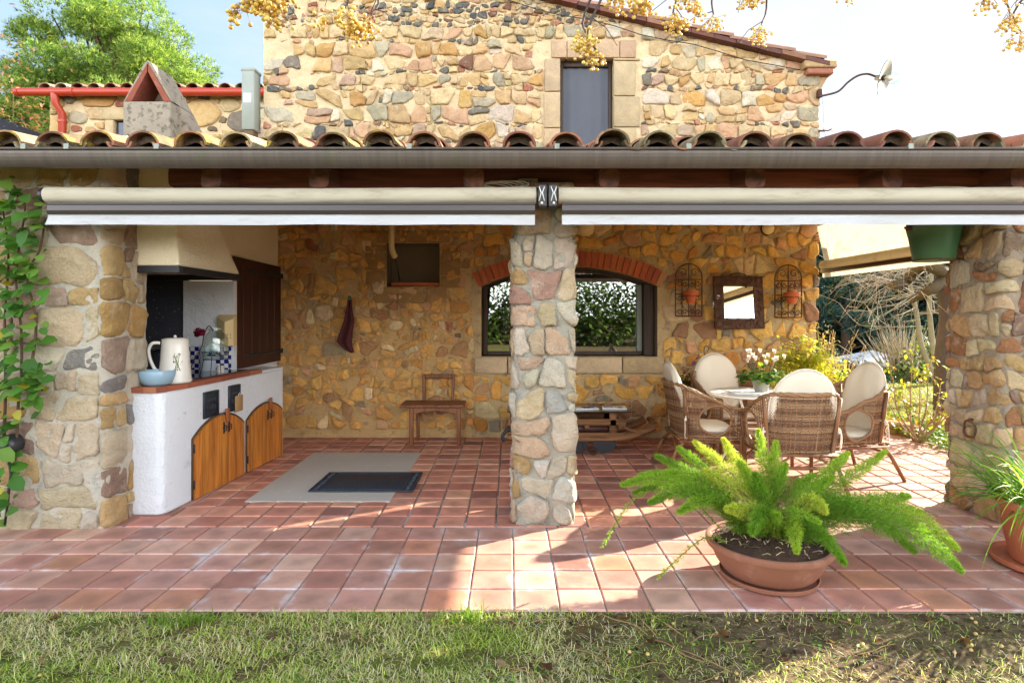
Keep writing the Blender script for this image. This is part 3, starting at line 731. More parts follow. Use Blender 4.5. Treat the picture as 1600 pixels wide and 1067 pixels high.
mb.box(x0 + .002, x0 + .045, YW + .06, YW + .12, 3.0, 4.60, .004); mb.box(x1 - .045, x1 - .002, YW + .06, YW + .12, 3.0, 4.60, .004); mb.box(x0 + .046, x1 - .046, YW + .06, YW + .12, 4.54, 4.60, .004)
o = mb.build('window_frame', MAT['frame_wood'], None); o.location = (0, -YW, 0); o.parent = uw
mb = MB(); n = 26
for i in range(n):
    a, b = x0 + .045 + (x1 - x0 - .09) * i / n, x0 + .045 + (x1 - x0 - .09) * (i + 1) / n
    ya, yb = YW + .1 + .004 * math.sin(i * 1.1), YW + .1 + .004 * math.sin((i + 1) * 1.1); mb.quad((a, ya, 3.0), (b, yb, 3.0), (b, yb, 4.54), (a, ya, 4.54))
o = mb.build('insect_screen', mat('screen_fabric', S(110, 114, 124, .5), .7, var=(6, .12), bump=[(300, .3, .002)]), None); o.location = (0, -YW, 0); o.parent = uw
# roof of the house: verge bricks, verge tiles, slabs
roof = thing('house_roof', None, None); hp(roof); roof.location = (0, 0, 0)
def rp(o): o.location = (0, -YW, 0); o.parent = roof; return o
mb = MB(); x = XR + .10
while x > RIDGE:
    w = rnd.uniform(.26, .30); mb.col = jit(pick([(4, S(146, 92, 74, .55)), (2, S(124, 80, 68, .52)), (2, S(168, 120, 94, .55))], rnd), .15)
    a, b = x, x - w; ga, gb = 4.53 + (XR - a) * .24, 4.53 + (XR - b) * .24; dz = rnd.uniform(-.006, .006)
    yo = YW - .13 - rnd.uniform(0, .015)
    mb.prism([(a, ga - .03 + dz), (b + .006, gb - .03 + dz), (b + .006, gb + .022 + dz), (a, ga + .022 + dz)], lambda u, z: (u, YW + .1, z), lambda u, z: (u, yo, z)); x = b
rp(mb.build('verge_bricks', MAT['brick'], None, smooth=False))
mb = MB(); x = XR + .06; k = 0
while x > RIDGE:
    w = .37; L = .42; mb.col = jit(pick([(3, S(196, 150, 128, .6)), (3, S(176, 134, 108, .6)), (2, S(160, 110, 88, .6))], rnd), .12)
    a = x; b = x - L; ga = 4.53 + (XR - a) * .24 + .06; gb = 4.53 + (XR - b) * .24 + .03
    seg = 8; rr = .10; A = []; B = []
    for i in range(seg + 1):
        t = math.pi * i / seg; yy = YW - .03 - rr * math.cos(t) * 1.15; zz_ = rr * .55 * math.sin(t)
        A.append((a, yy, ga + zz_)); B.append((b, yy * .0 + YW - .03 - rr * .92 * math.cos(t) * 1.15, gb + zz_ * .9))
    for i in range(seg): mb.quad(A[i], A[i + 1], B[i + 1], B[i])
    mb.quad(A[0], B[0], (b, YW - .14, gb - .02), (a, YW - .14, ga - .02)); mb.poly(A)
    x -= w; k += 1
rp(mb.build('verge_tiles', mat('verge_tile', None, .9, var=(9, .3), stains=[(S(214, 176, 60, .6), 6, .56, .66, .7), (S(96, 90, 80, .6), 12, .55, .7, .6)], bump=[(40, .5, .01)]), None, auto=50))
mb = MB()
for s_ in (1, -1):
    e = XR + .12 if s_ > 0 else XL - .2
    za = 4.53 + .055 - .03 if s_ > 0 else gable(XL) + .03
    zr = gable(RIDGE) + .055
    mb.prism([(e, za), (RIDGE, zr), (RIDGE, zr + .05), (e, za + .05)], lambda u, z: (u, YW + .08, z), lambda u, z: (u, 12.8, z))
rp(mb.build('roof_slope', MAT['roof_plain'], None, smooth=False))
mb = MB(); mb.col = S(186, 120, 92, .6); mb.box(XR - .16, XR + .16, YW - .12, YW + .3, 4.385, 4.455, .012); mb.col = S(200, 168, 120, .6); mb.box(XR - .2, XR + .20, YW - .13, YW + .3, 4.46, 4.55, .014)
mb.prism([(XR - .1, 4.2), (XR + .03, 4.2), (XR + .13, 4.38), (XR - .1, 4.38)], lambda u, z: (u, YW - .03, z), lambda u, z: (u, YW + .25, z))
rp(mb.build('eave_corbel', MAT['brick'], None, auto=40))
mb = MB(); pts_ = []
for i in range(15):
    x = -1.0 + 4.5 * i / 14; pts_.append((x, YW - .08, 4.53 + (XR - x) * .24 - .16 - .02 * math.sin(i * 1.7)))
mb.tube(pts_, .006, 5); mb.col = (.02, .02, .02); hp(mb.build('wall_cable', MAT['black_plastic'], None))
# ------------------------------------------------------------------ ground and terrace
def gz(y, x=0):
    z = -.024 + .01 * noise.noise(Vector((x * 1.7, y * 1.7, 0)))
    if y > 13: z -= min(y - 13, 22) * .17
    return z
mb = MB(); xs = [-300, -120, -60, -30, -16] + [i * .5 - 9 for i in range(45)] + [20, 30, 60, 120, 300]; ys = [-200, -80, -40, -20, -8, -4, -1, 0, 1] + [1.5 + i * .25 for i in range(10)] + [5, 7, 9, 11, 13, 15, 17, 20, 24, 28, 35, 45, 70, 140, 400]
gi = [[mb.vert((x, y, gz(y, x))) for y in ys] for x in xs]
for i in range(len(xs) - 1):
    for j in range(len(ys) - 1): mb.face((gi[i][j], gi[i + 1][j], gi[i + 1][j + 1], gi[i][j + 1]))
tag(mb.build('ground', MAT['ground'], None), kind='structure')
mb = MB()
mb.box(-5.2, 5.0, 3.05, 8.6, -.12, -.0075); 
tag(mb.build('terrace_bed', MAT['grout'], None, smooth=False), kind='structure')
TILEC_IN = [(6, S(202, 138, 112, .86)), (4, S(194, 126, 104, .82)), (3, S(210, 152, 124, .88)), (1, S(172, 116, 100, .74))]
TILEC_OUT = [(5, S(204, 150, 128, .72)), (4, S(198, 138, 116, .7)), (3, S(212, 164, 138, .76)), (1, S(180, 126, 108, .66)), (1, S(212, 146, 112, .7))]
def tile(mb, x0, x1, y0, y1, pal, amp=.0022):
    col = jit(pick(pal, rnd), .10); w = .006; z = [rnd.uniform(-amp, amp) for _ in range(4)]; q = [rnd.uniform(0, .003) for _ in range(4)]
    n = 3; o = [(x0, y0), (x1, y0), (x1, y1), (x0, y1)]
    A = [mb.vert((x, y, -.008), col) for x, y in o]; uvo = [(0, 0), (1, 0), (1, 1), (0, 1)]
    I = [(x0 + w + q[0], y0 + w + q[1]), (x1 - w - q[2], y0 + w + q[1]), (x1 - w - q[2], y1 - w - q[3]), (x0 + w + q[0], y1 - w - q[3])]
    B = [mb.vert((x, y, zz), col) for (x, y), zz in zip(I, z)]
    for L_ in (A, B):
        for i, u in zip(L_, uvo): mb.uv[i] = u
    mb.face(B)
    for i in range(4): mb.face((A[i], A[(i + 1) % 4], B[(i + 1) % 4], B[i]))
mb = MB(); g = .004; T = .2365
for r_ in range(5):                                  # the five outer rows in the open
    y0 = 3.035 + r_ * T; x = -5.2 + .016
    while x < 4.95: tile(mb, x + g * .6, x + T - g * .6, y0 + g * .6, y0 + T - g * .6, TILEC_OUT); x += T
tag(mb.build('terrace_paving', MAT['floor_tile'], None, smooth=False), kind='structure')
mb = MB(); T = .2195; y = 4.232; rr_ = 0
while y < 8.5:
    x = -5.2 + .05 + (rr_ % 2) * .0
    while x < 4.85:
        inslab = -2.11 < x + T / 2 < -.97 and 4.79 < y + T / 2 < 6.48
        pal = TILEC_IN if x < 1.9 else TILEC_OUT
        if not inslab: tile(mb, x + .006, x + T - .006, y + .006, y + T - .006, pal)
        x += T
    y += T; rr_ += 1
tag(mb.build('porch_paving', MAT['floor_tile'], None, smooth=False), kind='structure')
mb = MB(); mb.box(-2.125, -.962, 4.79, 6.48, -.02, .004, .002); tag(mb.build('floor_slab', MAT['slab'], None, smooth=False), kind='structure')

# ------------------------------------------------------------------ porch walls and pillars
# left wall with its jamb
lw = thing('porch_side_wall', 'rough stone wall at the left end of the porch, vine leaves climbing on it', 'wall', (-3.7, 4.22, 0))
def lwmap(u, v, d):
    # u 0..2 along the front (x -4.83 -> -2.83), then round the corner into the jamb
    c = .05; L0 = 2.0 - c; arc = c * math.pi / 2
    if u < L0: return (-4.83 + u, 4.20 - d, v)
    if u < L0 + arc:
        a = (u - L0) / c; return (-2.83 - c + (c + d) * math.sin(a), 4.20 + c - (c + d) * math.cos(a), v)
    return (-2.83 + d, 4.20 + c + (u - L0 - arc), v)
o_lw = (-lw.location[0], -lw.location[1], 0)
def lp(o): o.parent = lw; o.location = o_lw; return o
mb = MB(); mortar(mb, frange(0, 2.42, .028), lambda x: [(-.06, 2.62)], lwmap, .03, .012, .010); lp(mb.build('mortar', MAT['mortar_grey'], None))
mb = MB(); coursed(mb, 0.0, 1.955, -.02, 2.6, lwmap, PAL_LEFT, 31, (.15, .30), (.2, .5), .005, .025, 2.2, .22, .06)
coursed(mb, 1.955, 2.40, -.02, 2.6, lwmap, PAL_LEFT, 33, (.13, .28), (.16, .28), .005, .025, 2.1, .2, .04)
lp(mb.build('stones', MAT['stone'], None))
mb = MB(); mb.box(-4.8, -2.87, 4.26, 4.62, 0, 2.62); lp(mb.build('core', MAT['mortar_grey'], None, smooth=False))
mb = MB(); mb.box(-3.12, -2.79, 4.36, 4.62, 2.625, 2.80, .004); lp(mb.build('plaster_infill', MAT['cream_plaster'], None, smooth=False))
def pillar(name, label, x0, x1, y0, y1, h, seed, classes, mort, boxy=4.2, aspect=1.2, gap=.012):
    w, d_ = x1 - x0, y1 - y0; c = .035; cx, cy = (x0 + x1) / 2, (y0 + y1) / 2
    segs = []                                          # unrolled from the back-left corner: left face, front face, right face, back face
    P4 = [(x0, y1), (x0, y0), (x1, y0), (x1, y1)]
    Lf, Ld = d_ - 2 * c, w - 2 * c; arc = c * math.pi / 2
    plan = [('l', Lf, (x0, y1 - c), (0, -1), (-1, 0)), ('a', arc, (x0 + c, y0 + c), math.pi), ('l', Ld, (x0 + c, y0), (1, 0), (0, -1)), ('a', arc, (x1 - c, y0 + c), 1.5 * math.pi), ('l', Lf, (x1, y0 + c), (0, 1), (1, 0)), ('a', arc, (x1 - c, y1 - c), 0), ('l', Ld, (x1 - c, y1), (-1, 0), (0, 1)), ('a', arc, (x0 + c, y1 - c), .5 * math.pi)]
    total = sum(p[1] for p in plan)
    def mp(u, v, d):
        u = u % total if u < total - 1e-6 else total - 1e-6
        for p in plan:
            if u <= p[1]:
                if p[0] == 'l': return (p[2][0] + p[3][0] * u + p[4][0] * d - cx, p[2][1] + p[3][1] * u + p[4][1] * d - cy, v)
                a = p[3] + u / c; return (p[2][0] + (c + d) * math.cos(a) - cx, p[2][1] + (c + d) * math.sin(a) - cy, v)
            u -= p[1]
        return (p[2][0] - cx, p[2][1] - cy, v)
    t = thing(name, label, 'pillar', (cx, cy, 0))
    mb = MB(); mortar(mb, frange(0, total, .026), lambda x: [(-.02, h)], mp, .028, .011, .005); mb.poly([mp(u, h, 0) for u in frange(0, total, .1)[:-1]]); mb.build('mortar', mort, t)
    mb = MB(); coursed(mb, Lf * 0 + .0, total, .0, h, mp, classes[0][3], seed, (.13, .27) if seed == 41 else (.12, .22), (.14, .29) if seed == 41 else (.12, .24), .006, .025, 2.2, .28, .07)
    mb.build('stones', MAT['stone'], t); return t
PC = [(.11, .15, 60, PAL_PIL, 0), (.08, .11, 260, PAL_PIL, 0), (.05, .075, 500, PAL_PIL, 0), (.03, .045, 900, PAL_PIL + [(4, S(150, 145, 140, .6))], 0)]
pillar('stone_pillar', 'square stone pillar with bluish grey pointing standing in the middle of the porch front', .035, .45, 4.27, 4.70, 2.44, 41, PC, mat('blue_grey_mortar', S(186, 180, 162, .66), .95, var=(6, .25), stains=[(S(120, 128, 128, .6), 9, .5, .68, .6), (S(200, 190, 170, .65), 13, .56, .7, .5)], bump=[(16, .9, .025), (80, .5, .02)]))
PAL_PR = [(16, S(210, 170, 116, .66)), (18, S(216, 190, 148, .68)), (10, S(190, 130, 84, .6)), (8, S(222, 204, 170, .64)), (5, S(166, 136, 112, .6)), (1, S(176, 112, 80, .6))]
pillar('stone_pillar', 'stone pillar at the right edge with an iron ring on its inner side', 3.505, 4.06, 4.26, 4.79, 2.44, 44, [(.09, .13, 60, PAL_PR, 0), (.06, .09, 300, PAL_PR, 0), (.035, .055, 900, PAL_PR, 0)], MAT['mortar_grey'] if False else mat('warm_grey_mortar', S(178, 160, 136, .64), .95, var=(6, .25), stains=[(S(130, 122, 110, .6), 9, .5, .68, .6)], bump=[(16, .9, .025), (80, .5, .02)]), 4.0, 1.15, .014)
mb = MB()
for k in range(1):
    pts_ = [(3.455 - .012 * math.sin(i * .5), 4.50 + .047 * math.cos(2 * math.pi * i / 18), .64 + .062 * math.sin(2 * math.pi * i / 18)) for i in range(19)]
    mb.tube(pts_, .008, 7); mb.tube([(3.515, 4.50, .71), (3.45, 4.50, .71), (3.44, 4.5, .695)], .009, 6)
tag(mb.build('iron_ring', MAT['rust'], None), 'rusty iron tie ring fixed to the inner face of the right pillar', 'iron ring')

# ------------------------------------------------------------------ porch roof
pr = thing('porch_roof', 'lean-to porch roof of curved clay tiles with yellow lichen, brown gutter and dark beams', 'roof', (0, 3.9, 2.5))
PO = (0, -3.9, -2.5)
def pp(o, par=None):
    o.parent = par or pr; o.location = PO if par is None else (0, 0, 0); return o
SL = .20; YE = 3.84; ZE = 2.545
def rz_(y): return ZE + (y - YE) * SL
X0R, X1R = -4.9, 4.75; SP = .302; n = int((X1R - X0R) / SP)
TC = [(5, S(184, 126, 92, .6)), (4, S(166, 108, 80, .58)), (4, S(196, 150, 116, .6)), (2, S(150, 96, 76, .55)), (2, S(190, 170, 130, .6))]
mb = MB()
def barrel(mb, x, y0, y1, z0, z1, r0, r1, up, th=.014, seg=10, arc=1.0, sx=1.0):
    A = []
    for (y, z, r_) in ((y0, z0, r0), (y1, z1, r1)):
        ring = []
        for rr in (r_, r_ - th):
            row = []
            for i in range(seg + 1):
                t = math.pi * (.5 + arc * (i / seg - .5)); row.append(mb.vert((x + rr * sx * math.cos(t), y, z + up * rr * math.sin(t) * .82)))
            ring.append(row)
        A.append(ring)
    for q in (0, 1):
        for i in range(seg):
            a, b = A[0][q], A[1][q]; f = (a[i], a[i + 1], b[i + 1], b[i]); mb.face(f if q == 0 else f[::-1])
    for e in (0, 1):
        for i in range(seg): mb.face((A[e][0][i], A[e][0][i + 1], A[e][1][i + 1], A[e][1][i]))
    for q in (0, -1): mb.face((A[0][0][q], A[0][1][q], A[1][1][q], A[1][0][q]))
for row in range(9):
    ya = YE + row * .40; yb = ya + .46
    for k in range(n + 1):
        x = -.0 + X0R + (k + .42) * SP; j = rnd.uniform(-.014, .014); jy = rnd.uniform(-.03, .02) if row == 0 else rnd.uniform(-.02, .02); jz = rnd.uniform(-.006, .008)
        if yb > 7.3 - .0 and x > -3.05: yb_ = 7.28
        else: yb_ = yb
        mb.col = jit(pick(TC, rnd), .16)
        barrel(mb, x + j, ya + jy, yb_, rz_(ya) + .022 + jz + .02, rz_(yb_) + .012 + .02, rnd.uniform(.104, .112), .088, 1, .015, 10, 1.06)
        mb.col = jit(pick(TC, rnd), .16)
        barrel(mb, x + SP / 2 + j, ya - (.012 if row == 0 else -.02) + jy, yb_, rz_(ya) + .068, rz_(yb_) + .05, .085, .1, -1, .014, 8, .92)
pp(mb.build('roof_tiles', MAT['roof_tile'], None, auto=50))
mb = MB()
for k in range(n + 1):
    x = X0R + (k + .42) * SP; yy = YE + .075 + rnd.uniform(-.01, .02); z0 = rz_(YE) + .045; N = 12
    ptsA = [mb.vert((x + .098 * math.cos(math.pi * i / N), yy + rnd.uniform(-.012, .012), z0 + .076 * math.sin(math.pi * i / N))) for i in range(N + 1)]; cc_ = mb.vert((x, yy - .015, z0 + .03))
    for i in range(N): mb.face((ptsA[i], ptsA[i + 1], cc_))
    mb.quad((x - SP / 2, yy + .02, z0 - .09), (x + SP / 2, yy + .02, z0 - .09), (x + SP / 2, yy + .02, z0), (x - SP / 2, yy + .02, z0))
pp(mb.build('tile_bedding', mat('dark_bedding_mortar', S(120, 98, 76, .45), .95, var=(9, .4), bump=[(30, 1.0, .02)]), None))
mb = MB(); mb.prism([(YE + .06, rz_(YE + .06) - .045), (7.28, rz_(7.28) - .045), (7.28, rz_(7.28) - .02), (YE + .06, rz_(YE + .06) - .02)], lambda y, z: (X0R, y, z), lambda y, z: (X1R, y, z))
pp(mb.build('roof_boards', mat('pale_ceiling_boards', S(222, 200, 168, .8), .8, var=(3, .12)), None, smooth=False))
mb = MB(); pr_ = []                                            # half round gutter with a rolled front lip
YG = 3.885; ZG = 2.553; rg = .066
for i in range(15):
    t = math.pi * (1 + i / 14); pr_.append((YG + rg * math.cos(t), ZG + (rg * 1.62) * math.sin(t) * (1 if True else 1)))
lip = [(YG - rg - .008 + .009 * math.cos(a), ZG + .002 + .009 * math.sin(a)) for a in [math.pi * 2 * i / 8 for i in range(8)]]
nx = 40
for i in range(nx):
    xa, xb = X0R + .02 + (X1R - X0R - .04) * i / nx, X0R + .02 + (X1R - X0R - .04) * (i + 1) / nx
    for (p, q) in zip(pr_, pr_[1:]): mb.quad((xa, *p), (xb, *p), (xb, *q), (xa, *q))
    for m_ in range(8):
        p, q = lip[m_], lip[(m_ + 1) % 8]; mb.quad((xa, *p), (xb, *p), (xb, *q), (xa, *q))
mb.poly([(X1R - .02, *p) for p in pr_]); mb.poly([(X0R + .02, *p) for p in pr_])
g_ = pp(mb.build('gutter', MAT['gutter_brown'], None, auto=50))
for px in (40, 107, 247, 640, 870, 1075, 1420):
    mb = MB(); x = P(px, 230, 3.82)[0]; mb.box(x - .016, x + .016, YG - rg - .02, YG + rg, ZG + .012, ZG + .017, .001); mb.box(x - .016, x + .016, YG - rg - .022, YG - rg - .019, ZG - .004, ZG + .030, .001)
    b_ = mb.build('gutter_strap', MAT['grey_box'], None, smooth=False); b_.parent = g_
def beam(pts, w, h, name, m, seed):
    mb = MB(); a, b = Vector(pts[0]), Vector(pts[1]); N = 24; r_ = random.Random(seed); d = (b - a).normalized(); u = Vector((0, 0, 1)); sx = d.cross(u).normalized()
    rings = []
    for i in range(N + 1):
        c = a.lerp(b, i / N); ring = []
        for k in range(12):
            t = 2 * math.pi * k / 12; q = 2 / 4.2; cu, su = math.cos(t), math.sin(t); nn = 1 + .05 * noise.noise(Vector((i * .5 + seed, k * .9, seed)))
            ring.append(mb.vert(c + sx * (math.copysign(abs(cu) ** q, cu) * w / 2 * nn) + u * (math.copysign(abs(su) ** q, su) * h / 2 * nn)))
        rings.append(ring)
    for A, B in zip(rings, rings[1:]):
        for k in range(12): mb.face((A[k], A[(k + 1) % 12], B[(k + 1) % 12], B[k]))
    mb.face(rings[0]); mb.face(rings[-1]); return pp(mb.build(name, m, None, auto=50))
beam([(-2.5, 4.46, 2.512), (4.6, 4.46, 2.512)], .17, .15, 'main_beam', MAT['beam_wood'], 3)
for k, px in enumerate((-2.05, -1.31, -.25, .68, 1.68, 2.62, 3.5)):
    y0 = 4.10; beam([(px, y0, rz_(y0) - .165), (px, 7.28, rz_(7.28) - .115)], .14, .13, 'joist', MAT['joist_wood'], 11 + k)
mb = MB(); mb.prism([(4.8, 2.6), (7.75, 2.6), (7.75, rz_(7.28) - .05), (7.28, rz_(7.28) - .05), (4.8, rz_(4.8) - .05)], lambda y, z: (3.76, y, z), lambda y, z: (3.80, y, z)); pp(mb.build('side_sun_baffle', MAT['joist_wood'], None, smooth=False))  # unseen panel, added to keep sun from leaking in under the roof corner
# little label box and looped cable on the beam, above the pillar
t = thing('junction_box', 'small pale green box with the dark number 25 on the beam above the middle pillar', 'junction box', (.13, 4.3, 2.40))
mb = MB(); mb.box(-.07, .07, .0, .07, .005, .075, .006); mb.build('box', MAT['grey_box'], t)
cu = bpy.data.curves.new('num', 'FONT'); cu.body = '25'; cu.size = .055; cu.extrude = .0006; cu.shear = .25
to = bpy.data.objects.new('tmp', cu); COL.objects.link(to); bpy.context.view_layer.update(); me = bpy.data.meshes.new_from_object(to.evaluated_get(bpy.context.evaluated_depsgraph_get())); bpy.data.objects.remove(to)
no = bpy.data.objects.new('number', me); COL.objects.link(no); me.materials.append(MAT['black_plastic']); no.parent = t; no.location = (-.03, -.0015, .02); no.rotation_euler = (R(90), 0, 0)
mb = MB(); r_ = random.Random(4)
for k in range(5):
    pts_ = []
    for i in range(26):
        a = 2 * math.pi * i / 25; pts_.append((-.11 + .10 * math.cos(a) * (1 + .15 * k) + (.02 * k), 4.19 + .012 * math.sin(a * 2 + k), 2.385 + .024 * math.sin(a) * (1 + .2 * r_.random()) + .006 * k))
    mb.tube(pts_, .004, 5)
mb.tube([(.0, 4.19, 2.40), (.12, 4.18, 2.372), (.22, 4.18, 2.378), (.34, 4.19, 2.384), (.42, 4.2, 2.40)], .004, 5); mb.tube([(-.2, 4.19, 2.39), (-.23, 4.19, 2.36), (-.235, 4.19, 2.33)], .004, 5)
tag(mb.build('coiled_cable', MAT['cable'], None), 'coil of thin cream cable lying on the awning above the middle pillar', 'cable')
mb = MB()
for k in range(3):
    pts_ = [(3.05 + .16 * math.cos(2 * math.pi * i / 20) * (1 + .2 * k), 4.17 + .01 * k, 2.375 + .012 * math.sin(2 * math.pi * i / 20)) for i in range(21)]; mb.tube(pts_, .004, 5)
tag(mb.build('coiled_cable', MAT['cable'], None), 'loose loop of cream cable on the right awning near the right pillar', 'cable')

# ------------------------------------------------------------------ awnings
def awning(label, x0, x1, dz=0.0, stain=False):
    t = thing('awning', label, 'awning', ((x0 + x1) / 2, 4.05, 2.3), 'rolled cream awnings along the porch front'); L = (x1 - x0) / 2
    mb = MB(); rows = 110; n = 24
    rings = []
    for i in range(rows + 1):
        x = -L + 2 * L * i / rows; ring = []
        for k in range(n):
            a = 2 * math.pi * k / n; r_ = .056 + .0022 * noise.noise(Vector((x * 3 + a * .6, math.cos(a) * 2, math.sin(a) * 2))) + .0012 * math.sin(x * 34 + a * 3) * max(0, noise.noise(Vector((x * 1.7, 3, 3))))
            ring.append(mb.vert((x, r_ * math.cos(a), .004 + dz - .008 * (1 - (x / L) ** 2) + r_ * math.sin(a))))
        rings.append(ring)
    for A, B in zip(rings, rings[1:]):
        for k in range(n): mb.face((A[k], A[(k + 1) % n], B[(k + 1) % n], B[k]))
    mb.face(rings[0]); mb.face(rings[-1]); mb.build('fabric_roll', MAT['awning'], t, auto=50)
    for s in (-1, 1):
        mb = MB(); M = Matrix.Rotation(R(90), 4, 'Y'); mb.lathe([(.0, -.014), (.05, -.014), (.052, 0), (.046, .014), (0, .014)], 20, (s * (L + .016), 0, .004 + dz), M); mb.build('end_cap', MAT['black_plastic'], t, auto=40)
    mb = MB(); y = -.085
    prof = [(y, -.062), (y + .05, -.060), (y + .055, -.085), (y + .045, -.137), (y + .004, -.137), (y - .004, -.116), (y, -.112), (y, -.078), (y - .004, -.074)]
    a0 = -L + (.06 if x0 < -2 else .02); mb.prism([(p, q + dz) for p, q in prof], lambda p, q: (a0, p, q), lambda p, q: (L - .01, p, q)); fb = mb.build('front_bar', MAT['dark_alu'], t, smooth=False)
    mb = MB(); rows = 60; rr = []
    for i in range(rows + 1):
        x = a0 + (L - .01 - a0) * i / rows; c = []
        for (q, zz_) in ((0, -.1375), (.5, -.172), (1, -.206)):
            c.append(mb.vert((x - (.014 if i == 0 and x0 < -2 else 0) * q, y + .014 + .022 * q * noise.noise(Vector((x * 2.1, q, 9))) - .004 * q, zz_ + dz + (.006 * noise.noise(Vector((x * 1.3, 2, 2))) if q == 1 else 0))))
        rr.append(c)
    for A, B in zip(rr, rr[1:]):
        for j in (0, 1): mb.face((A[j], B[j], B[j + 1], A[j + 1]))
    mb.build('valance', MAT['valance'], t)
    mb = MB(); mb.box(-L - .03, L + .03, .062, .085, -.02 + dz, .02 + dz, .003); mb.build('mounting_rail', MAT['dark_alu'], t, smooth=False)
    return t
awning('rolled up cream awning on the left half of the porch front', -3.13, .175)
awning('rolled up cream awning on the right half of the porch front', .325, 3.45)
t = thing('awning_bracket', 'pair of black awning brackets with white arms between the two awnings', 'bracket', (.25, 4.02, 2.3))
for s in (-1, 1):
    mb = MB(); mb.box(s * .034 - .030, s * .034 + .030, -.05, .1, -.085, .062, .005); mb.build('bracket_body', MAT['black_plastic'], t, auto=40)
    mb = MB(); x = s * .04
    mb.tube([(x - .018, -.056, .045), (x - .004, -.058, .005), (x - .018, -.056, -.05)], .0035, 5); mb.tube([(x + .018, -.056, .045), (x + .004, -.058, .005), (x + .018, -.056, -.05)], .0035, 5)
    mb.ball((x, -.058, -.064), .010, 1); mb.build('spring_arm', MAT['white_plastic'], t)
# the awning let down on the right side, sun behind it
t = thing('side_awning', 'cream awning hung down on the right side of the porch, glowing with sun behind', 'awning', (3.75, 6.1, 2.2))
ya, yb = 4.86 - 6.1, 7.27 - 6.1
mb = MB(); N = 16
for i in range(N):
    a, b = ya + .02 + (yb - .06 - ya) * i / N, ya + .02 + (yb - .06 - ya) * (i + 1) / N
    for (p, q) in (((-.08, .56), (-.01, .22)), ((-.01, .22), (.05, -.08))): mb.quad((p[0], a, p[1]), (p[0], b, p[1]), (q[0], b, q[1]), (q[0], a, q[1]))
mb.build('fabric', MAT['awning_side'], t)
mb = MB(); mb.tube([(.05, ya, -.105), (.05, yb, -.105)], .052, 16); mb.build('fabric_roll', MAT['awning_side'], t, auto=50)
mb = MB(); mb.box(.02, .065, ya - .01, yb + .005, -.20, -.158, .004); mb.build('front_bar', mat('brown_aluminium', S(92, 60, 40, .6), .5, .2), t)
mb = MB()
for i in range(N): a, b = ya + (yb - ya) * i / N, ya + (yb - ya) * (i + 1) / N; mb.quad((.045, a, -.2), (.045, b, -.2), (.05 + .003 * math.sin(i + 1), b, -.255), (.05 + .003 * math.sin(i), a, -.255))
mb.build('valance', MAT['awning_side'], t)

# ------------------------------------------------------------------ barbecue
bq = thing('barbecue', 'white rendered barbecue counter with plaster hood, arched wooden doors and soot-black hearth', 'barbecue', (-2.55, 4.8, 0))
BO = (2.55, -4.8, 0)
def bp(o, par=None):
    o.parent = par or bq; o.location = BO if par is None else (0, 0, 0); return o
def side_x(y): return -2.557 + (y - 4.8) * .0743
poly = [(-3.9, 4.462), (-2.635, 4.462), (-2.595, 4.49), (-2.575, 4.56), (side_x(4.8), 4.8), (side_x(6.42), 6.42), (side_x(6.42) - .02, 6.45), (-2.83, 6.45), (-2.83, 7.28), (-3.9, 7.28)]
mb = MB(); mb.prism(poly, lambda x, y: (x, y, 0), lambda x, y: (x, y, .915)); o = bp(mb.build('counter', MAT['white_plaster'], None, auto=35)); md = o.modifiers.new('soft', 'BEVEL'); md.width = .016; md.segments = 3; md.limit_method = 'ANGLE'; md.angle_limit = R(30)
mb = MB(); mb.prism([(-3.3, 5.95), (side_x(5.95) - .0, 5.95), (side_x(6.42), 6.42), (side_x(6.42) - .02, 6.45), (-2.82, 6.45), (-2.82, 7.28), (-3.3, 7.28)], lambda x, y: (x, y, .916), lambda x, y: (x, y, .938)); bp(mb.build('counter_top', MAT['white_plaster'], None, auto=35))
mb = MB(); cur = -2.83                                      # brick edge
def bk(a, b, c, d, z0=.916, z1=.955):
    mb.col = jit(pick([(3, S(186, 104, 72, .6)), (2, S(200, 130, 92, .6)), (2, S(166, 88, 64, .58))], rnd), .12); mb.prism([a, b, c, d], lambda x, y: (x, y, z0), lambda x, y: (x, y, z1 + rnd.uniform(-.001, .001)))
for a, b in ((-2.83, -2.73), (-2.727, -2.63)): bk((a, 4.445), (b, 4.445), (b, 4.56), (a, 4.56))
bk((-2.627, 4.445), (-2.58, 4.50), (-2.68, 4.56), (-2.627, 4.56)); y = 4.503
while y < 5.9:
    e = min(y + .235, 5.94); bk((side_x(y) + (-.012 if y < 4.6 else .012), y), (side_x(e) + .012, e), (side_x(e) - .1, e), (side_x(y) - .1, y + (.055 if y < 4.51 else 0))); y = e + .006
bp(mb.build('brick_edge', MAT['brick'], None, smooth=False))
mb = MB(); mb.prism([(-3.3, 4.565), (-2.69, 4.565), (side_x(5.9) - .105, 5.9), (-3.3, 5.9)], lambda x, y: (x, y, .917), lambda x, y: (x, y, .957)); bp(mb.build('hob_surface', MAT['black_glass'], None, smooth=False))
mb = MB(); mb.box(-3.95, -3.9, 4.4, 7.28, 0, 3.0); mb.box(-3.9, -3.275, 6.02, 6.1, .915, 2.6); mb.box(-3.9, -3.305, 4.62, 6.02, .916, .94); bp(mb.build('hearth', MAT['soot'], None, smooth=False))
mb = MB(); mb.box(-3.275, -2.765, 5.99, 6.06, .938, 1.835, .004); bp(mb.build('back_panel', MAT['white_plaster'], None, smooth=False))
mb = MB(); mb.box(-3.225, -2.79, 5.975, 5.989, .938, 1.18, .001); tl = mb.build('tile_panel', MAT['checker'], None, smooth=False); bp(tl)
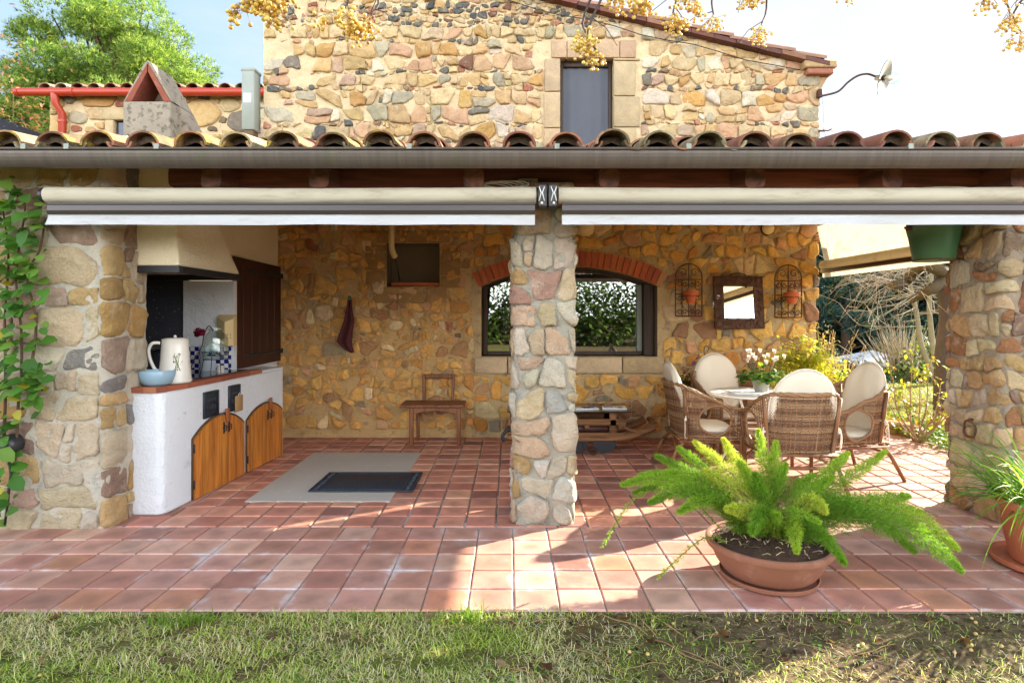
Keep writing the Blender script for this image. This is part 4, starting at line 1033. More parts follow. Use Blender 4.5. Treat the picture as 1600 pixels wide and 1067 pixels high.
mb = MB(); mb.box(-3.88, -3.42, 5.2, 6.0, 1.155, 1.195, .006); mb.box(-3.46, -3.43, 5.22, 5.25, .94, 1.155, .003); mb.box(-3.86, -3.83, 5.22, 5.25, .94, 1.155, .003); bp(mb.build('grill_shelf', mat('grey_steel', S(110, 106, 104, .6), .55, .5), None, smooth=False))
mb = MB(); mb.box(-3.8, -3.5, 5.3, 5.9, .945, 1.15, .01); bp(mb.build('fire_box', MAT['iron'], None, smooth=False))
mb = MB(); mb.box(-2.905, -2.862, 4.466, 4.6, .956, 1.16, .004); mb.col = S(180, 110, 80, .6); bp(mb.build('brick_jamb', mat('red_brick_jamb', S(176, 116, 90, .6), .85, var=(14, .3), bump=[(30, .5, .01)]), None))
# hood
b0 = [(-3.9, 4.50), (-2.49, 4.50), (-2.49, 5.52), (-3.9, 5.52)]; t0 = [(-3.9, 4.515), (-2.525, 4.515), (-2.525, 5.17), (-3.9, 5.17)]
mb = MB(); zb, zt = 1.865, 2.275
A = [mb.vert((x, y, zb)) for x, y in b0]; B = [mb.vert((x, y, zt)) for x, y in t0]; C = [mb.vert((x, y, 2.66)) for x, y in [(-3.9, 4.52), (-2.56, 4.52), (-2.56, 4.98), (-3.9, 4.98)]]
for U, V in ((A, B), (B, C)):
    for i in range(4): mb.face((U[i], U[(i + 1) % 4], V[(i + 1) % 4], V[i]))
mb.face(A); o = bp(mb.build('hood', MAT['cream_plaster'], None, smooth=False)); md = o.modifiers.new('soft', 'BEVEL'); md.width = .014; md.segments = 2; md.limit_method = 'ANGLE'; md.angle_limit = R(25)
mb = MB(); mb.box(-3.9, -2.484, 4.494, 4.53, 1.812, 1.864, .003); mb.box(-2.52, -2.484, 4.5305, 5.526, 1.812, 1.864, .003); mb.box(-3.9, -2.5205, 5.49, 5.526, 1.812, 1.864, .003); bp(mb.build('hood_rim', MAT['iron'], None, smooth=False))
mb = MB(); mb.prism([(6.02, 2.10), (6.2, 2.10), (7.275, 2.085), (7.275, 3.1), (5.2, 3.1), (5.2, 2.29), (5.52, 2.13)], lambda y, z: (-2.9, y, z), lambda y, z: (-2.82, y, z)); bp(mb.build('plaster_wall', MAT['cream_plaster'], None, smooth=False))
# arched doors on the counter side (drawn in the plane of the side)
ang = math.atan(.0743)
def sidep(y, z, d=0.0): return (side_x(y) + d * math.cos(ang), y - d * math.sin(ang), z)
def arch_door(y0, y1, zs, za, bolt):
    c = (y0 + y1) / 2; a = (y1 - y0) / 2; s = za - zs; r_ = (a * a + s * s) / (2 * s)
    top = lambda y: za - r_ + math.sqrt(max(0, r_ * r_ - (y - c) ** 2))
    mb = MB(); n = 8; w = (y1 - y0) / n
    for k in range(n):
        p, q = y0 + w * k + .0025, y0 + w * (k + 1) - .0025; tt = rnd.uniform(.85, 1.12); mb.col = (tt, tt * rnd.uniform(.93, 1.05), tt)
        dd = .020 + rnd.uniform(0, .003)
        mb.prism([(p, .012), (q, .012), (q, top(q)), ((p + q) / 2, top((p + q) / 2)), (p, top(p))], lambda y, z: sidep(y, z, -.02), lambda y, z: sidep(y, z, dd))
    d = bp(mb.build('door', MAT['door_wood'], None, smooth=False))
    mb = MB(); pts_ = [(y0 - .012, .01), (y0 - .012, zs)] + [(y0 - .012 + (2 * a + .024) * i / 14, top(min(max(y0 - .0 + 2 * a * i / 14, y0), y1)) + .012) for i in range(15)] + [(y1 + .012, .01)]
    mb.tube([sidep(y, z, .006) for y, z in pts_], .009, 5); m_ = mb.build('door_surround', mat('old_iron_edge', S(110, 84, 60, .5), .8), None); m_.parent = d
    for yy in (c + bolt - .035, c + bolt + .045):
        mb = MB(); mb.box(-.014, .014, -.004, .004, -.055, .055, .003, 1, None); mb2 = MB()
        M = Matrix.Translation(Vector(sidep(yy, za - .115, .025))) @ Matrix.Rotation(R(90) - ang, 4, 'Z')
        mb2.box(-.010, .010, -.003, .005, -.05, .05, .003, 1, M); mb2.box(-.016, .016, -.003, .004, -.014, .014, .003, 1, M); mb2.tube([M @ Vector((0, -.0, .028)), M @ Vector((0, -.022, .02)), M @ Vector((0, -.022, -.02)), M @ Vector((0, -.0, -.028))], .0045, 5)
        m_ = mb2.build('handle', MAT['iron'], None); m_.parent = d
    mb = MB(); M = Matrix.Translation(Vector(sidep(c + bolt + .01, za - .012, .034))) @ Matrix.Rotation(R(90) - ang, 4, 'Z') @ Matrix.Rotation(R(-6), 4, 'Y'); mb.box(-.028, .028, -.007, .007, -.055, .065, .004, 1, M); m_ = mb.build('turn_latch', mat('latch_wood', S(186, 112, 66, .6), .6, var=(20, .2)), None); m_.parent = d
    for z in (.13, .42):
        mb = MB(); mb.tube([sidep(y0 - .008, z - .035, .02), sidep(y0 - .008, z + .035, .02)], .008, 6); m_ = mb.build('hinge', MAT['iron'], None); m_.parent = d
arch_door(4.815, 5.585, .485, .622, .07); arch_door(5.655, 6.365, .485, .60, .06)
def vent(y0, y1, z0, z1):
    mb = MB(); M = Matrix.Translation(Vector(sidep((y0 + y1) / 2, (z0 + z1) / 2, 0))) @ Matrix.Rotation(R(90) - ang, 4, 'Z'); w, h = (y1 - y0) / 2, (z1 - z0) / 2
    mb.box(-w, w, -.010, .01, -h, h, .004, 1, M)
    for s in (-1, 1): mb.box(s * (w - .008) - .007, s * (w - .008) + .007, -.017, -.009, -h + .002, h - .002, .002, 1, M); mb.box(-w + .015, w - .015, -.017, -.009, s * (h - .008) - .006, s * (h - .008) + .006, .002, 1, M)
    for i in range(5):
        x = -w * .5 + w * i / 4
        for z in (-h * .28, h * .28): mb.box(x - .006, x + .006, -.016, -.009, z - h * .2, z + h * .2, .002, 1, M)
    mb.box(-w * .3, w * .3, -.018, -.009, -.008, .008, .002, 1, M)
    bp(mb.build('vent_grille', mat('dark_vent_metal', S(66, 74, 86, .55), .45, .4), None))
vent(4.955, 5.175, .63, .852); vent(5.335, 5.53, .625, .86)
# dark plank door above the counter
t = thing('cupboard_door', 'tall dark red plank door above the far end of the white counter', 'door', (-2.80, 6.7, .94))
mb = MB(); n = 6
for k in range(n):
    a, b = -.66 + 1.22 * k / n, -.66 + 1.22 * (k + 1) / n; v_ = rnd.uniform(.8, 1.15); mb.col = (v_, v_, v_); mb.box(-.01, .018 + rnd.uniform(0, .003), a + .002, b - .002, .0, 1.145 - (k + .5) / n * .012, .002)
mb.build('planks', MAT['dark_wood'], t, smooth=False)
for z in (.12, 1.02):
    mb = MB(); mb.bar((.023, -.4, z), (.023, .56, z), .006, .035, .002); mb.tube([(.03, .57, z - .03), (.03, .57, z + .03)], .012, 7); mb.build('strap_hinge', MAT['iron'], t)
# chimney
t = thing('chimney', 'weathered concrete chimney with an A-shaped brick cap above the porch roof', 'chimney', (-3.03, 5.15, 2.8))
mb = MB(); mb.box(-.20, .20, -.16, .2, -.2, .475, .012, 2); mb.build('stack', MAT['concrete'], t, auto=40)
mb = MB()
for s in (-1, 1):
    mb.col = jit(S(178, 96, 70, .6), .1); mb.prism([(s * .19, .478), (s * .135, .478), (s * .005, .725), (s * .005, .79)] if s > 0 else [(s * .19, .478), (s * .135, .478), (s * .005, .725), (s * .005, .79)], lambda x, z: (x, -.15, z), lambda x, z: (x, .17, z))
mb.build('cap_bricks', MAT['brick'], t, smooth=False)
mb = MB()
for s in (-1, 1):
    mb.prism([(s * .205, .478), (s * .193, .478), (s * .004, .793), (s * .004, .82), (s * .03, .80)], lambda x, z: (x, -.142, z), lambda x, z: (x, .18, z))
mb.box(-.14, .14, .12, .19, .47, .62)
mb.prism([(.2, -.2), (.38, -.2), (.38, .1), (.2, .48)], lambda x, z: (x, -.05, z), lambda x, z: (x, .2, z))
mb.prism([(-.13, .476), (.13, .476), (0, .72)], lambda x, z: (x, .09, z), lambda x, z: (x, .12, z))
mb.build('cap_render', MAT['concrete'], t, smooth=False)

# ------------------------------------------------------------------ wing behind, on the left
t = thing('stone_wing', 'lower stone wing behind the porch with red gutter, downpipe and a tiny window', 'house', (-6.6, 10.6, 0))
WO = (6.6, -10.6, 0)
def wgp(o, par=None): o.parent = par or t; o.location = WO if par is None else (0, 0, 0); return o
wl, wr_, yw, zt = -8.15, -3.0, 10.6, 5.36
q0, q1, qz0, qz1 = -7.0, -6.78, 4.55, 4.93
wm = lambda u, v, d: (u, yw - d, v)
mb = MB(); mortar(mb, frange(wl, wr_, .07, (q0, q1)), lambda x: [(2.6, qz0), (qz1, zt)] if q0 < x < q1 else [(2.6, zt)], wm, .07, .012); mb.quad((wl, yw, 0), (wr_, yw, 0), (wr_, yw, 2.6), (wl, yw, 2.6)); mb.quad((wl, yw, 0), (wl, yw + 4, 0), (wl, yw + 4, zt), (wl, yw, zt)); mb.quad((q0, yw + .1, qz0), (q1, yw + .1, qz0), (q1, yw + .1, qz1), (q0, yw + .1, qz1)); wgp(mb.build('wall_mortar', MAT['mortar_tan'], None))
mb = MB(); stones(mb, wl, wr_, 3.7, zt, wm, [(.18, .25, 60, PAL_UP, 0), (.1, .16, 300, PAL_UP, 0), (.05, .08, 900, PAL_SM + PAL_UP, 0)], 51, 1.4, .014, .04, multi_clip([lambda u, v, m: rect_clip(u, v, m, q0 - .16, q1 + .16, qz0 - .1, qz1 + .22)])); wgp(mb.build('wall_stones', MAT['stone'], None))
mb = MB(); mb.col = S(222, 196, 150, .66); mb.box(q0 - .3, q1 + .3, yw - .05, yw + .09, qz1 + .003, qz1 + .22, .015); mb.box(q0 - .16, q0 - .002, yw - .045, yw + .09, qz0 - .1, qz1, .015); mb.box(q1 + .002, q1 + .16, yw - .045, yw + .09, qz0 - .1, qz1, .015); wgp(mb.build('window_surround', MAT['ashlar'], None))
mb = MB(); mb.box(q0 + .003, q1 - .003, yw + .05, yw + .08, qz0, qz1 - .002, .003); f_ = wgp(mb.build('window', MAT['iron'], None)); mb = MB(); mb.box(q0 + .02, q1 - .03, yw + .04, yw + .049, qz0, qz1 - .03); p_ = mb.build('pane', mat('dusk_pane', S(80, 88, 108, .6), .2), None, smooth=False); p_.parent = f_
mb = MB(); n = 18
for k in range(n):
    x = wl - .12 + (k + .5) * (wr_ - wl) / n
    for row in range(9):
        ya = yw - .16 + row * .42; za = zt + .085 + row * .42 * .26; mb.col = jit(pick(TC, rnd), .16); barrel(mb, x, ya, ya + .48, za, za + .11, .115, .095, 1, .016, 8); mb.col = jit(pick(TC, rnd), .16); barrel(mb, x + .144, ya + .02, ya + .48, za + .03, za + .135, .095, .105, -1, .014, 6, .9)
wgp(mb.build('roof_tiles', MAT['roof_plain'], None, auto=50))
mb = MB(); mb.prism([(yw - .1, zt + .0), (yw + 4, zt + 1.0), (yw + 4, zt + 1.03), (yw - .1, zt + .03)], lambda y, z: (wl - .1, y, z), lambda y, z: (wr_, y, z)); wgp(mb.build('roof_boards', MAT['beam_wood'], None, smooth=False))
mb = MB(); mb.tube([(wl - .42, yw - .2, zt + .0), (wr_ - .05, yw - .2, zt + .0)], .068, 12)
for x in (wl - .41, -7.6, -6.5, -4.4, -3.5): mb.tube([(x - .03, yw - .2, zt), (x + .03, yw - .2, zt)], .08, 12)
g_ = wgp(mb.build('gutter', MAT['red_gutter'], None, auto=50))
mb = MB(); mb.tube([(-7.92, yw - .2, zt - .03), (-7.9, yw - .2, zt - .2), (-7.86, yw - .1, zt - .34), (-7.86, yw - .1, 3.0)], .062, 12); mb.tube([(-7.86, yw - .1, zt - .5), (-7.86, yw - .1, zt - .46)], .072, 12); wgp(mb.build('downpipe', MAT['red_gutter'], None, auto=50))
# meter box at the corner of the house
t = thing('meter_box', 'pale grey-green metal box with a white sticker at the left corner of the upper wall', 'utility box', (-3.12, 7.22, 3.7))
mb = MB(); mb.box(-.08, .07, -.09, .1, .0, .72, .008); mb.box(-.09, .08, -.095, .1, .70, .735, .004); mb.build('cabinet', MAT['grey_box'], t); mb = MB(); mb.box(-.055, .035, -.0945, -.091, .32, .43); mb.build('sticker', MAT['white_plastic'], t, smooth=False); mb = MB(); mb.box(-.06, .05, -.08, .08, -.1, -.002, .01); mb.build('cable_cover', mat('brown_rust_metal', S(130, 100, 66, .55), .7), t)
# lamp
t = thing('wall_lamp', 'swan-neck outdoor lamp with a tilted enamel shade on the upper right corner of the house', 'lamp', (3.74, 7.25, 4.16))
L0 = Vector((3.74, 7.25, 4.16))
ctr = [(1278, 151), (1290, 149), (1310, 143), (1325, 129), (1340, 119), (1355, 116), (1368, 120)]
def spl(pts, n=6):
    pts = [Vector(p) for p in pts]; out = []
    for i in range(len(pts) - 1):
        p0, p1, p2, p3 = pts[max(i - 1, 0)], pts[i], pts[i + 1], pts[min(i + 2, len(pts) - 1)]
        for k in range(n):
            q = k / n; out.append(.5 * ((2 * p1) + (p2 - p0) * q + (2 * p0 - 5 * p1 + 4 * p2 - p3) * q * q + (3 * p1 - p0 - 3 * p2 + p3) * q ** 3))
    out.append(pts[-1]); return out
mb = MB(); mb.tube([p - L0 for p in spl([P(a, b, 7.2) for a, b in ctr])], .013, 8); mb.box(-.03, .02, -.06, .03, -.05, .05, .008); mb.build('arm', MAT['rust'], t)
ax = Vector((.70, -.66, -.30)).normalized(); M = Matrix.Translation(P(1372, 122, 7.2) - L0) @ ax.to_track_quat('Z', 'Y').to_matrix().to_4x4()
mb = MB(); mb.lathe([(.03, -.03), (.035, .02), (.09, .045), (.205, .065), (.208, .072), (.205, .076), (.09, .056), (.04, .045), (.0, .045)], 32, (0, 0, 0), M); mb.build('shade', mat('enamel', S(158, 150, 128, .5), .4, var=(6, .1)), t, auto=60)
mb = MB(); mb.lathe([(.028, .045), (.034, .06), (.034, .075)], 16, (0, 0, 0), M); mb.build('socket', MAT['rust'], t)
mb = MB(); mb.lathe([(.04, .06), (.062, .09), (.068, .14), (.062, .20), (.035, .232), (0, .24)], 18, (0, 0, 0), M); mb.build('glass_jar', MAT['glass'], t)
mb = MB(); mb.lathe([(.014, .07), (.03, .11), (.032, .135), (.02, .16), (0, .168)], 14, (0, 0, 0), M); mb.build('bulb', MAT['ceramic'], t)
t = thing('insulator', 'small ceramic insulator with wires beside the upper right house corner', 'insulator', (3.78, 7.22, 3.70))
mb = MB(); mb.box(-.06, .02, -.01, .01, .0, .02, .003); mb.tube([(.0, 0, .02), (.05, 0, .01), (.10, 0, .03)], .008, 6); mb.build('bracket', MAT['rust'], t)
mb = MB(); mb.ball((.11, 0, .05), .022, 2); mb.ball((.11, 0, .015), .02, 2); mb.ball((.02, 0, .03), .018, 2); mb.build('bobbin', MAT['ceramic'], t)
mb = MB(); mb.tube([(-.02, 0, .45), (-.0, -.01, .25), (-.0, 0, .05), (.03, 0, -.06), (.08, 0, -.04), (.13, 0, -.12), (.13, 0, -.3)], .004, 5); mb.build('wire', MAT['cable'], t)
# ------------------------------------------------------------------ things on the counter
t = thing('jug', 'tall cream jug with a painted flower sprig and big handle on the counter', 'jug', (-2.675, 4.78, .957))
mb = MB(); mb.lathe([(.0, .0), (.118, 0), (.124, .012), (.118, .024), (.112, .10), (.104, .20), (.098, .30), (.096, .335), (.101, .345), (.093, .345), (.09, .30), (.1, .03), (0, .02)], 36); mb.build('body', MAT['ceramic'], t, auto=50)
mb = MB(); mb.tube(spl([(-.085, -.06, .315), (-.13, -.085, .315), (-.155, -.095, .27), (-.15, -.09, .2), (-.125, -.075, .12), (-.10, -.055, .085)]), .014, 8); mb.build('handle', MAT['ceramic'], t)
mb = MB(); mb.lathe([(0, .356), (.07, .354), (.088, .346), (.09, .34)], 24); mb.ball((0, 0, .366), .014, 1); mb.build('lid', MAT['ceramic'], t)
def onjug(a, z, d=.0015):
    r_ = .118 - z * .066 + d; return Vector((r_ * math.sin(a), -r_ * math.cos(a), z))
mb = MB(); r_ = random.Random(5)
for k in range(4):
    a0 = .45 + .12 * k; pts_ = [onjug(a0 + .12 * math.sin(i * .8 + k), .10 + .03 * i, .0015) for i in range(5)]; mb.col = S(104, 130, 60, .7); mb.tube(pts_, .0016, 4)
    for i in range(7):
        z = .10 + .02 * i; a = a0 + r_.uniform(-.1, .1); c = onjug(a, z, .003); da = r_.uniform(-.12, .12); mb.col = jit(pick([(4, S(112, 140, 66, .7)), (2, S(190, 170, 60, .7)), (1, S(72, 56, 120, .7))], r_), .2)
        mb.quad(c, onjug(a + da * .5, z + .014, .003), onjug(a + da, z + .018, .003), onjug(a + da * .6, z + .003, .003))
mb.col = S(72, 60, 120, .7); mb.ball(onjug(.42, .17, .001), .008, 1, (1, .3, 1)); mb.build('painted_sprig', MAT['any'], t, smooth=False)
mb = MB(); prof = [(0, 0), (.085, 0), (.105, .02), (.12, .06), (.125, .108), (.121, .113), (.116, .105), (.1, .02), (0, .012)]
n = 40; rings = []
for r0, z in prof: rings.append([mb.vert(((r0 * (1 + .045 * math.sin(5 * 2 * math.pi * k / n) * (z / .11))) * math.cos(2 * math.pi * k / n), (r0 * (1 + .045 * math.sin(5 * 2 * math.pi * k / n) * (z / .11))) * math.sin(2 * math.pi * k / n), z)) for k in range(n)])
for A, B in zip(rings, rings[1:]):
    for k in range(n): mb.face((A[k], A[(k + 1) % n], B[(k + 1) % n], B[k]))
o = mb.build('bowl', MAT['blue_ceramic'], None, auto=50); o.location = (-2.715, 4.60, .957); tag(o, 'pale blue scalloped bowl standing before the cream jug', 'bowl')
t = thing('spice_pot', 'little white pot with a black lid beside the blue bowl', 'pot', (-2.845, 4.57, .957))
mb = MB(); mb.box(-.028, .028, -.028, .028, 0, .075, .008, 2); mb.build('body', MAT['white_plastic'], t, auto=40); mb = MB(); mb.lathe([(0, .1), (.026, .1), (.028, .096), (.028, .076), (0, .076)], 16); mb.build('lid', MAT['black_plastic'], t, auto=40)
mb = MB(); mb.lathe([(0, .0), (.036, 0), (.034, .055), (.036, .06), (.033, .06), (.03, .006), (0, .005)], 20); o = mb.build('cup', MAT['ceramic'], None, auto=50); o.location = (-2.72, 5.62, .957); tag(o, 'small white cup at the back of the hob by the tiles', 'cup')
t = thing('jar_stand', 'thin black wire stand holding the glass jar above the hob', 'stand', (-2.68, 5.45, .957))
mb = MB()
for z, r_ in ((.135, .105), (.20, .112)): mb.tube([(r_ * math.cos(a), r_ * math.sin(a), z) for a in [2 * math.pi * i / 24 for i in range(25)]], .0035, 5)
for k in range(4):
    a = math.pi / 4 + math.pi / 2 * k; mb.tube([(.112 * math.cos(a), .112 * math.sin(a), .20), (.105 * math.cos(a), .105 * math.sin(a), .13), (.13 * math.cos(a), .13 * math.sin(a), .004)], .0035, 5)
mb.build('wire_frame', MAT['iron'], t)
t = thing('glass_jar', 'large clear glass jar in the wire stand, bluish scraps at its bottom', 'jar', (-2.68, 5.45, 1.10))
mb = MB(); mb.lathe([(0, .0), (.085, .0), (.10, .015), (.102, .18), (.09, .215), (.062, .235), (.06, .25), (.068, .256), (.068, .276), (.056, .276), (.054, .24), (.082, .212), (.096, .175), (.094, .02), (0, .008)], 30); mb.build('glass', MAT['glass'], t, auto=60)
mb = MB(); r_ = random.Random(8)
for k in range(16): mb.col = pick([(2, S(60, 80, 160, .7)), (2, S(200, 210, 220, .7)), (1, S(190, 180, 150, .7))], r_); mb.ball((r_.uniform(-.05, .05), r_.uniform(-.05, .05), .02 + r_.uniform(0, .025)), r_.uniform(.012, .02), 1, (1.3, 1, .6))
mb.build('contents', MAT['any'], t)
mb = MB(); mb.col = S(205, 218, 230, .8); mb.lathe([(0, 0), (.07, 0), (.072, .23), (.066, .24), (.0, .24)], 20); o = mb.build('canister', MAT['any'], None, auto=50); o.location = (-2.93, 5.8, .957); tag(o, 'pale blue-white canister behind the dried red flower', 'canister')
t = thing('dried_flower', 'drooping dark red flower on a bent stalk between jug and glass jar', 'flower', (-2.77, 5.2, .957))
mb = MB(); mb.col = S(74, 40, 44, .7); mb.tube(spl([(-.02, 0, .02), (.03, -.02, .14), (.09, 0, .26), (.10, .02, .36), (.13, .04, .44), (.17, .04, .40)]), .005, 6); mb.ball((.075, -.01, .235), .008, 1); mb.build('stalk', MAT['any'], t)
mb = MB(); r_ = random.Random(3)
for k in range(46):
    d = Vector((r_.gauss(0, 1), r_.gauss(0, 1), r_.gauss(0, 1))).normalized(); c = Vector((.085, -.02, .39)) + d * r_.uniform(.01, .045); u = d.orthogonal().normalized() * r_.uniform(.02, .032); w = d.cross(u).normalized() * .028; mb.col = jit(S(120, 14, 50, .7), .35)
    mb.quad(c - u, c - w * .7 + d * .01, c + u, c + w * .7 + d * .01)
mb.build('bloom', MAT['petal'], t, smooth=False)
t = thing('socket_box', 'cream plastic box with slanted top fixed to the white panel over the tiles', 'box', (-2.82, 5.975, 1.19))
mb = MB(); mb.prism([(-.095, .012), (-.095, .055 - .085), (.03, -.125), (.085, -.06), (.085, .012)], lambda x, y: (x, y, .0 + (.02 if x < .0 else 0)), lambda x, y: (x, y, .30 + y * .55)); mb.build('case', MAT['cream_plastic'], t, smooth=False)
mb = MB()
for x in (.048, .066):
    for z in (.08, .11): mb.ball((x, -.125 + (x - .03) * 1.18, z), .006, 1, (1, 1, 1))
mb.build('holes', MAT['black_plastic'], t)
t = thing('price_tag', 'kraft paper tag on a white string hanging on the right vent grille', 'tag', sidep(5.47, .70, .03))
t.rotation_euler = (0, 0, R(90) - ang); mb = MB(); mb.box(-.065, .065, -.004, .004, -.085, .06, .002); mb.build('card', MAT['paper'], t); mb = MB(); mb.tube([(-.02, -.003, .055), (.0, -.006, .085), (.02, -.003, .055)], .0025, 4); mb.build('string', MAT['white_plastic'], t)

# ------------------------------------------------------------------ on the back wall
t = thing('wall_socket', 'cream surface socket with a thin cable on the rubble wall', 'socket', P(522, 400, 7.27))
mb = MB(); mb.box(-.045, .045, -.03, .03, -.042, .042, .01, 2); mb.build('case', MAT['cream_plastic'], t, auto=40); mb = MB()
for x in (-.014, .014): mb.ball((x, -.031, 0), .006, 1, (1, .3, 1))
mb.build('holes', MAT['black_plastic'], t); mb = MB(); mb.tube([(0, -.0, .04), (.003, -.005, .3), (-.002, -.005, .7)], .006, 5); mb.build('cable', MAT['cable'], t)
t = thing('conduit', 'fat cream plastic pipe with a black cable coming down beside the wall niche', 'pipe', P(612, 400, 7.2))
mb = MB(); mb.tube(spl([(-.0, .0, .55), (.0, .0, .25), (.002, -.01, .10), (.025, -.0, .02), (.04, .02, -.01)]), .036, 12); mb.build('pipe', MAT['cream_plastic'], t, auto=50)
mb = MB(); mb.tube([(-.05, .05, .15), (-.03, .06, .07), (.03, .03, .0), (.045, .06, -.05), (.075, .12, -.30)], .009, 6); mb.build('cable', MAT['black_plastic'], t)
t = thing('hanging_cloth', 'maroon cloth hanging in folds from a green hook on the rubble wall', 'cloth', P(547, 468, 7.22))
mb = MB(); rows = 14; rr = []
out = [(.0, -.02, .02), (.2, -.035, .03), (.4, -.06, .05), (.6, -.11, .03), (.78, -.155, .02), (.9, -.09, .03), (1, .015, .045)]
for i in range(rows + 1):
    f = i / rows
    for a, b in zip(out, out[1:]):
        if a[0] <= f <= b[0]: q = (f - a[0]) / (b[0] - a[0]); l_, r__ = a[1] + (b[1] - a[1]) * q, a[2] + (b[2] - a[2]) * q; break
    row = []
    for k in range(13):
        s = k / 12; row.append(mb.vert((l_ + (r__ - l_) * s, -.02 - .022 * math.sin(s * 9 + f * 2) * min(1, f * 3 + .2), -f * .64 - (.0 if s > .6 else 0))))
    rr.append(row)
for A, B in zip(rr, rr[1:]):
    for k in range(12): mb.face((A[k], A[k + 1], B[k + 1], B[k]))
c_ = mb.build('cloth', MAT['cloth_red'], t); md = c_.modifiers.new('thick', 'SOLIDIFY'); md.thickness = .006
mb = MB(); mb.col = S(50, 120, 96, .7); mb.ball((0, -.02, .015), .03, 2, (.8, .5, 1)); mb.build('hook', MAT['any'], t)
t = thing('wall_light', 'cream half-dome wall light just right of the middle pillar', 'wall light', P(913, 360, 7.2))
mb = MB(); mb.lathe([(0, -.075), (.06, -.065), (.105, -.035), (.118, .0), (.118, .06), (.1, .07), (0, .07)], 28); mb.build('dome', MAT['cream_plastic'], t, auto=50); mb = MB(); mb.box(-.05, .05, .08, .12, -.04, .07, .006); mb.build('back_plate', MAT['cream_plastic'], t)
t = thing('wall_light', 'round cream disc light high on the wall above the right iron trellis', 'wall light', P(1200, 357, 7.24))
M = Matrix.Rotation(R(90), 4, 'X'); mb = MB(); mb.lathe([(0, .035), (.05, .03), (.075, .012), (.078, 0), (.07, -.03), (0, -.03)], 28, (0, 0, 0), M); mb.build('disc', MAT['cream_plastic'], t, auto=50); mb = MB(); mb.lathe([(.079, .012), (.086, .006), (.086, -.02), (.079, -.02)], 28, (0, 0, 0), M); mb.build('rim', MAT['rust'], t)
def trellis(px, py, label, rz):
    t = thing('iron_trellis', label, 'trellis', P(px, py, 7.215), 'rusty iron wall trellises with a clay pot')
    w, hb, ht = .160, -.315, .155
    mb = MB(); b = lambda pts, r=.006: mb.tube(pts, r, 5)
    arc = [(w * math.cos(math.pi * i / 16), 0, ht + w * math.sin(math.pi * i / 16)) for i in range(17)]
    b([(w, 0, hb)] + arc + [(-w, 0, hb)], .008); b([(-w, 0, hb), (w, 0, hb)], .008); b([(-w, 0, ht - .03), (w, 0, ht - .03)]); b([(-w, 0, -.05), (w, 0, -.05)]); b([(0, 0, hb), (0, 0, ht + w)])
    for x in (-.08, .08): b([(x, 0, hb), (x, 0, ht - .03)])
    def scroll(cx, cz, s, flip, r0=.045):
        pts = []
        for i in range(18):
            a = i / 17 * 2 * math.pi * 1.15; r_ = r0 * (1 - i / 17 * .72); pts.append((cx + flip * r_ * math.cos(a), 0, cz + s * r_ * math.sin(a)))
        b(pts, .005)
    for f in (-1, 1):
        scroll(f * .07, ht + .055, 1, f, .055); scroll(f * .11, ht - .075, -1, f, .036); scroll(f * .045, ht - .085, -1, -f, .034); scroll(f * .11, -.095, -1, f, .036); scroll(f * .045, -.095, 1, -f, .034); scroll(f * .11, hb + .045, 1, f, .036); scroll(f * .045, hb + .05, 1, -f, .034)
    for f in (-1, 1): b([(f * .06, 0, hb + .1), (f * .10, -.01, hb + .16), (f * .06, -.012, hb + .2)], .006)
    mb.build('scrollwork', MAT['rust'], t)
    mb = MB(); zc = -.075; b2 = [(.115 * math.cos(a), -.06 + .075 * math.sin(a) - .03, zc) for a in [math.pi * 2 * i / 20 for i in range(21)]]; mb.tube(b2, .006, 5); mb.tube([(0, 0, zc), (0, -.03, zc)], .006, 5); mb.build('pot_ring', MAT['rust'], t)
    mb = MB(); mb.lathe([(0, -.13), (.045, -.13), (.062, -.06), (.088, -.035), (.094, -.015), (.094, .012), (.084, .012), (.08, -.01), (0, -.012)], 24, (0, -.09, zc + .045)); mb.build('clay_pot', MAT['clay_orange'], t, auto=40)
    mb = MB(); mb.lathe([(0, .045), (.05, .045), (.054, .04), (.052, -.01), (0, -.01)], 20, (-.0, -.09, zc + .045)); mb.build('candle', mat('orange_wax', S(206, 128, 50, .7), .6), t, auto=40)
    return t
trellis(1076, 453, 'rusty arched iron trellis with a clay pot, nearest the arched window', 0)
trellis(1231.5, 455, 'rusty arched iron trellis with a clay pot, nearest the house corner', 0)
t = thing('wall_mirror', 'square mirror in a wide rusty embossed iron frame between the two trellises', 'mirror', P(1154, 472.5, 7.215)); t.rotation_euler = (R(-5), 0, R(8))
mb = MB(); w, g_in = .318, .192
for s in (-1, 1): mb.box(-w, w, -.018, .01, s * (w + g_in) / 2 - (w - g_in) / 2, s * (w + g_in) / 2 + (w - g_in) / 2, .006); mb.box(s * (w + g_in) / 2 - (w - g_in) / 2, s * (w + g_in) / 2 + (w - g_in) / 2, -.0179, .0099, -g_in + .001, g_in - .001, .006)
r_ = random.Random(2)
for s in (-1, 1):
    for q in (-1, 1): mb.lathe([(0, .01), (.02, .012), (.034, .004), (.044, .012), (.05, 0)], 16, (s * .26, -.017, q * .26), Matrix.Rotation(R(90), 4, 'X'))
for k in range(150):
    side = r_.randrange(4); a = r_.uniform(-.21, .21); o = .255 + r_.uniform(-.045, .045); x, z = ((a, o), (a, -o), (o, a), (-o, a))[side]
    an = r_.uniform(0, 6.28); L = r_.uniform(.015, .04); mb.tube([(x - L * math.cos(an), -.018, z - L * math.sin(an)), (x + .01, -.026, z + .006), (x + L * math.cos(an), -.018, z + L * math.sin(an))], .006, 4)
for k in range(40):
    f = -w + 2 * w * (k + .5) / 40
    for s in (-1, 1): mb.ball((f, -.016, s * (w - .006)), .006, 1); mb.ball((s * (w - .006), -.016, f), .006, 1)
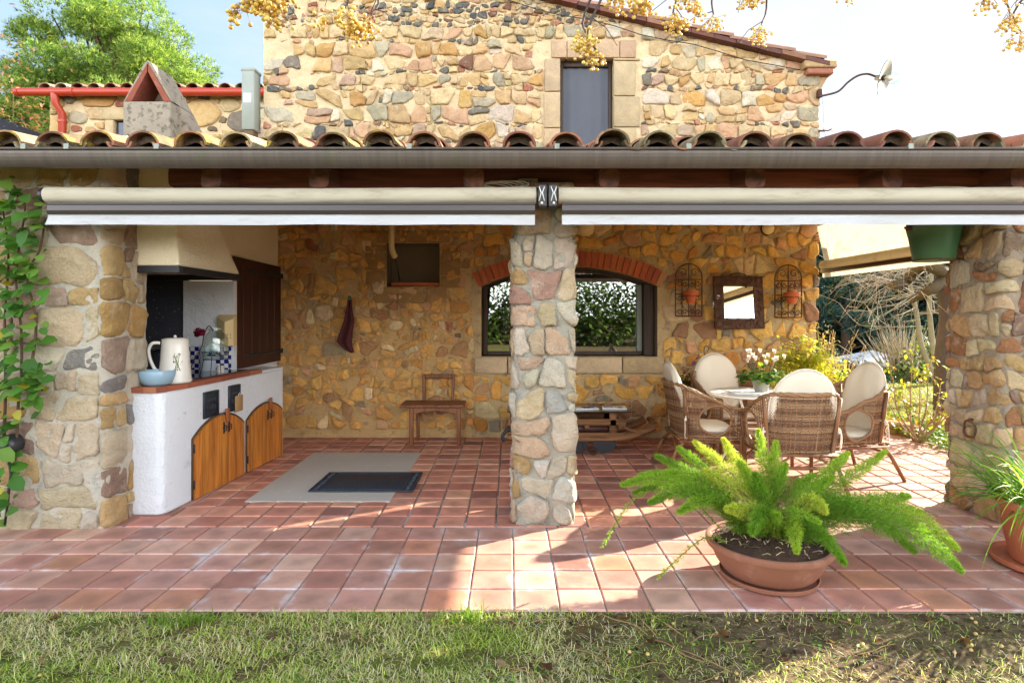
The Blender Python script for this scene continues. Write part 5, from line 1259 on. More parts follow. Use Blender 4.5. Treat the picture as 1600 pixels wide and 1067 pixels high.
mb.tube([(.1 * math.cos(math.pi * i / 10), -.01, w + .035 * math.sin(math.pi * i / 10)) for i in range(11)], .008, 5); mb.build('frame', MAT['rust'], t, auto=40)
mb = MB(); mb.box(-g_in - .004, g_in + .004, -.006, .0, -g_in - .004, g_in + .004); mb.build('glass', MAT['mirror'], t, smooth=False)
t = thing('thermometer', 'small white thermometer tilted on the left side of the mirror frame', 'thermometer', P(1118, 471, 7.17)); t.rotation_euler = (0, R(26), 0)
mb = MB(); mb.box(-.018, .018, -.008, .008, -.05, .085, .007, 2); mb.box(-.005, .005, -.006, .006, -.085, -.05, .003); mb.build('case', MAT['white_plastic'], t, auto=40); mb = MB(); mb.box(-.003, .003, -.0095, -.0075, -.035, .07); mb.build('tube', MAT['iron'], t, smooth=False)

# ------------------------------------------------------------------ floor things under the porch
t = thing('door_mat', 'dark blue-grey rubber mat with an ornamental border on the pale floor slab', 'mat', (-1.26, 5.33, .0045))
mb = MB(); mb.box(-.44, .44, -.30, .30, 0, .010, .003); mb.build('base', MAT['rubber'], t)
mb = MB(); mb.col = S(46, 56, 68, .6); r_ = random.Random(6)
for s in (-1, 1):
    mb.box(s * .345 - .004, s * .345 + .004, -.24, .24, .010, .013); mb.box(s * .433 - .006, s * .433 + .006, -.298, .298, .010, .014)
    for k in range(14):
        c = (s * .389, -.27 + .54 * k / 13, .011); a0 = r_.uniform(0, 6); mb.tube([(c[0] + .024 * math.cos(a0 + a) * (1 - a / 9), c[1] + .016 * math.sin(a0 + a) * (1 - a / 9), .012) for a in [i * .55 for i in range(11)]], .0035, 4)
    mb.box(-.34, .34, s * .245 - .004, s * .245 + .004, .010, .013); mb.box(-.425, .425, s * .293 - .006, s * .293 + .006, .010, .014)
    for k in range(26): mb.ball((-.33 + .66 * k / 25, s * .269, .011), .008, 1, (1, 1, .5))
mb.build('border', mat('rubber_relief', S(58, 70, 84, .6), .6), t, smooth=False)
t = thing('wooden_chair', 'small old wooden chair with arched apron and open back against the rubble wall', 'chair', (-.86, 6.98, 0))
mb = MB(); mb.box(-.40, .33, -.17, .22, .435, .468, .008); mb.build('seat', MAT['chair_wood'], t, auto=40)
for x in (-.27, .275):
    mb = MB(); mb.bar((x, -.13, 0), (x, -.13, .434), .045, .045, .006, (0, 1, 0)); mb.build('leg', MAT['chair_wood'], t)
    mb = MB(); mb.bar((x * .9, .19, 0), (x * .9 - .0, .20, .434), .038, .038, .005, (0, 1, 0)); mb.build('leg', MAT['chair_wood'], t)
mb = MB(); N = 14; mb.prism([(-.245, .43), (-.245, .365)] + [(-.245 + .495 * i / N, .365 + .032 * math.sin(math.pi * i / N)) for i in range(1, N)] + [(.25, .365), (.25, .43)], lambda x, z: (x, -.142, z), lambda x, z: (x, -.12, z)); mb.build('apron', MAT['chair_wood'], t, smooth=False)
mb = MB(); mb.bar((-.17, .19, .47), (-.18, .235, .78), .036, .034, .005, (0, 1, 0)); mb.bar((.17, .19, .47), (.18, .235, .78), .036, .034, .005, (0, 1, 0)); mb.bar((-.16, .235, .755), (.16, .235, .755), .02, .05, .005); mb.build('backrest', MAT['chair_wood'], t, auto=40)

# old wooden cart used as a table
t = thing('cart_table', 'old wooden cart with iron fittings and a glass top, used as a low table', 'table', (.72, 6.62, 0))
mb = MB()
def wob(pts, w, h, seed):
    r_ = random.Random(seed); pts = spl(pts, 5); mb.tube(pts, [w * (1 + .12 * r_.uniform(-1, 1)) for _ in pts], 7)
for y in (-.22, .22):
    wob([(-.75, y, .19), (-.2, y, .17), (.35, y, .175), (.6, y, .21), (.82, y, .30)], .042, .07, 3); mb.bar((-.72, y, .345), (.52, y, .345), .05, .075, .008)
    mb.bar((.38, y, .16), (.38, y, .46), .075, .05, .008, (0, 1, 0)); mb.bar((-.5, y, .16), (-.5, y, .46), .075, .05, .008, (0, 1, 0))
for x in (-.62, .1, .46): mb.bar((x, -.26, .30), (x, .26, .30), .05, .04, .006)
wob([(.45, -.23, .33), (.62, -.24, .25), (.80, -.1, .31)], .018, .03, 7); wob([(.85, -.2, .31), (.86, .2, .31)], .03, .03, 8); mb.bar((-.7, -.24, .21), (.5, -.24, .21), .03, .06, .006)
mb.build('timber_frame', MAT['old_wood'], t, auto=50)
mb = MB(); mb.box(-.66, .34, -.2, .2, .23, .30, .01); mb.build('inner_boards', MAT['dark_wood'], t)
mb = MB(); mb.box(-.75, .60, -.30, .30, .463, .472, .002); mb.build('glass_top', mat('dark_table_glass', S(50, 54, 52, .5), .05), t, smooth=False)
for x in (-.02, .28):
    mb = MB(); mb.prism([(x + .125 * math.cos(a), .125 * math.sin(a) + .155) for a in [math.pi + math.pi * i / 14 for i in range(15)]], lambda u, z: (u, -.29, z), lambda u, z: (u, -.27, z)); mb.build('iron_share', MAT['iron'], t, smooth=False)
for pts_, r0 in (([(-.28, -.3, .19), (-.32, -.32, .08), (-.25, -.33, .015), (-.12, -.33, .02), (-.08, -.33, .08), (-.12, -.33, .12), (-.16, -.33, .09)], .011), ([(-.72, -.28, .3), (-.8, -.3, .22), (-.78, -.3, .16)], .02), ([(.04, -.31, .16), (.1, -.33, .06), (.16, -.33, .025), (.2, -.33, .07), (.15, -.33, .1)], .009)):
    mb = MB(); mb.tube(spl(pts_), r0, 6); mb.build('iron_hook', MAT['iron'], t)
for k, (x, y, rz, c1, c2) in enumerate(((.10, -.10, .1, S(70, 96, 150, .6), S(196, 180, 160, .7)), (.42, -.06, -.1, S(210, 212, 214, .7), S(110, 120, 130, .6)))):
    m_ = thing('magazine', ['blue and beige magazine lying on the glass cart table', 'white and grey magazine on the right end of the glass cart table'][k], 'magazine', (.72 + x, 6.62 + y, .473), None, rz)
    mb = MB(); mb.box(-.13, .13, -.1, .1, 0, .012, .002); mb.build('pages', MAT['paper'] if k == 2 else MAT['white_plastic'], m_); mb = MB(); r_ = random.Random(k)
    for q in range(9): mb.col = jit(pick([(1, c1), (1, c2), (1, S(120, 80, 70, .6))], r_), .2); x0 = r_.uniform(-.12, .06); y0 = r_.uniform(-.09, .03); mb.box(x0, x0 + r_.uniform(.03, .1), y0, y0 + r_.uniform(.02, .06), .0121 + q * .0001, .0125 + q * .0002)
    mb.build('cover', MAT['any'], m_, smooth=False)

# ------------------------------------------------------------------ wicker armchairs
def shell(a):
    """plan of the woven shell; a from -1 (left arm front) to 1 (right arm front), the back at 0. Local front is -Y."""
    s = abs(a); sg = 1 if a >= 0 else -1
    if s < .62:
        th = s / .62 * math.pi / 2; x = .285 * math.sin(th) ** .8 if th > 0 else 0; y = .255 * math.cos(th) ** .62 if s < .619 else 0
        return sg * x, y + .0
    f = (s - .62) / .38; return sg * (.285 + .02 * math.sin(f * 2)), -.29 * f
def toph(a):
    s = abs(a); f = max(0.0, min(1.0, (s - .22) / .78)); f = f * f * (3 - 2 * f); return .845 - .225 * f
def both(a): return .335
def lean(a, z):                                  # flare of the shell with height
    x, y = shell(a); k = 1 + .20 * max(0, (z - .36) / .48) * (1 - .55 * max(0, (abs(a) - .6) / .4)); s = max(0, 1 - abs(a) / .62)
    return Vector((x * k, y * (1 + .12 * (z - .36)) + .13 * max(0, z - .36) * s * 1.3, z))
HC, HZ, HW, HH = .71, .515, .165, .14           # oval opening in each side
def hole(a, z, m=1.0): return ((abs(a) - HC) / HW) ** 2 + ((z - HZ) / HH) ** 2 < m
WCOL = [(4, S(174, 128, 88, .58)), (3, S(190, 146, 102, .6)), (3, S(142, 100, 66, .54)), (1, S(206, 166, 122, .62))]
def make_chair(label):
    t = thing('wicker_armchair', label, 'armchair', (0, 0, 0), 'wicker armchairs round the table'); r_ = random.Random(17)
    mb = MB(); NA = 132; NR = 40
    for i in range(NR):
        z0 = .335 + i * .0129; run = []; mb.col = jit(pick(WCOL, r_), .12)
        def flush(run):
            if len(run) > 2: mb.tube(run, .0058, 4)
        for k in range(NA + 1):
            a = -1 + 2 * k / NA; z = z0 * 1.0 if z0 < .62 else z0
            top = toph(a); z = .335 + (z0 - .335) * (1 if top > .8 else 1)
            ok = z < top - .012 and not hole(a, z)
            if ok:
                p = lean(a, z); q = lean(min(a + .01, 1), z) - lean(max(a - .01, -1), z); nrm = Vector((q.y, -q.x, 0)).normalized(); p += nrm * (.0048 if (k + i) % 2 else -.0048); run.append(p)
            else: flush(run); run = []
        flush(run)
    for k in range(0, 46):
        a = -1 + 2 * k / 45; zs = [.335 + (toph(a) - .335) * j / 12 for j in range(13)]; run = []; mb.col = jit(pick(WCOL, r_), .1)
        for z in zs:
            if not hole(a, z): run.append(lean(a, z))
            else:
                if len(run) > 1: mb.tube(run, .0048, 4)
                run = []
        if len(run) > 1: mb.tube(run, .0048, 4)
    # front apron under the seat
    for i in range(8):
        z = .30 + i * .013; mb.col = jit(pick(WCOL, r_), .12); mb.tube([(-.29 + .58 * k / 30, -.285 + (.005 if (k + i) % 2 else -.005), z) for k in range(31)], .0058, 4)
    mb.build('woven_shell', MAT['wicker'], t)
    mb = MB(); mb.col = S(182, 140, 100, .62)
    rim = [lean(a, toph(a)) for a in [-1 + 2 * k / 60 for k in range(61)]]; fr = [rim[0] + Vector((0, -.02, -.05)), rim[0] + Vector((0, -.012, -.015))]
    full = fr + rim + [rim[-1] + Vector((0, -.012, -.015)), rim[-1] + Vector((0, -.02, -.05))]
    for ph in range(3):                              # braided rim: three twisted strands
        mb.col = jit(S(186, 142, 100, .62), .15); pts_ = []
        for i, p in enumerate(full):
            w = i * .75 + ph * 2.094; pts_.append(p + Vector((0, 0, .009 * math.sin(w))) + (Vector((p.x, p.y, 0)).normalized() * .009 * math.cos(w)))
        mb.tube(spl(pts_, 2), .0105, 6)
    for s in (-1, 1): mb.col = S(176, 132, 92, .62); mb.tube([lean(s * (HC + HW * math.cos(a)), HZ + HH * math.sin(a)) for a in [2 * math.pi * i / 26 for i in range(27)]], .011, 6)
    mb.build('braided_rim', MAT['wicker'], t)
    for s in (-1, 1):
        mb = MB(); mb.tube([(s * .295, -.295, 0), (s * .297, -.297, .34), lean(s, .5) + Vector((s * .008, -.012, 0)), lean(s, toph(s)) + Vector((s * .008, -.014, -.01))], [.017, .019, .018, .017], 9); mb.build('leg', MAT['cane'], t)
        mb = MB(); a = s * .40; p = lean(a, .345); o_ = Vector((s * .012, .022, 0)); mb.tube([Vector((s * .315, .40, 0)), Vector((s * .27, .30, .22)), p + o_, lean(a, .6) + o_, lean(a, toph(a) - .01) + o_], [.017, .019, .019, .018, .017], 9); mb.build('leg', MAT['cane'], t)
    mb = MB(); mb.tube([(-.27, .295, .24), (.27, .295, .24)], .013, 7); mb.tube([(-.295, -.29, .31), (.295, -.29, .31)], .014, 7)
    for s in (-1, 1): mb.tube([(s * .295, -.29, .31), (s * .275, .27, .31)], .014, 7); mb.tube(spl([(s * .29, -.28, .21), (s * .285, -.18, .26), (s * .283, -.12, .31)]), .010, 6); mb.tube(spl([(s * .27, .29, .22), (s * .2, .29, .27), (s * .12, .28, .32)]), .010, 6)
    mb.tube([(-.275, .27, .335), (.275, .27, .335)], .014, 7); mb.build('stretcher', MAT['cane'], t)
    mb = MB()
    for i in range(22): mb.col = jit(pick(WCOL, r_), .1); y = -.28 + .025 * i; mb.tube([(-.285, y, .345), (0, y, .342), (.285, y, .345)], .009, 4)
    mb.build('seat', MAT['wicker'], t)
    def pad(w, d, h, M, name, roundtop=0):
        bm = bmesh.new(); bmesh.ops.create_grid(bm, x_segments=14, y_segments=14, size=1); m2 = MB()
        bm.free(); N = 16; fr_, bk_ = [], []
        for side in (1, -1):
            for i in range(N + 1):
                for j in range(N + 1):
                    u = -1 + 2 * i / N; v = -1 + 2 * j / N
                    # squircle outline
                    uu = u * math.sqrt(max(0, 1 - .5 * v * v * .62)); vv_ = v * math.sqrt(max(0, 1 - .5 * u * u * .62))
                    if roundtop and v > 0: uu = u * math.sqrt(max(0, 1 - .5 * v * v)) * 1.0; vv_ = v * math.sqrt(max(0, 1 - .5 * u * u))
                    th = (max(0, (1 - u ** 4) * (1 - v ** 4))) ** .38; n_ = .013 * noise.noise(Vector((u * 1.7, v * 1.7, side * 3))) + .005 * noise.noise(Vector((u * 5, v * 5, side * 3 + 9)))
                    m2.vert(M @ Vector((uu * w, vv_ * d, side * (h * th + n_ * th))))
        W_ = N + 1
        for s_ in (0, 1):
            for i in range(N):
                for j in range(N):
                    b_ = s_ * W_ * W_; f = (b_ + i * W_ + j, b_ + (i + 1) * W_ + j, b_ + (i + 1) * W_ + j + 1, b_ + i * W_ + j + 1); m2.face(f if s_ == 0 else f[::-1])
        edge = []
        for q in range(49):
            s_ = q / 48 * 4; e_ = int(s_) % 4; f = (s_ % 1) * 2 - 1; u, v = ((f, -1), (1, f), (-f, 1), (-1, -f))[e_]
            k1 = .5 if (roundtop and v > 0) else .31; edge.append(M @ Vector((u * math.sqrt(max(0, 1 - k1 * v * v)) * w, v * math.sqrt(max(0, 1 - (.5 if (roundtop and v > 0) else .31) * u * u)) * d, 0)))
        bm = bmesh.new(); o = m2.build(name, MAT['cushion'], t); m3 = MB(); m3.tube(edge, .0055, 6, False); pi_ = m3.build('piping', MAT['cushion'], None); pi_.parent = o; bm.from_mesh(o.data); bmesh.ops.remove_doubles(bm, verts=bm.verts, dist=.0008); bmesh.ops.recalc_face_normals(bm, faces=bm.faces); bm.to_mesh(o.data); bm.free()
        return o
    pad(.265, .26, .045, Matrix.Translation((0, -.02, .405)), 'seat_cushion')
    M = Matrix.Translation((0, .235, .725)) @ Matrix.Rotation(R(76), 4, 'X')
    bc = pad(.272, .335, .042, M, 'back_cushion', 1)
    r2 = random.Random(3)
    for s in (-1, 1):
        mb = MB(); p = lean(s * .42, .52) + Vector((s * .02, .03, 0))
        for k in range(3): mb.tube(spl([p + Vector((-s * .03, -.03, .03)), p + Vector((s * .02, .02, .01 * k)), p + Vector((s * .02 + r2.uniform(-.02, .02), .02, -.07 - .04 * k)), p + Vector((s * .03 + r2.uniform(-.03, .03), .02, -.10 - .03 * k))]), .0035, 4)
        mb.ball(p + Vector((s * .012, .015, .0)), .016, 1)
        ob = mb.build('tie', MAT['cushion'], t); ob.parent = bc
    return t
ch0 = make_chair('wicker armchair with cream cushions turned with its woven back to the viewer')
spots = [((2.44, 5.20), 176, None), ((1.86, 5.86), 88, 'wicker armchair on the left of the table, side on, nearest the cart'), ((3.10, 5.62), -82, 'wicker armchair on the right of the table, side on, nearest the garden'), ((2.40, 6.62), 8, 'wicker armchair on the far side of the table, its cream back cushion facing the viewer')]
for (x, y), a, lab in spots:
    c = ch0 if lab is None else copy_tree(ch0)
    c.location = (x, y, 0); c.rotation_euler = (0, 0, R(a))
    if lab: c['label'] = lab
# table
t = thing('garden_table', 'round white table between the wicker armchairs', 'table', (2.40, 5.90, 0))
mb = MB(); mb.lathe([(0, .735), (.40, .735), (.415, .728), (.415, .715), (.40, .708), (0, .708)], 48); mb.build('tabletop', MAT['white_paint'], t, auto=40)
for k in range(4):
    a = math.pi / 4 + k * math.pi / 2; mb = MB(); mb.tube(spl([(.30 * math.cos(a), .30 * math.sin(a), .705), (.18 * math.cos(a), .18 * math.sin(a), .40), (.33 * math.cos(a), .33 * math.sin(a), 0)]), .014, 8); mb.build('leg', MAT['white_paint'], t)
mb = MB(); mb.tube([(.185 * math.cos(a), .185 * math.sin(a), .40) for a in [2 * math.pi * i / 24 for i in range(25)]], .010, 6); mb.build('ring', MAT['white_paint'], t)
mb = MB(); mb.box(-.16, .14, -.12, .1, 0, .008, .002); o = mb.build('tray', MAT['any'], None); mb.col = (.5, .52, .56); o.location = (2.32, 5.85, .737); tag(o, 'flat pale tray under the flower pot on the white table', 'tray')

# ------------------------------------------------------------------ bucket
t = thing('bucket', 'dark green metal bucket hanging upright under the awning before the right pillar', 'bucket', P(1459, 408, 4.62))
mb = MB(); mb.lathe([(0, 0), (.135, 0), (.138, .006), (.165, .17), (.187, .268), (.192, .272), (.182, .272), (.13, .02), (0, .015)], 36); mb.build('body', mat('green_bucket_paint', S(66, 108, 70, .75), .36, .1, var=(5, .2)), t, auto=40)
mb = MB(); mb.tube([(.188 * math.cos(a), .188 * math.sin(a), .27) for a in [2 * math.pi * i / 36 for i in range(37)]], .007, 6); mb.tube([(.136 * math.cos(a), .136 * math.sin(a), .006) for a in [2 * math.pi * i / 36 for i in range(37)]], .007, 6); mb.build('rim', MAT['rust'], t)
mb = MB(); mb.tube([(-.19, 0, .262)] + [(-.19 * math.cos(a), 0, .265 + .23 * math.sin(a)) for a in [math.pi * i / 16 for i in range(1, 16)]] + [(.19, 0, .262)], .006, 6); mb.box(-.205, -.175, -.02, .02, .235, .285, .004); mb.box(.175, .205, -.02, .02, .235, .285, .004); mb.tube([(0, 0, .495), (0, 0, .62)], .005, 5); mb.build('handle', MAT['rust'], t)
# ------------------------------------------------------------------ plants
def leaf(mb, p, d, L, w, droop=.25, up=Vector((0, 0, 1)), fold=.15):
    d = d.normalized(); s = d.cross(up)
    s = s.normalized() if s.length > 1e-3 else Vector((1, 0, 0)); n = s.cross(d)
    a = p; b = p + d * L * .35 + n * L * fold * .5; c = p + d * L * .72 - up * L * droop * .4; e = p + d * L - up * L * droop
    i = [mb.vert(q) for q in (a, b + s * w * .5, c + s * w * .42, e, c - s * w * .42, b - s * w * .5)]
    m1, m2 = mb.vert(b - n * L * fold * .35), mb.vert(c - n * L * fold * .3)
    mb.face((i[0], i[1], m1)); mb.face((i[0], m1, i[5])); mb.face((i[1], i[2], m2, m1)); mb.face((m1, m2, i[4], i[5])); mb.face((i[2], i[3], m2)); mb.face((m2, i[3], i[4]))
def rdir(r_): 
    v = Vector((r_.gauss(0, 1), r_.gauss(0, 1), r_.gauss(0, 1))); return v.normalized() if v.length > 1e-6 else Vector((0, 0, 1))
G_FERN = [(6, S(150, 194, 60, .78)), (4, S(128, 178, 52, .74)), (4, S(172, 206, 70, .8)), (1, S(194, 212, 84, .82))]
# foxtail fern in its bowl
t = thing('foxtail_fern', 'big bright green foxtail fern in a wide clay bowl on the terrace edge', 'potted plant', (1.475, 3.42, 0))
mb = MB(); mb.lathe([(0, .028), (.225, .028), (.25, .05), (.285, .10), (.312, .16), (.318, .175), (.335, .178), (.342, .19), (.342, .212), (.334, .218), (.316, .216), (.305, .185), (.0, .17)], 48); mb.build('bowl', MAT['pot_clay'], t, auto=45)
mb = MB(); mb.lathe([(0, .003), (.24, .003), (.262, .012), (.268, .03), (.262, .034), (.25, .018), (0, .016)], 48); mb.build('saucer', MAT['pot_clay'], t, auto=45)
mb = MB(); N = 20; c0 = mb.vert((0, 0, .245)); prev = None
rings = [[mb.vert((r_ * math.cos(2 * math.pi * k / 32), r_ * math.sin(2 * math.pi * k / 32), .19 + .055 * (1 - (r_ / .305) ** 2) + .018 * noise.noise(Vector((r_ * 20 * math.cos(k * .2), r_ * 20 * math.sin(k * .2), 2))))) for k in range(32)] for r_ in (.08, .16, .24, .305)]
for k in range(32): mb.face((c0, rings[0][k], rings[0][(k + 1) % 32]))
for A, B in zip(rings, rings[1:]):
    for k in range(32): mb.face((A[k], A[(k + 1) % 32], B[(k + 1) % 32], B[k]))
so_ = mb.build('soil', MAT['soil'], t)
mb = MB(); r_ = random.Random(12)
for k in range(230):
    a = r_.uniform(0, 6.28); q = .29 * math.sqrt(r_.random()); p = Vector((q * math.cos(a), q * math.sin(a), .2 + .055 * (1 - (q / .305) ** 2) + .012)); d = rdir(r_); d.z = abs(d.z) * .4; L = r_.uniform(.012, .06); mb.col = jit(pick([(3, S(206, 186, 140, .66)), (2, S(120, 92, 62, .6)), (3, S(60, 44, 32, .6))], r_), .2)
    mb.tube([p - d * L * .5, p + d * L * .2 + Vector((0, 0, .008)), p + d * L * .6], .0024, 4)
ob = mb.build('dry_roots', MAT['twig'], None); ob.parent = so_; ob['kind'] = 'stuff'
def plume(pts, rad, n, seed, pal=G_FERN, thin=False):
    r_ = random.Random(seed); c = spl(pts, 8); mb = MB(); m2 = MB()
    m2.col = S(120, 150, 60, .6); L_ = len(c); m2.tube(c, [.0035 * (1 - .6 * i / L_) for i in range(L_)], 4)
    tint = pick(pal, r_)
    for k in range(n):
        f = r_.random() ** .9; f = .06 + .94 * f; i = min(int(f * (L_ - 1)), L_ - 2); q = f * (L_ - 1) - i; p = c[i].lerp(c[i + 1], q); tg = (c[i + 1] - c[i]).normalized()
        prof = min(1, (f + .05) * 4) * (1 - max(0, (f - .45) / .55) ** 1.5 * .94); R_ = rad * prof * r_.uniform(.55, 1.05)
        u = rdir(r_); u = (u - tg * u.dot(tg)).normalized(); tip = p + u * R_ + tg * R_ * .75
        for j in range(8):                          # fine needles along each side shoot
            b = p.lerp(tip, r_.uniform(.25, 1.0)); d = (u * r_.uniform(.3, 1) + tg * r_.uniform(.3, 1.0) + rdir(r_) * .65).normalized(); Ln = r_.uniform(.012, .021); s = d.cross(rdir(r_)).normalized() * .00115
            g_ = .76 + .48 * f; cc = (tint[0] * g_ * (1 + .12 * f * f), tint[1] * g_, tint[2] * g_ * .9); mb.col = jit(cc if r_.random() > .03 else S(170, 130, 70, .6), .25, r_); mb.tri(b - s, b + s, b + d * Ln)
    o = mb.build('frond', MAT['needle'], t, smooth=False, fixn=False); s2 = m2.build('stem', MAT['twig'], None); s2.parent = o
    return o
B0 = Vector((1.475, 3.42, 0))
def fr(px, py, Y, rad=.045, n=1500, arch=.10, seed=0, base=None, thin=False):
    e = P(px, py, Y) - B0; r_ = random.Random(seed); b = Vector(base) if base else Vector((e.x * .10 + r_.uniform(-.08, .08), e.y * .2 + r_.uniform(-.07, .07), .22))
    d = e - b; m1 = b + d * .35 + Vector((0, 0, arch * .8 + .05)); m2 = b + d * .72 + Vector((0, 0, arch)); plume([b, m1, m2, e], rad, n, seed)
FR = [(972, 757, 3.3, .045, .12), (1025, 712, 3.6, .042, .05), (1060, 700, 3.7, .045, .05), (1085, 690, 3.75, .046, .04), (1130, 686, 3.8, .045, .02), (1185, 672, 3.75, .050, .0), (1213, 690, 3.7, .044, .02), (1228, 725, 3.5, .045, .03), (1000, 742, 3.5, .042, .09), (1040, 738, 3.35, .05, .08), (1100, 735, 3.35, .052, .05), (1155, 722, 3.45, .052, .03), (1180, 740, 3.3, .05, .03),
      (1270, 742, 3.55, .046, .03), (1300, 745, 3.4, .045, .04), (1325, 708, 3.7, .036, .04), (1384, 705, 3.55, .036, .02), (1420, 775, 3.4, .050, .05), (1440, 800, 3.5, .05, .08), (1497, 857, 3.3, .058, .16), (1503, 892, 3.15, .062, .17), (1460, 842, 3.45, .05, .16), (1400, 830, 3.5, .05, .12), (1330, 790, 3.6, .05, .08), (1290, 800, 3.15, .046, .10),
      (1245, 862, 3.08, .040, .10), (1320, 880, 3.02, .034, .10), (1215, 805, 3.15, .05, .02), (1135, 795, 3.2, .045, .05), (1175, 833, 3.08, .05, .09), (1015, 785, 3.3, .046, .12), (1060, 800, 3.25, .046, .1), (990, 770, 3.45, .04, .12), (1360, 812, 3.3, .052, .12), (1430, 862, 3.3, .05, .15)]
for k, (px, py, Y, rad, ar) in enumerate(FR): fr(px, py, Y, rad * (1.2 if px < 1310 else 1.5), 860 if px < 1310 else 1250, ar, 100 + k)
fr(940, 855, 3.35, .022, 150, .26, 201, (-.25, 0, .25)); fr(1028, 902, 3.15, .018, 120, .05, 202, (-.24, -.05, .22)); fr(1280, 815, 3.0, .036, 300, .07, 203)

# grassy plant in the pot at the right edge
t = thing('spider_plant', 'clump of long arching grass-like leaves in a clay pot at the right edge', 'potted plant', (3.22, 3.55, 0))
mb = MB(); mb.lathe([(0, .03), (.20, .03), (.235, .2), (.25, .34), (.262, .345), (.262, .38), (.245, .385), (.235, .35), (0, .34)], 40); mb.build('pot', MAT['terracotta'], t, auto=45)
mb = MB(); mb.lathe([(0, .004), (.27, .004), (.30, .02), (.305, .045), (.296, .048), (.285, .025), (0, .02)], 40); mb.build('saucer', MAT['terracotta'], t, auto=45)
mb = MB(); r_ = random.Random(31)
for k in range(300):
    a = r_.uniform(0, 6.28); el = r_.uniform(.15, 1.25); L = r_.uniform(.35, .72); q = r_.uniform(0, .2); p = Vector((q * math.cos(a + r_.uniform(-1, 1)), q * math.sin(a), .35)); d = Vector((math.cos(a) * math.cos(el), math.sin(a) * math.cos(el), math.sin(el))); w = r_.uniform(.005, .009); mb.col = jit(pick([(5, S(128, 182, 58, .7)), (3, S(156, 200, 72, .72)), (2, S(100, 156, 48, .66)), (1, S(196, 206, 94, .7))], r_), .15)
    N = 9; prev = None; dd = d.copy(); s = d.cross(Vector((0, 0, 1))).normalized(); pp_ = p
    for i in range(N + 1):
        f = i / N; ww = w * (1 - f ** 2.2) + .0004; cur = (mb.vert(pp_ - s * ww), mb.vert(pp_ + Vector((0, 0, -ww * .5))), mb.vert(pp_ + s * ww))
        if prev: mb.face((prev[0], prev[1], cur[1], cur[0])); mb.face((prev[1], prev[2], cur[2], cur[1]))
        prev = cur; pp_ = pp_ + dd * (L / N); dd = (dd + Vector((0, 0, -.10 - .22 * f * (1.3 - el * .4)))).normalized()
        if pp_.z < .03: break
mb.build('leaves', MAT['leaf'], t, fixn=False)

# vine on the left wall
t = thing('wall_vine', 'leafy green climbing vine on the left stone wall', 'vine', (-3.4, 4.12, 0))
r_ = random.Random(9); V0 = Vector((-3.4, 4.12, 0)); mb = MB(); stems = [[(8, 790), (22, 720), (30, 640), (34, 590), (32, 520), (28, 440), (30, 380), (40, 320), (20, 285)], [(34, 590), (50, 560), (56, 500), (40, 430), (62, 390), (70, 340)], [(2, 720), (10, 600), (6, 500), (10, 400), (4, 320)], [(32, 640), (55, 600), (70, 610)]]
LV = [(5, S(104, 160, 58, .6)), (4, S(84, 138, 48, .58)), (3, S(140, 184, 76, .62)), (.6, S(206, 190, 60, .64))]
lf = MB()
for st in stems:
    c = spl([P(a, b, 4.13) - V0 + Vector((r_.uniform(-.01, .01), r_.uniform(-.02, .02), 0)) for a, b in st], 6); mb.col = S(110, 84, 58, .6); mb.tube(c, [.009 * (1 - .6 * i / len(c)) + .002 for i in range(len(c))], 5)
    for p in c:
        for q in range(r_.choice([2, 3, 4]) if p.z > 1.5 else r_.choice([1, 2, 3])):
            d = Vector((r_.uniform(-1, 1), r_.uniform(-1, -.1), r_.uniform(-.6, .6))).normalized(); b = p + Vector((r_.gauss(0, .07), r_.uniform(-.10, .02), r_.gauss(0, .06)))
            if b.x > .28: continue
            lf.col = jit(pick(LV, r_), .15); L = r_.uniform(.045, .125); leaf(lf, b, d, L, L * .8, .3, Vector((r_.uniform(-.3, .3), -.6, .7)).normalized())
mb.build('stem', MAT['twig'], t); lf.build('leaves', MAT['leaf'], t, smooth=True, fixn=False)
t = thing('tap_cover', 'black round fitting on the left stone wall half hidden by the vine', 'fitting', P(12, 695, 4.12)); mb = MB(); mb.lathe([(0, .05), (.05, .045), (.07, .02), (.07, -.06), (0, -.06)], 20, (0, 0, 0), Matrix.Rotation(R(90), 4, 'X')); mb.build('cover', MAT['black_plastic'], t, auto=50); mb = MB(); mb.tube([(0, 0, -.06), (.03, -.01, -.2), (0, 0, -.4), (-.02, 0, -.55)], .008, 6); mb.build('hose', MAT['black_plastic'], t)
# cyclamen on the table
t = thing('cyclamen', 'white flowering potted plant with round green leaves in a grey pot on the white table', 'potted plant', (2.45, 5.84, .746))
mb = MB(); mb.lathe([(0, 0), (.06, 0), (.085, .12), (.09, .125), (.08, .125), (.06, .02), (0, .01)], 24); mb.build('pot', mat('grey_pot', S(150, 148, 138, .6), .6), t, auto=50)
mb = MB(); r_ = random.Random(14)
for k in range(210):
    d = rdir(r_); d.z = abs(d.z) * .8; q = Vector((d.x * .21, d.y * .17, .13 + d.z * .13)) * 1.0 * r_.uniform(.7, 1.05); L = r_.uniform(.04, .07); mb.col = jit(pick([(4, S(72, 122, 46, .6)), (3, S(110, 158, 58, .6)), (2, S(160, 180, 60, .62))], r_), .2); leaf(mb, q, Vector((d.x, d.y, r_.uniform(-.3, .3))), L, L * .9, .25)
mb.build('leaves', MAT['leaf'], t, fixn=False)
mb = MB(); m2 = MB()
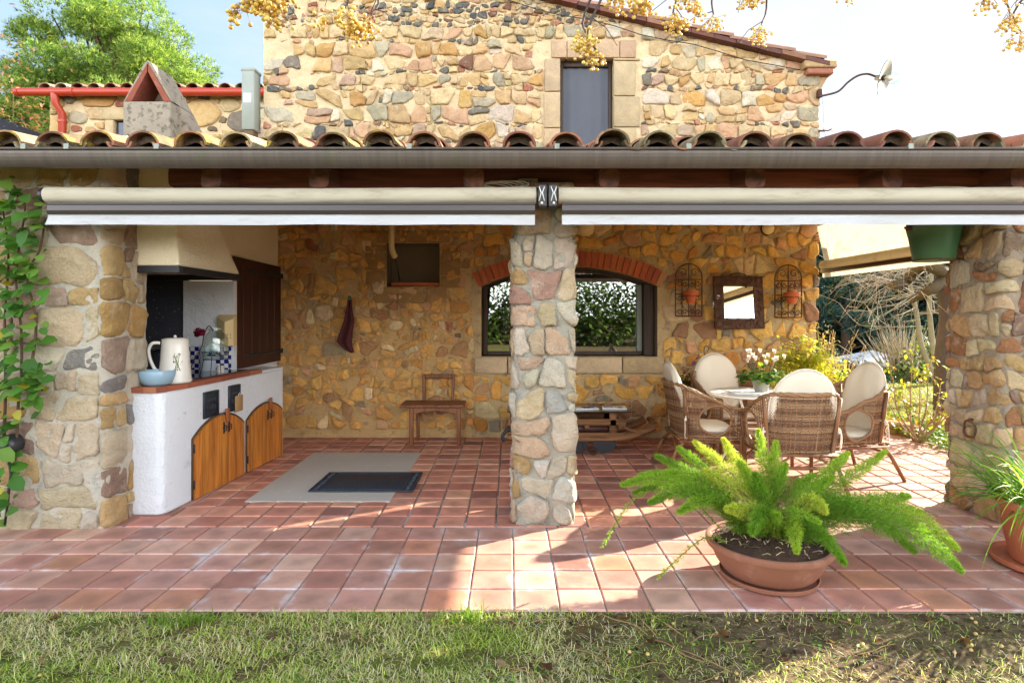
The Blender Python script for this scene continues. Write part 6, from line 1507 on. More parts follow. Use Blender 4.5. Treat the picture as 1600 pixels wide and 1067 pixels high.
for k in range(15):
    p = Vector((r_.uniform(-.17, .19), r_.uniform(-.12, .12), .28 + r_.uniform(-.03, .10))); m2.col = S(120, 110, 70, .6); m2.tube([(p.x * .4, p.y * .4, .1), tuple(p)], .003, 4); mb.col = jit(S(245, 236, 244, .8), .05)
    fl = MB(); fl.col = mb.col
    for q in range(5): d = Vector((math.cos(q * 1.26) * .4, math.sin(q * 1.26) * .4, 1)); leaf(fl, p, d, .05, .03, -.1)
    fl.build('flower', MAT['petal'], t, fixn=False)
m2.build('flower_stalks', MAT['twig'], t)
# plants by the house wall behind the chairs
def bush(name, label, cat, loc, rx, ry, rz_b, z0, n, L, pal, seed, stems=6, m='leaf', asp=.5, sc=MAT):
    t = thing(name, label, cat, loc); r_ = random.Random(seed); mb = MB(); m2 = MB(); clumps = []
    for k in range(max(8, n // 60)):
        d = rdir(r_); d.z = abs(d.z); q = r_.uniform(.35, .95); clumps.append((Vector((d.x * rx * q, d.y * ry * q, z0 + d.z * rz_b * q)), r_.uniform(.7, 1.25)))
    for k in range(n):
        c, s = r_.choice(clumps); p = c + Vector((r_.gauss(0, rx * .17), r_.gauss(0, ry * .17), r_.gauss(0, rz_b * .15))) * s; mb.col = jit(pick(pal, r_), .25, r_); d = rdir(r_); d.z = d.z * .6 + .2; leaf(mb, p, d, L * r_.uniform(.6, 1.2), L * asp * r_.uniform(.7, 1.2), .3)
    for k in range(stems):
        c, s = clumps[k % len(clumps)]; m2.col = jit(S(120, 92, 60, .6), .2); m2.tube(spl([(r_.uniform(-.05, .05), r_.uniform(-.05, .05), 0), tuple(c * .5 + Vector((r_.uniform(-.05, .05), 0, 0))), tuple(c)]), [.012, .011, .010, .01, .009, .008, .008, .007, .006, .006, .005, .005, .004], 5)
    mb.build('foliage', MAT[m], t, fixn=False); m2.build('stems', MAT['twig'], t); return t
bush('euonymus_bush', 'bright yellow-green leafy shrub at the house corner behind the table', 'shrub', (3.28, 6.70, 0), .48, .28, .50, .74, 2600, .06, [(4, S(228, 216, 64, .86)), (4, S(208, 210, 76, .84)), (2, S(170, 196, 76, .8)), (1, S(240, 232, 130, .86))], 61)
bush('potted_heather', 'dark green fine-leaved plant in a pot below the wall behind the left armchair', 'potted plant', (2.06, 6.98, .0), .26, .2, .26, .58, 1000, .035, [(4, S(78, 92, 42, .55)), (3, S(104, 112, 54, .58)), (1, S(140, 130, 70, .6))], 62)
mb = MB(); mb.lathe([(0, 0), (.15, 0), (.2, .4), (.215, .46), (.2, .46), (0, .42)], 28); o = mb.build('plant_pot', MAT['terracotta'], None, auto=50); o.location = (2.06, 6.98, 0); tag(o, 'tall clay pot holding the dark green plant behind the left armchair', 'pot')
t = thing('orchid', 'lilac flower hanging from a dark wire hook, left of the far armchair', 'flower', (2.28, 7.02, .72))
mb = MB(); mb.tube(spl([(0, 0, 0), (.01, 0, .2), (-.005, 0, .36), (.02, 0, .41), (.05, 0, .38), (.03, 0, .34)]), .005, 5); mb.build('hook', MAT['iron'], t); mb = MB(); r_ = random.Random(4)
for k in range(26): p = Vector((r_.gauss(0, .05), r_.gauss(0, .03), .25 + r_.uniform(-.16, .06))); mb.col = jit(pick([(3, S(216, 186, 206, .72)), (1, S(190, 140, 170, .68))], r_), .08); leaf(mb, p, Vector((r_.uniform(-1, 1), r_.uniform(-.6, .1), r_.uniform(-.9, .3))), .07, .05, .3)
mb.build('petals', MAT['petal'], t, fixn=False)
# ------------------------------------------------------------------ lawn and litter in front
mb = MB(); r_ = random.Random(71)
GR = [(7, S(186, 204, 84, .92)), (5, S(206, 212, 110, .92)), (4, S(150, 186, 66, .88)), (5, S(226, 214, 152, .88)), (3, S(236, 226, 184, .88))]
def blade(mb, x, y, L, w, col, lay, rr):
    a = rr.uniform(0, 6.283); z = gz(y, x); d = Vector((math.cos(a) * lay, math.sin(a) * lay, 1 - lay * .85)).normalized(); s = Vector((-math.sin(a), math.cos(a), 0)) * w; p = Vector((x, y, z)); q = p + d * L * .55; e = q + (d + Vector((math.cos(a) * .5, math.sin(a) * .5, -.45))).normalized() * L * .45
    i = [mb.vert(v, col) for v in (p - s, p + s, q + s * .7, e, q - s * .7)]; mb.face((i[0], i[1], i[2], i[4])); mb.face((i[4], i[2], i[3]))
def bare(x, y):                                   # bare, littered soil under the tree on the right
    n = noise.noise(Vector((x * 1.1, y * 1.6, 4))) ; return max(0, min(1, (x - .1) * 1.1 + n * .7)) * max(.25, 1 - max(0, 2.72 - y) * 1.1)
for k in range(64000):
    y = 1.75 + (3.03 - 1.75) * r_.random() ** .8; x = r_.uniform(-1.06, 1.06) * (y * .86 + .15)
    b = bare(x, y); pt = noise.noise(Vector((x * 4.1, y * 6.3, 21)))
    if r_.random() < b * .90 or pt < -.22 and r_.random() < .75: continue
    n = noise.noise(Vector((x * 2.3, y * 2.3, 8))); col = jit(pick(GR[:3] if r_.random() < .50 + n * .9 else GR[3:], r_), .25, r_)
    blade(mb, x, y, r_.uniform(.018, .060), r_.uniform(.0011, .0022), col, r_.uniform(.35, 1.0), r_)
for k in range(2600):
    x = r_.uniform(-2.9, 2.9)
    if r_.random() < bare(x, 3.0) * .8: continue
    if noise.noise(Vector((x * 5, 1, 1))) < -.1 and r_.random() < .7: continue
    blade(mb, x, 3.045 - abs(r_.gauss(0, .028)), r_.uniform(.025, .06), .0018, jit(pick(GR, r_), .25, r_), r_.uniform(.2, .9), r_)
for (px, cy, n, L) in ((300, 2.95, 60, .10), (255, 2.93, 50, .09), (345, 2.98, 30, .07), (735, 2.99, 70, .09), (745, 3.01, 20, .14), (690, 2.98, 30, .07), (1030, 2.97, 30, .08), (1310, 2.98, 25, .07), (1100, 2.75, 20, .06), (560, 2.97, 30, .06)):
    cx = (px - 797) * cy / F
    for k in range(n): blade(mb, cx + r_.gauss(0, .05), cy + r_.gauss(0, .025), L * r_.uniform(.5, 1.1), .0028, jit(S(140, 178, 56, .62), .2, r_), r_.uniform(.2, .75), r_)
for k in range(2600):                             # clover and little weeds among the blades
    y = 2.2 + .82 * r_.random(); x = r_.uniform(-2.8, 2.8)
    if noise.noise(Vector((x * 3.1, y * 4.2, 33))) < .12: continue
    a = r_.uniform(0, 6.28); z = gz(y, x) + r_.uniform(.008, .03); mb.col = jit(pick([(4, S(120, 160, 64, .72)), (3, S(150, 184, 80, .76)), (1, S(96, 132, 56, .66))], r_), .2, r_); L = r_.uniform(.008, .02); leaf(mb, Vector((x, y, z)), Vector((math.cos(a), math.sin(a), r_.uniform(-.2, .5))), L, L * .9, .2)
tag(mb.build('grass', MAT['leaf'], None, smooth=False, fixn=False), 'short patchy lawn of green and straw-coloured blades before the terrace', 'grass', kind='stuff')
proto = None
for k in range(62):
    y = r_.uniform(2.2, 3.0); x = r_.choice([r_.uniform(.3, 2.6), r_.gauss(.95, .3), r_.gauss(2.3, .25), r_.gauss(-2.3, .2)]) if k > 6 else r_.gauss(-2.3, .15)
    if proto is None:
        mb = MB(); mb.col = S(222, 184, 108, .68); mb.ball((0, 0, 0), .0085, 2, (1, 1, .92)); proto = mb.build('fallen_berry', MAT['berry'], None); o = proto
        tag(o, 'small yellow berry fallen on the soil and grass before the terrace', 'berry', 'fallen yellow berries')
    else: o = proto.copy(); COL.objects.link(o)
    s_ = r_.uniform(.75, 1.15); o.scale = (s_, s_, s_); o.location = (x, y, gz(y, x) + .010)
proto = None
LC = [S(166, 112, 66, .6), S(196, 160, 120, .64), S(120, 80, 52, .58)]
for k in range(34):
    y = r_.uniform(2.15, 3.0); x = r_.uniform(-.2, 2.6) if k % 5 else r_.uniform(-2.4, 0)
    if k < 3: mb = MB(); mb.col = LC[k]; leaf(mb, Vector((0, 0, 0)), Vector((1, 0, .15)), .06, .036, .1, Vector((0, 0, 1)), .35); o = mb.build('dead_leaf', MAT['leaf'], None, fixn=False); proto = (proto or []) + [o]; tag(o, 'dry brown leaf lying on the soil and grass before the terrace', 'leaf', 'fallen dry leaves')
    else: o = proto[k % 3].copy(); COL.objects.link(o)
    s_ = r_.uniform(.6, 1.25); o.scale = (s_, s_, s_); o.location = (x, y, gz(y, x) + .014); o.rotation_euler = (r_.uniform(-.4, .4), r_.uniform(-.3, .3), r_.uniform(0, 6.28))
proto = []
for k in range(46):
    y = r_.uniform(2.2, 3.0); x = r_.uniform(-.1, 1.7) if k % 4 else r_.uniform(-2.5, 2.5)
    if k < 4:
        mb = MB(); mb.col = jit(S(176, 136, 88, .62), .25, r_); mb.tube(spl([(-.12, 0, 0), (-.04, r_.uniform(-.02, .02), .008), (.05, r_.uniform(-.03, .03), .004), (.13, r_.uniform(-.03, .03), .002)], 4), [.0022] * 13, 5); o = mb.build('dry_stalk', MAT['twig'], None); proto.append(o); tag(o, 'thin dry leaf stalk lying on the soil before the terrace', 'stalk', 'dry stalks on the ground')
    else: o = proto[k % 4].copy(); COL.objects.link(o)
    s_ = r_.uniform(.5, 1.2); o.scale = (s_, s_, s_); o.location = (x, y, gz(y, x) + .014); o.rotation_euler = (0, r_.uniform(-.08, .08), r_.uniform(0, 6.28))
mb = MB(); r_ = random.Random(77)
for k in range(1500):
    y = r_.uniform(1.9, 3.02); x = r_.uniform(-2.9, 2.9)
    if r_.random() > bare(x, y) + .06: continue
    a = r_.uniform(0, 6.28); mb.col = jit(pick([(5, S(70, 56, 42, .6)), (4, S(104, 80, 56, .6)), (2, S(176, 150, 108, .62)), (2, S(92, 120, 60, .55))], r_), .25, r_); L = r_.uniform(.012, .035); leaf(mb, Vector((x, y, gz(y, x) + .008)), Vector((math.cos(a), math.sin(a), r_.uniform(-.1, .3))), L, L * .6, .1, Vector((0, 0, 1)), .3)
tag(mb.build('leaf_litter', MAT['leaf'], None, fixn=False), 'dark crumbled leaf litter over the bare soil on the right before the terrace', 'litter', kind='stuff')

# ------------------------------------------------------------------ garden on the right, behind
mb = MB(); r_ = random.Random(81); GB = [(5, S(196, 196, 78, .62)), (4, S(164, 180, 62, .6)), (3, S(214, 206, 120, .64)), (1, S(120, 150, 50, .56))]
for k in range(36000):
    y = 6.6 + 9.5 * r_.random() ** 1.5; x = r_.uniform(.44 * y, .80 * y)
    if x < 4.75 + .25 * noise.noise(Vector((y * 1.3, 2, 2))) and y < 9.2 or x < 3.9: continue
    blade(mb, x, y, r_.uniform(.03, .07) * (1 + y * .02), .0022 * (1 + y * .05), jit(pick(GB, r_), .22, r_), r_.uniform(.2, .9), r_)
tag(mb.build('grass', MAT['leaf'], None, smooth=False, fixn=False), 'sunlit yellow-green lawn beyond the right side of the terrace', 'grass', kind='stuff')
def rock(px, py, Y, s, col, label, sq=.7):
    bm = bmesh.new(); bmesh.ops.create_icosphere(bm, subdivisions=3, radius=1); mb = MB(); mb.col = col
    for v in bm.verts:
        c = v.co.copy(); c = Vector((math.copysign(abs(c.x) ** .8, c.x), math.copysign(abs(c.y) ** .8, c.y), math.copysign(abs(c.z) ** .8, c.z))); k = 1 + .22 * noise.noise(c * 1.3 + Vector((px, py, 0))) + .06 * noise.noise(c * 5); v.co = Vector((c.x * s[0] * k, c.y * s[1] * k, c.z * s[2] * k))
    mb.add_bm(bm); o = mb.build('rock', MAT['rock'], None, auto=60); p = P(px, py, Y); p.z = s[2] * .55 - .02; o.location = p; tag(o, label, 'rock')
rock(1398, 658, 7.6, (.20, .14, .11), S(190, 150, 80, .6), 'ochre rock at the edge of the garden bed, left of the rose bush')
rock(1425, 668, 7.4, (.15, .12, .10), S(160, 120, 80, .6), 'brown rock just right of the ochre one in the garden bed')
rock(1468, 662, 7.7, (.14, .12, .13), S(206, 170, 110, .62), 'pale rock behind the base of the rose bush')
rock(1372, 646, 8.2, (.13, .10, .09), S(70, 84, 76, .5), 'dark green-grey round stone left of the ochre rock')
def lowplants(name, label, x0, x1, y0, y1, n, seed):
    mb = MB(); r_ = random.Random(seed)
    for k in range(n):
        x, y = r_.uniform(x0, x1), r_.uniform(y0, y1); mb.col = jit(pick([(4, S(136, 176, 52, .6)), (3, S(186, 198, 62, .62)), (2, S(96, 140, 44, .56))], r_), .2, r_); leaf(mb, Vector((x, y, r_.uniform(0, .10))), Vector((r_.uniform(-1, 1), r_.uniform(-1, 1), r_.uniform(.2, 1))), r_.uniform(.04, .07), .04, .3)
    tag(mb.build(name, MAT['leaf'], None, fixn=False), label, 'ground cover', kind='stuff')
lowplants('ground_cover', 'low bright green ground cover along the edge of the terrace on the right', 4.75, 5.6, 6.5, 8.6, 1500, 83)
# rose bush
t = thing('rose_bush', 'half bare rose bush with yellow-green leaves left of the right pillar', 'shrub', (4.78, 7.05, 0)); r_ = random.Random(85); mb = MB(); lf = MB(); RB = Vector((4.78, 7.05, 0))
tips = [(1395, 588), (1408, 610), (1425, 565), (1438, 590), (1450, 575), (1470, 600), (1485, 612), (1495, 595), (1462, 640), (1420, 640), (1480, 640), (1388, 628)]
for k, (px, py) in enumerate(tips):
    e = P(px, py, 7.05 + r_.uniform(-.25, .25)) - RB; b = Vector((r_.uniform(-.06, .06), r_.uniform(-.05, .05), 0)); m_ = b.lerp(e, .5) + Vector((e.x * .18, r_.uniform(-.05, .05), -.03)); mb.col = jit(S(186, 146, 106, .62), .15, r_); c = spl([b, m_, e], 8); mb.tube(c, [.011 - .008 * i / len(c) for i in range(len(c))], 6)
    for q in range(5):
        i = r_.randrange(5, len(c)); d = (c[min(i, len(c) - 1)] - c[i - 3]).normalized() + rdir(r_) * .7; f = c[i] + d.normalized() * r_.uniform(.08, .2); mb.tube([c[i], c[i].lerp(f, .5) + rdir(r_) * .01, f], [.005, .004, .003], 4)
        for w in range(7 if py < 612 else 3): lf.col = jit(pick([(4, S(206, 204, 74, .64)), (3, S(170, 186, 66, .62)), (1, S(220, 160, 60, .64))], r_), .15, r_); leaf(lf, f + rdir(r_) * .035, rdir(r_), .055, .036, .3)
mb.build('stems', MAT['twig'], t); lf.build('foliage', MAT['leaf'], t, fixn=False)
# straggly dry plants at the corner of the house
t = thing('dry_shrub', 'straggly pale dry stems growing behind the house corner', 'shrub', (4.15, 7.9, 0)); r_ = random.Random(86); mb = MB(); lf = MB()
for k in range(60):
    b = Vector((r_.gauss(0, .16), r_.gauss(0, .15), 0)); e = b + Vector((r_.gauss(.05, .2), r_.gauss(0, .12), r_.uniform(.6, 1.32))); mb.col = jit(S(196, 172, 116, .64), .2, r_); c = spl([b, b.lerp(e, .5) + rdir(r_) * .06, e], 5); mb.tube(c, [.004] * len(c), 4)
    for q in range(4):
        i = r_.randrange(3, len(c)); f = c[i] + Vector((r_.gauss(0, .09), r_.gauss(0, .06), r_.uniform(.0, .12))); mb.tube([c[i], f], .0025, 4); lf.col = jit(S(206, 190, 110, .64), .2, r_); leaf(lf, f, rdir(r_), .05, .02, .3)
mb.build('stems', MAT['twig'], t); lf.build('foliage', MAT['leaf'], t, fixn=False)
def branch(mb, p, d, L, r0, depth, r_, spread, up=0.0, col=(.3, .25, .2), nseg=5, kids=(3, 5), minr=.003, sub=.62, tips=None):
    pts = [p]; rad = [r0]; q = p.copy(); dd = d.normalized()
    for i in range(nseg):
        dd = (dd + rdir(r_) * .16 + Vector((0, 0, up))).normalized(); q = q + dd * (L / nseg); pts.append(q.copy()); rad.append(max(minr, r0 * (1 - .6 * (i + 1) / nseg)))
    mb.col = jit(col, .18, r_); mb.tube(pts, rad, 6 if r0 > .02 else (4 if r0 > .006 else 3), cap=False)
    if depth <= 0:
        if tips is not None: tips.append(q)
        return
    for k in range(r_.randint(*kids)):
        i = r_.randint(max(1, nseg // 3), nseg); a = pts[i]; e = (dd + rdir(r_) * spread).normalized(); branch(mb, a, e, L * sub * r_.uniform(.7, 1.25), max(minr, rad[i] * .62), depth - 1, r_, spread, up, col, nseg, kids, minr, sub, tips)
# pruned tree with drooping bare twigs, trunk beside the right pillar
t = thing('bare_tree', 'pruned bare tree with knobbly limbs and long drooping twigs beside the right pillar', 'tree', (6.15, 8.5, 0)); r_ = random.Random(91); TB = Vector((6.15, 8.5, 0)); mb = MB(); mb.col = S(104, 88, 74, .5)
top = P(1475, 425, 8.5) - TB; mb.tube(spl([(.0, 0, 0), (.02, .02, .9), (top.x * .9 + .06, 0, 1.6), tuple(top)], 6), [.13, .12, .12, .115, .11, .11, .11, .105, .105, .10, .10, .105, .11, .12, .125, .12, .12, .115, .11], 10)
mb.build('trunk', MAT['bark'], t); mb = MB(); m2 = MB()
limbs = [[(1475, 425), (1440, 415), (1415, 440), (1395, 445)], [(1475, 430), (1450, 398), (1425, 380), (1400, 360)], [(1480, 425), (1490, 390), (1470, 350), (1440, 300)], [(1472, 440), (1450, 455), (1425, 468)], [(1480, 425), (1510, 380), (1560, 360)]]
for L_ in limbs:
    c = spl([P(a, b, 8.5 + r_.uniform(-.3, .3)) - TB for a, b in L_], 6); c[0] = top.copy(); mb.col = jit(S(112, 96, 66, .5), .15, r_); mb.tube(c, [(.085 - .035 * i / len(c)) * r_.uniform(.85, 1.25) for i in range(len(c))], 8)
    for p in c[4:]:
        for k in range(2):
            d = Vector((-r_.uniform(.2, 1.2), r_.uniform(-.9, .9), r_.uniform(-.2, 1))).normalized(); L = r_.uniform(.5, 1.15); q = p.copy(); pts = [q.copy()]
            for i in range(9): d = (d + Vector((-.02, 0, -.09)) + rdir(r_) * .20).normalized(); q = q + d * L / 9; pts.append(q.copy())
            m2.col = jit(pick([(3, S(214, 204, 186, .62)), (2, S(170, 156, 132, .58)), (1, S(130, 116, 96, .55))], r_), .15, r_); m2.tube(pts, [.0055 - .0042 * i / 9 for i in range(10)], 3, cap=False)
            for w in range(2):
                i = r_.randrange(3, 9); e = (d + rdir(r_) * .7).normalized(); m2.tube([pts[i], pts[i] + e * .15, pts[i] + e * .28 + Vector((0, 0, -.08))], [.003, .0025, .0015], 3, cap=False)
mb.build('limb', MAT['bark'], t); m2.build('twigs', MAT['twig'], t)
t = thing('bare_tree', 'bare tree with a tangle of fine pale branches behind the bucket and side awning', 'tree', (9.6, 11.6, 0)); r_ = random.Random(92); mb = MB(); m2 = MB(); mb.col = S(120, 106, 90, .5); mb.tube([(0, 0, 0), (.05, 0, 1.4), (-.1, 0, 2.3)], [.14, .12, .1], 8); mb.build('trunk', MAT['bark'], t)
for k in range(7): branch(m2, Vector((-.1, 0, 2.35 + .02 * k)), Vector((-r_.uniform(.5, 1.3), r_.uniform(-.9, .9), r_.uniform(.05, .34))), r_.uniform(1.6, 2.7), .028, 3, r_, .8, -.012, S(206, 194, 174, .6), 8, (2, 4), .0036, .52)
m2.build('twigs', MAT['twig'], t)
# upright pruned shrub like a fan
t = thing('fan_shrub', 'leafless fan of upright pale twigs on a short trunk at the end of the lawn', 'shrub', (P(1412, 600, 17).x, 17, gz(17))); r_ = random.Random(93); mb = MB(); m2 = MB(); mb.col = S(120, 100, 80, .5)
for k in range(5): mb.tube([(0, 0, 0), (r_.uniform(-.3, .3), r_.uniform(-.3, .3), .5), (r_.uniform(-.6, .6), r_.uniform(-.4, .4), .95)], [.08, .06, .05], 6)
for k in range(240):
    b = Vector((r_.gauss(0, .30), r_.gauss(0, .26), r_.uniform(.55, .9))); d = Vector((b.x * 1.2 + r_.gauss(0, .16), b.y + r_.gauss(0, .2), 1.0)).normalized(); L = r_.uniform(.55, 1.35); m2.col = jit(pick([(3, S(222, 206, 172, .64)), (1, S(180, 150, 110, .6))], r_), .15, r_); m2.tube([b, b + d * L * .5 + rdir(r_) * .03, b + d * L + Vector((d.x * .1, 0, .0))], [.009, .007, .003], 3, cap=False)
mb.build('trunk', MAT['bark'], t); m2.build('twigs', MAT['twig'], t)
t = thing('slender_tree', 'group of slender pale bare trunks growing from one base left of the right pillar', 'tree', (P(1462, 590, 13).x, 13, 0)); r_ = random.Random(94); T0 = Vector((P(1462, 590, 13).x, 13, 0))
for k, st in enumerate([[(1462, 592), (1440, 540), (1432, 490), (1420, 440), (1400, 380)], [(1465, 592), (1455, 520), (1452, 460), (1458, 400), (1450, 330)], [(1470, 592), (1474, 520), (1472, 460), (1480, 390), (1490, 320)]]):
    mb = MB(); c = spl([P(a, b, 13) - T0 for a, b in st], 5); c[0].z = -.05; mb.col = jit(S(176, 164, 130, .58), .1, r_); mb.tube(c, [.06 - .025 * i / len(c) for i in range(len(c))], 8); mb.build('trunk', MAT['bark'], t)
    m2 = MB(); 
    for p in c[8:]: branch(m2, p, Vector((r_.uniform(-1, 1), r_.uniform(-.5, .5), -.05)), r_.uniform(.6, 1.2), .016, 2, r_, .7, 0, S(180, 166, 130, .58), 4, (2, 3), .004)
    m2.build('branches', MAT['twig'], t)
# picnic bench and far gazebo
t = thing('picnic_table', 'dark weathered wooden picnic table behind the house corner, left of the gazebo', 'table', (P(1308, 575, 9.2).x, 9.4, gz(9.4))); m_ = mat('grey_dark_wood', S(84, 70, 60, .4), .95, spec=.05)
mb = MB()
for k in range(4): mb.box(-.36, .36, -.35 + .18 * k, -.19 + .18 * k, .70, .735, .004)
mb.build('tabletop', m_, t)
for s in (-1, 1):
    mb = MB(); mb.box(-.36, .36, s * .7 - .13, s * .7 + .13, .43, .47, .004); mb.build('seat', m_, t); mb = MB(); mb.bar((s * .26, -.5, 0), (s * .26, -.2, .70), .06, .05, .004); mb.bar((s * .26, .5, 0), (s * .26, .2, .70), .06, .05, .004); mb.bar((s * .26, -.8, .4), (s * .26, .8, .4), .05, .07, .004); mb.build('leg', m_, t)
t = thing('gazebo', 'white canvas gazebo with a pointed roof beyond the far lawn', 'gazebo', (P(1362, 560, 27).x, 27, gz(27)))
zt0 = P(1362, 562, 27).z - gz(27); zp = P(1362, 547, 27).z - gz(27); mb = MB(); w = 1.22; cs = [(-w, -w, zt0), (w, -w, zt0), (w, w, zt0), (-w, w, zt0)]; ap = (0, 0, zp)
for i in range(4): mb.tri(cs[i], cs[(i + 1) % 4], ap); mb.quad(cs[i], cs[(i + 1) % 4], tuple(Vector(cs[(i + 1) % 4]) - Vector((0, 0, .2))), tuple(Vector(cs[i]) - Vector((0, 0, .2))))
mb.build('canopy', MAT['valance'], t, smooth=False)
for x, y, z in cs: mb = MB(); mb.tube([(x, y, 0), (x, y, z)], .05, 6); mb.build('post', MAT['white_paint'], t)
# ------------------------------------------------------------------ trees
def conifer(name, label, x, y, h, w, pal, seed, n=2600, trunk=True, z=None, cat='tree', group=None, clump=None, fan=5, L=.34, wd=.035, flat=False, frac=.18):
    z = gz(y) if z is None else z; t = thing(name, label, cat, (x, y, z), group); r_ = random.Random(seed); mb = MB(); m2 = MB()
    m2.col = S(110, 84, 66, .5); m2.tube([(0, 0, -.2), (r_.uniform(-.1, .1), 0, h * .5), (r_.uniform(-.2, .2), 0, h * .92)], [.03 * h * .8, .02 * h * .8, .005 * h], 8)
    cl = []
    for k in range(clump or int(34 + h * 2)):
        if flat:
            a = r_.uniform(0, 6.283); q = math.sqrt(r_.random()); el = r_.uniform(-.1, 1); rr = w * (1 - .15 * r_.random()); c = Vector((rr * q * math.cos(a), rr * q * math.sin(a), h * (.50 + .46 * math.sqrt(max(0, 1 - q * q)) * r_.uniform(.25, 1)))); s = r_.uniform(.8, 1.35) * w * frac
        else:
            f = r_.random() ** .8; a = r_.uniform(0, 6.283); zc = h * (.10 + .86 * f); rr = w * (1 - f) ** .7 * r_.uniform(.5, 1.05); c = Vector((rr * math.cos(a), rr * math.sin(a), zc)); s = r_.uniform(.7, 1.3) * w * frac * 1.5
        cl.append((c, s)); b = Vector((0, 0, c.z * r_.uniform(.6, .85))); m2.col = jit(S(110, 84, 66, .5), .2, r_); m2.tube([b, b.lerp(c, .6) + Vector((0, 0, .06 * h * r_.uniform(-.3, .6))), c], [.010 * h * .6, .006 * h * .6, .003 * h * .5], 5, cap=False)
    for k in range(n):
        c, s = r_.choice(cl); d = rdir(r_); p = c + Vector((d.x * s, d.y * s, d.z * s * .62)) * r_.uniform(.55, 1.0); col = jit(pick(pal, r_), .25, r_); ax = (d + Vector((0, 0, .5)) + rdir(r_) * .5).normalized()
        for j in range(fan):
            e = (ax + rdir(r_) * .75).normalized(); q = e.cross(rdir(r_)).normalized() * wd; mb.tri(p - q, p + q, p + e * L * r_.uniform(.6, 1.15), col)
    m2.build('trunk', MAT['bark'], t); mb.build('crown', MAT['needle'], t, smooth=False, fixn=False); return t
PINE = [(4, S(160, 190, 84, .68)), (4, S(134, 170, 74, .64)), (3, S(190, 208, 100, .7)), (2, S(104, 142, 66, .58))]
conifer('pine_tree', 'big light green umbrella pine rising behind the left wing', -15.6, 24.0, 14.9, 4.2, PINE, 101, 52000, z=0, clump=150, fan=6, L=.20, wd=.012, flat=True, frac=.185)
conifer('pine_tree', 'smaller light green pine in front of the big umbrella pine, low behind the wing roof', -17.2, 21.5, 9.6, 2.4, PINE, 102, 8000, z=0, clump=40, fan=6, L=.22, wd=.013, flat=True, frac=.26)
DARK = [(4, S(70, 104, 98, .5)), (4, S(82, 118, 106, .52)), (3, S(104, 134, 104, .54)), (1, S(140, 156, 104, .56))]
for k, (px, y, h, w) in enumerate(((1265, 40, 15, 4.2), (1320, 36, 13, 3.6), (1372, 42, 17, 4.6), (1425, 38, 14, 4), (1475, 43, 16, 4.4), (1530, 36, 15, 4.2), (1590, 40, 16, 4.4))):
    conifer('dark_conifer', ['dark blue-green conifer far behind the house corner', 'shorter dark conifer behind the picnic table', 'tall dark conifer behind the gazebo', 'dark conifer behind the fan of pale twigs', 'dark conifer behind the slender trunks', 'dark conifer behind the bare tree, hidden by the pillar', 'dark conifer beyond the right pillar'][k], P(px, 500, y).x, y, h, w, DARK, 110 + k, 6200, group='dark conifers beyond the garden', fan=6, L=.5, wd=.06)
bush('hedge_bush', 'green sunlit bush at the end of the lawn, below the slender trunks', 'shrub', (P(1450, 585, 15).x, 15.2, gz(15.2)), 1.1, .7, 1.3, .1, 900, .16, [(4, S(110, 140, 62, .56)), (3, S(160, 176, 74, .6)), (2, S(72, 104, 52, .5))], 121)
bush('hedge_bush', 'dark low bush at the end of the lawn behind the picnic table', 'shrub', (P(1330, 585, 18).x, 18.5, gz(18.5)), 1.6, .8, 1.1, .1, 900, .18, [(4, S(58, 92, 66, .46)), (3, S(84, 116, 66, .5))], 122)
# bushes at the far left
bush('autumn_bush', 'brownish half bare bush with pinkish twigs left of the wing', 'shrub', (P(18, 200, 13).x, 13.0, 0), 1.6, 1.2, 5.3, 2.0, 2600, .13, [(4, S(186, 140, 110, .58)), (3, S(160, 118, 92, .55)), (3, S(150, 150, 96, .56)), (1, S(206, 150, 70, .6))], 131, 24)
# ------------------------------------------------------------------ chinaberry tree overhead, trunk behind the viewer
t = thing('chinaberry_tree', 'bare tree overhead with hanging clusters of yellow berries along the top of the view', 'tree', (-1.9, -1.6, 0)); r_ = random.Random(141); CT = Vector((-1.9, -1.6, 0)); mb = MB(); mb.col = S(120, 104, 90, .5)
hub = Vector((.1, .2, 3.0)); mb.tube([(0, 0, -.1), (.03, .06, 1.2), tuple(hub)], [.19, .15, .13], 12); mb.build('trunk', MAT['bark'], t)
CL = [(400, 58, 2.35, 1.15, 75), (425, 20, 2.3, 1.0, 50), (540, 70, 2.65, 1.0, 62), (585, 60, 2.7, .6, 20), (918, 100, 3.0, .9, 50), (940, 110, 3.0, .6, 20), (975, 20, 3.1, .9, 46), (1010, 38, 3.1, 1.0, 50), (1050, 60, 3.2, .8, 36), (1085, 30, 3.1, .8, 30), (1120, 55, 3.4, .7, 26), (1185, 70, 3.9, .8, 30), (1170, 22, 3.8, .9, 36), (1320, 12, 4.2, .9, 36), (1345, -4, 4.2, .8, 30), (1545, 20, 3.3, .9, 34), (1585, 55, 3.4, .8, 34), (1590, 90, 3.5, .9, 40), (1600, 10, 3.2, .9, 36), (660, -25, 2.9, .9, 40), (790, -18, 3.0, .9, 40), (250, -40, 2.4, .9, 40), (865, -12, 3.0, .8, 34), (1440, -30, 3.6, .8, 30)]
tw = MB(); main = [[hub, Vector((.6, 2.0, 4.0)), Vector((.7, 3.6, 3.95))], [hub, Vector((1.6, 2.4, 4.3)), Vector((3.2, 4.4, 4.1))], [hub, Vector((3.0, 2.4, 4.5)), Vector((5.0, 4.6, 4.4))], [hub, Vector((4.0, 2.2, 4.3)), Vector((5.6, 4.6, 3.9))], [hub, Vector((-.6, 2.0, 4.1)), Vector((-.4, 3.8, 4.2))]]
mains = []
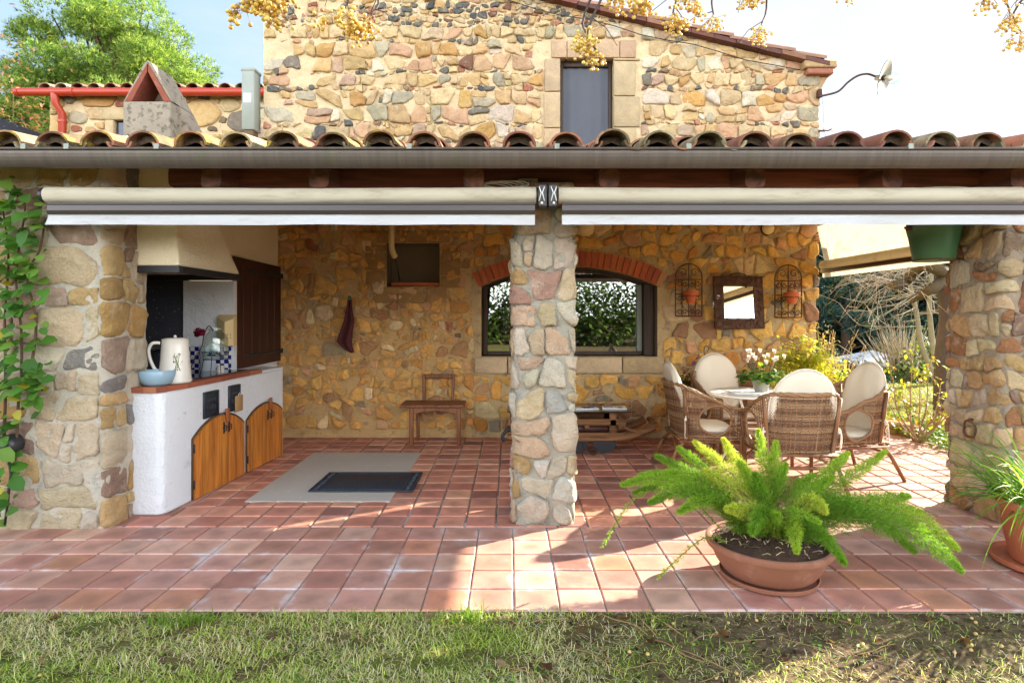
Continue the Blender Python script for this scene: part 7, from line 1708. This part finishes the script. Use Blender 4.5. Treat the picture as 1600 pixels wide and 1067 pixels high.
for L_ in main:
    c = spl(L_, 10); mains.extend(c[4:]); mb = MB(); mb.col = S(128, 112, 98, .5); mb.tube(c, [.075 - .055 * i / len(c) for i in range(len(c))], 8); mb.build('limb', MAT['bark'], t)
for k, (px, py, Y, sz, nb_) in enumerate(CL):
    c0 = P(px, py, Y) - CT; a = min(mains, key=lambda m: (m - (c0 + Vector((0, 0, .5)))).length); st = c0 + Vector((r_.uniform(-.03, .03), 0, .17 * sz)); tw.col = jit(S(104, 88, 82, .5), .15, r_)
    cpts = spl([a, a.lerp(st, .5) + Vector((r_.uniform(-.1, .1), 0, .12)), st + Vector((r_.uniform(-.05, .05), 0, .16)), st], 5); tw.tube(cpts, [.011 - .007 * i / len(cpts) for i in range(len(cpts))], 6)
    for q in range(3):
        i = r_.randrange(4, len(cpts)); d = rdir(r_); d.z = -abs(d.z) * .4; tw.tube([cpts[i], cpts[i] + d * .12, cpts[i] + d * .22 + Vector((0, 0, -.05))], [.003, .0022, .0015], 4)
    bb = MB(); ps = MB(); ps.col = S(190, 160, 96, .62)
    for g_ in range(5):
        d = Vector((r_.gauss(0, .5), r_.gauss(0, .4), -1 + r_.uniform(0, .6))).normalized(); e = st + d * .13 * sz * r_.uniform(.6, 1.2); ps.tube([st, st.lerp(e, .5) + rdir(r_) * .008, e], .0017, 4, cap=False)
        for w in range(int(nb_ * 1.7) // 5):
            f = r_.uniform(.25, 1); s0 = st.lerp(e, f); d2 = (rdir(r_) + Vector((0, 0, -.8))).normalized(); b_ = s0 + d2 * r_.uniform(.025, .06); ps.tube([s0, s0.lerp(b_, .5) + Vector((0, 0, .004)), b_], .0009, 3, cap=False); bb.col = jit(pick([(5, S(244, 212, 110, .84)), (3, S(236, 194, 92, .8)), (1, S(196, 146, 84, .68))], r_), .1, r_); bb.ball(b_, r_.uniform(.0078, .0104), 2 if Y < 3.3 else 1, (1, 1, .95))
    o = ps.build('fruit_stalks', MAT['twig'], t); o2 = bb.build('berries', MAT['berry'], None); o2.parent = o; o2['kind'] = 'stuff'
tw.build('twigs', MAT['twig'], t)
# ------------------------------------------------------------------ what the window and mirror reflect: the garden behind the viewer
GRN = [(4, S(96, 132, 56, .56)), (3, S(130, 160, 66, .6)), (2, S(64, 100, 48, .5))]
for k, (x, y, s_) in enumerate(((-9, -13, 1.2), (-4.5, -15, 1.0), (1.5, -16, 1.1), (6.5, -14, 1.3), (12, -13, 1.2), (-6, -21, 2.1), (3.5, -21, 2.2), (12, -21, 2.1))):
    bush('garden_tree', ['broad green tree in the garden behind the viewer, far left', 'green tree in the garden behind the viewer, left of centre', 'green tree in the garden behind the viewer, near the middle', 'tall green tree in the garden behind the viewer, right of centre', 'broad green tree in the garden behind the viewer, far right', 'taller green tree at the back of the garden behind the viewer, left', 'taller green tree at the back of the garden behind the viewer, right', 'taller green tree at the far right back of the garden behind the viewer'][k], 'tree', (x, y, 0), 3.6 * s_, 1.4, 2.9 * s_, .2, 5200, .30, GRN, 151 + k, 8)
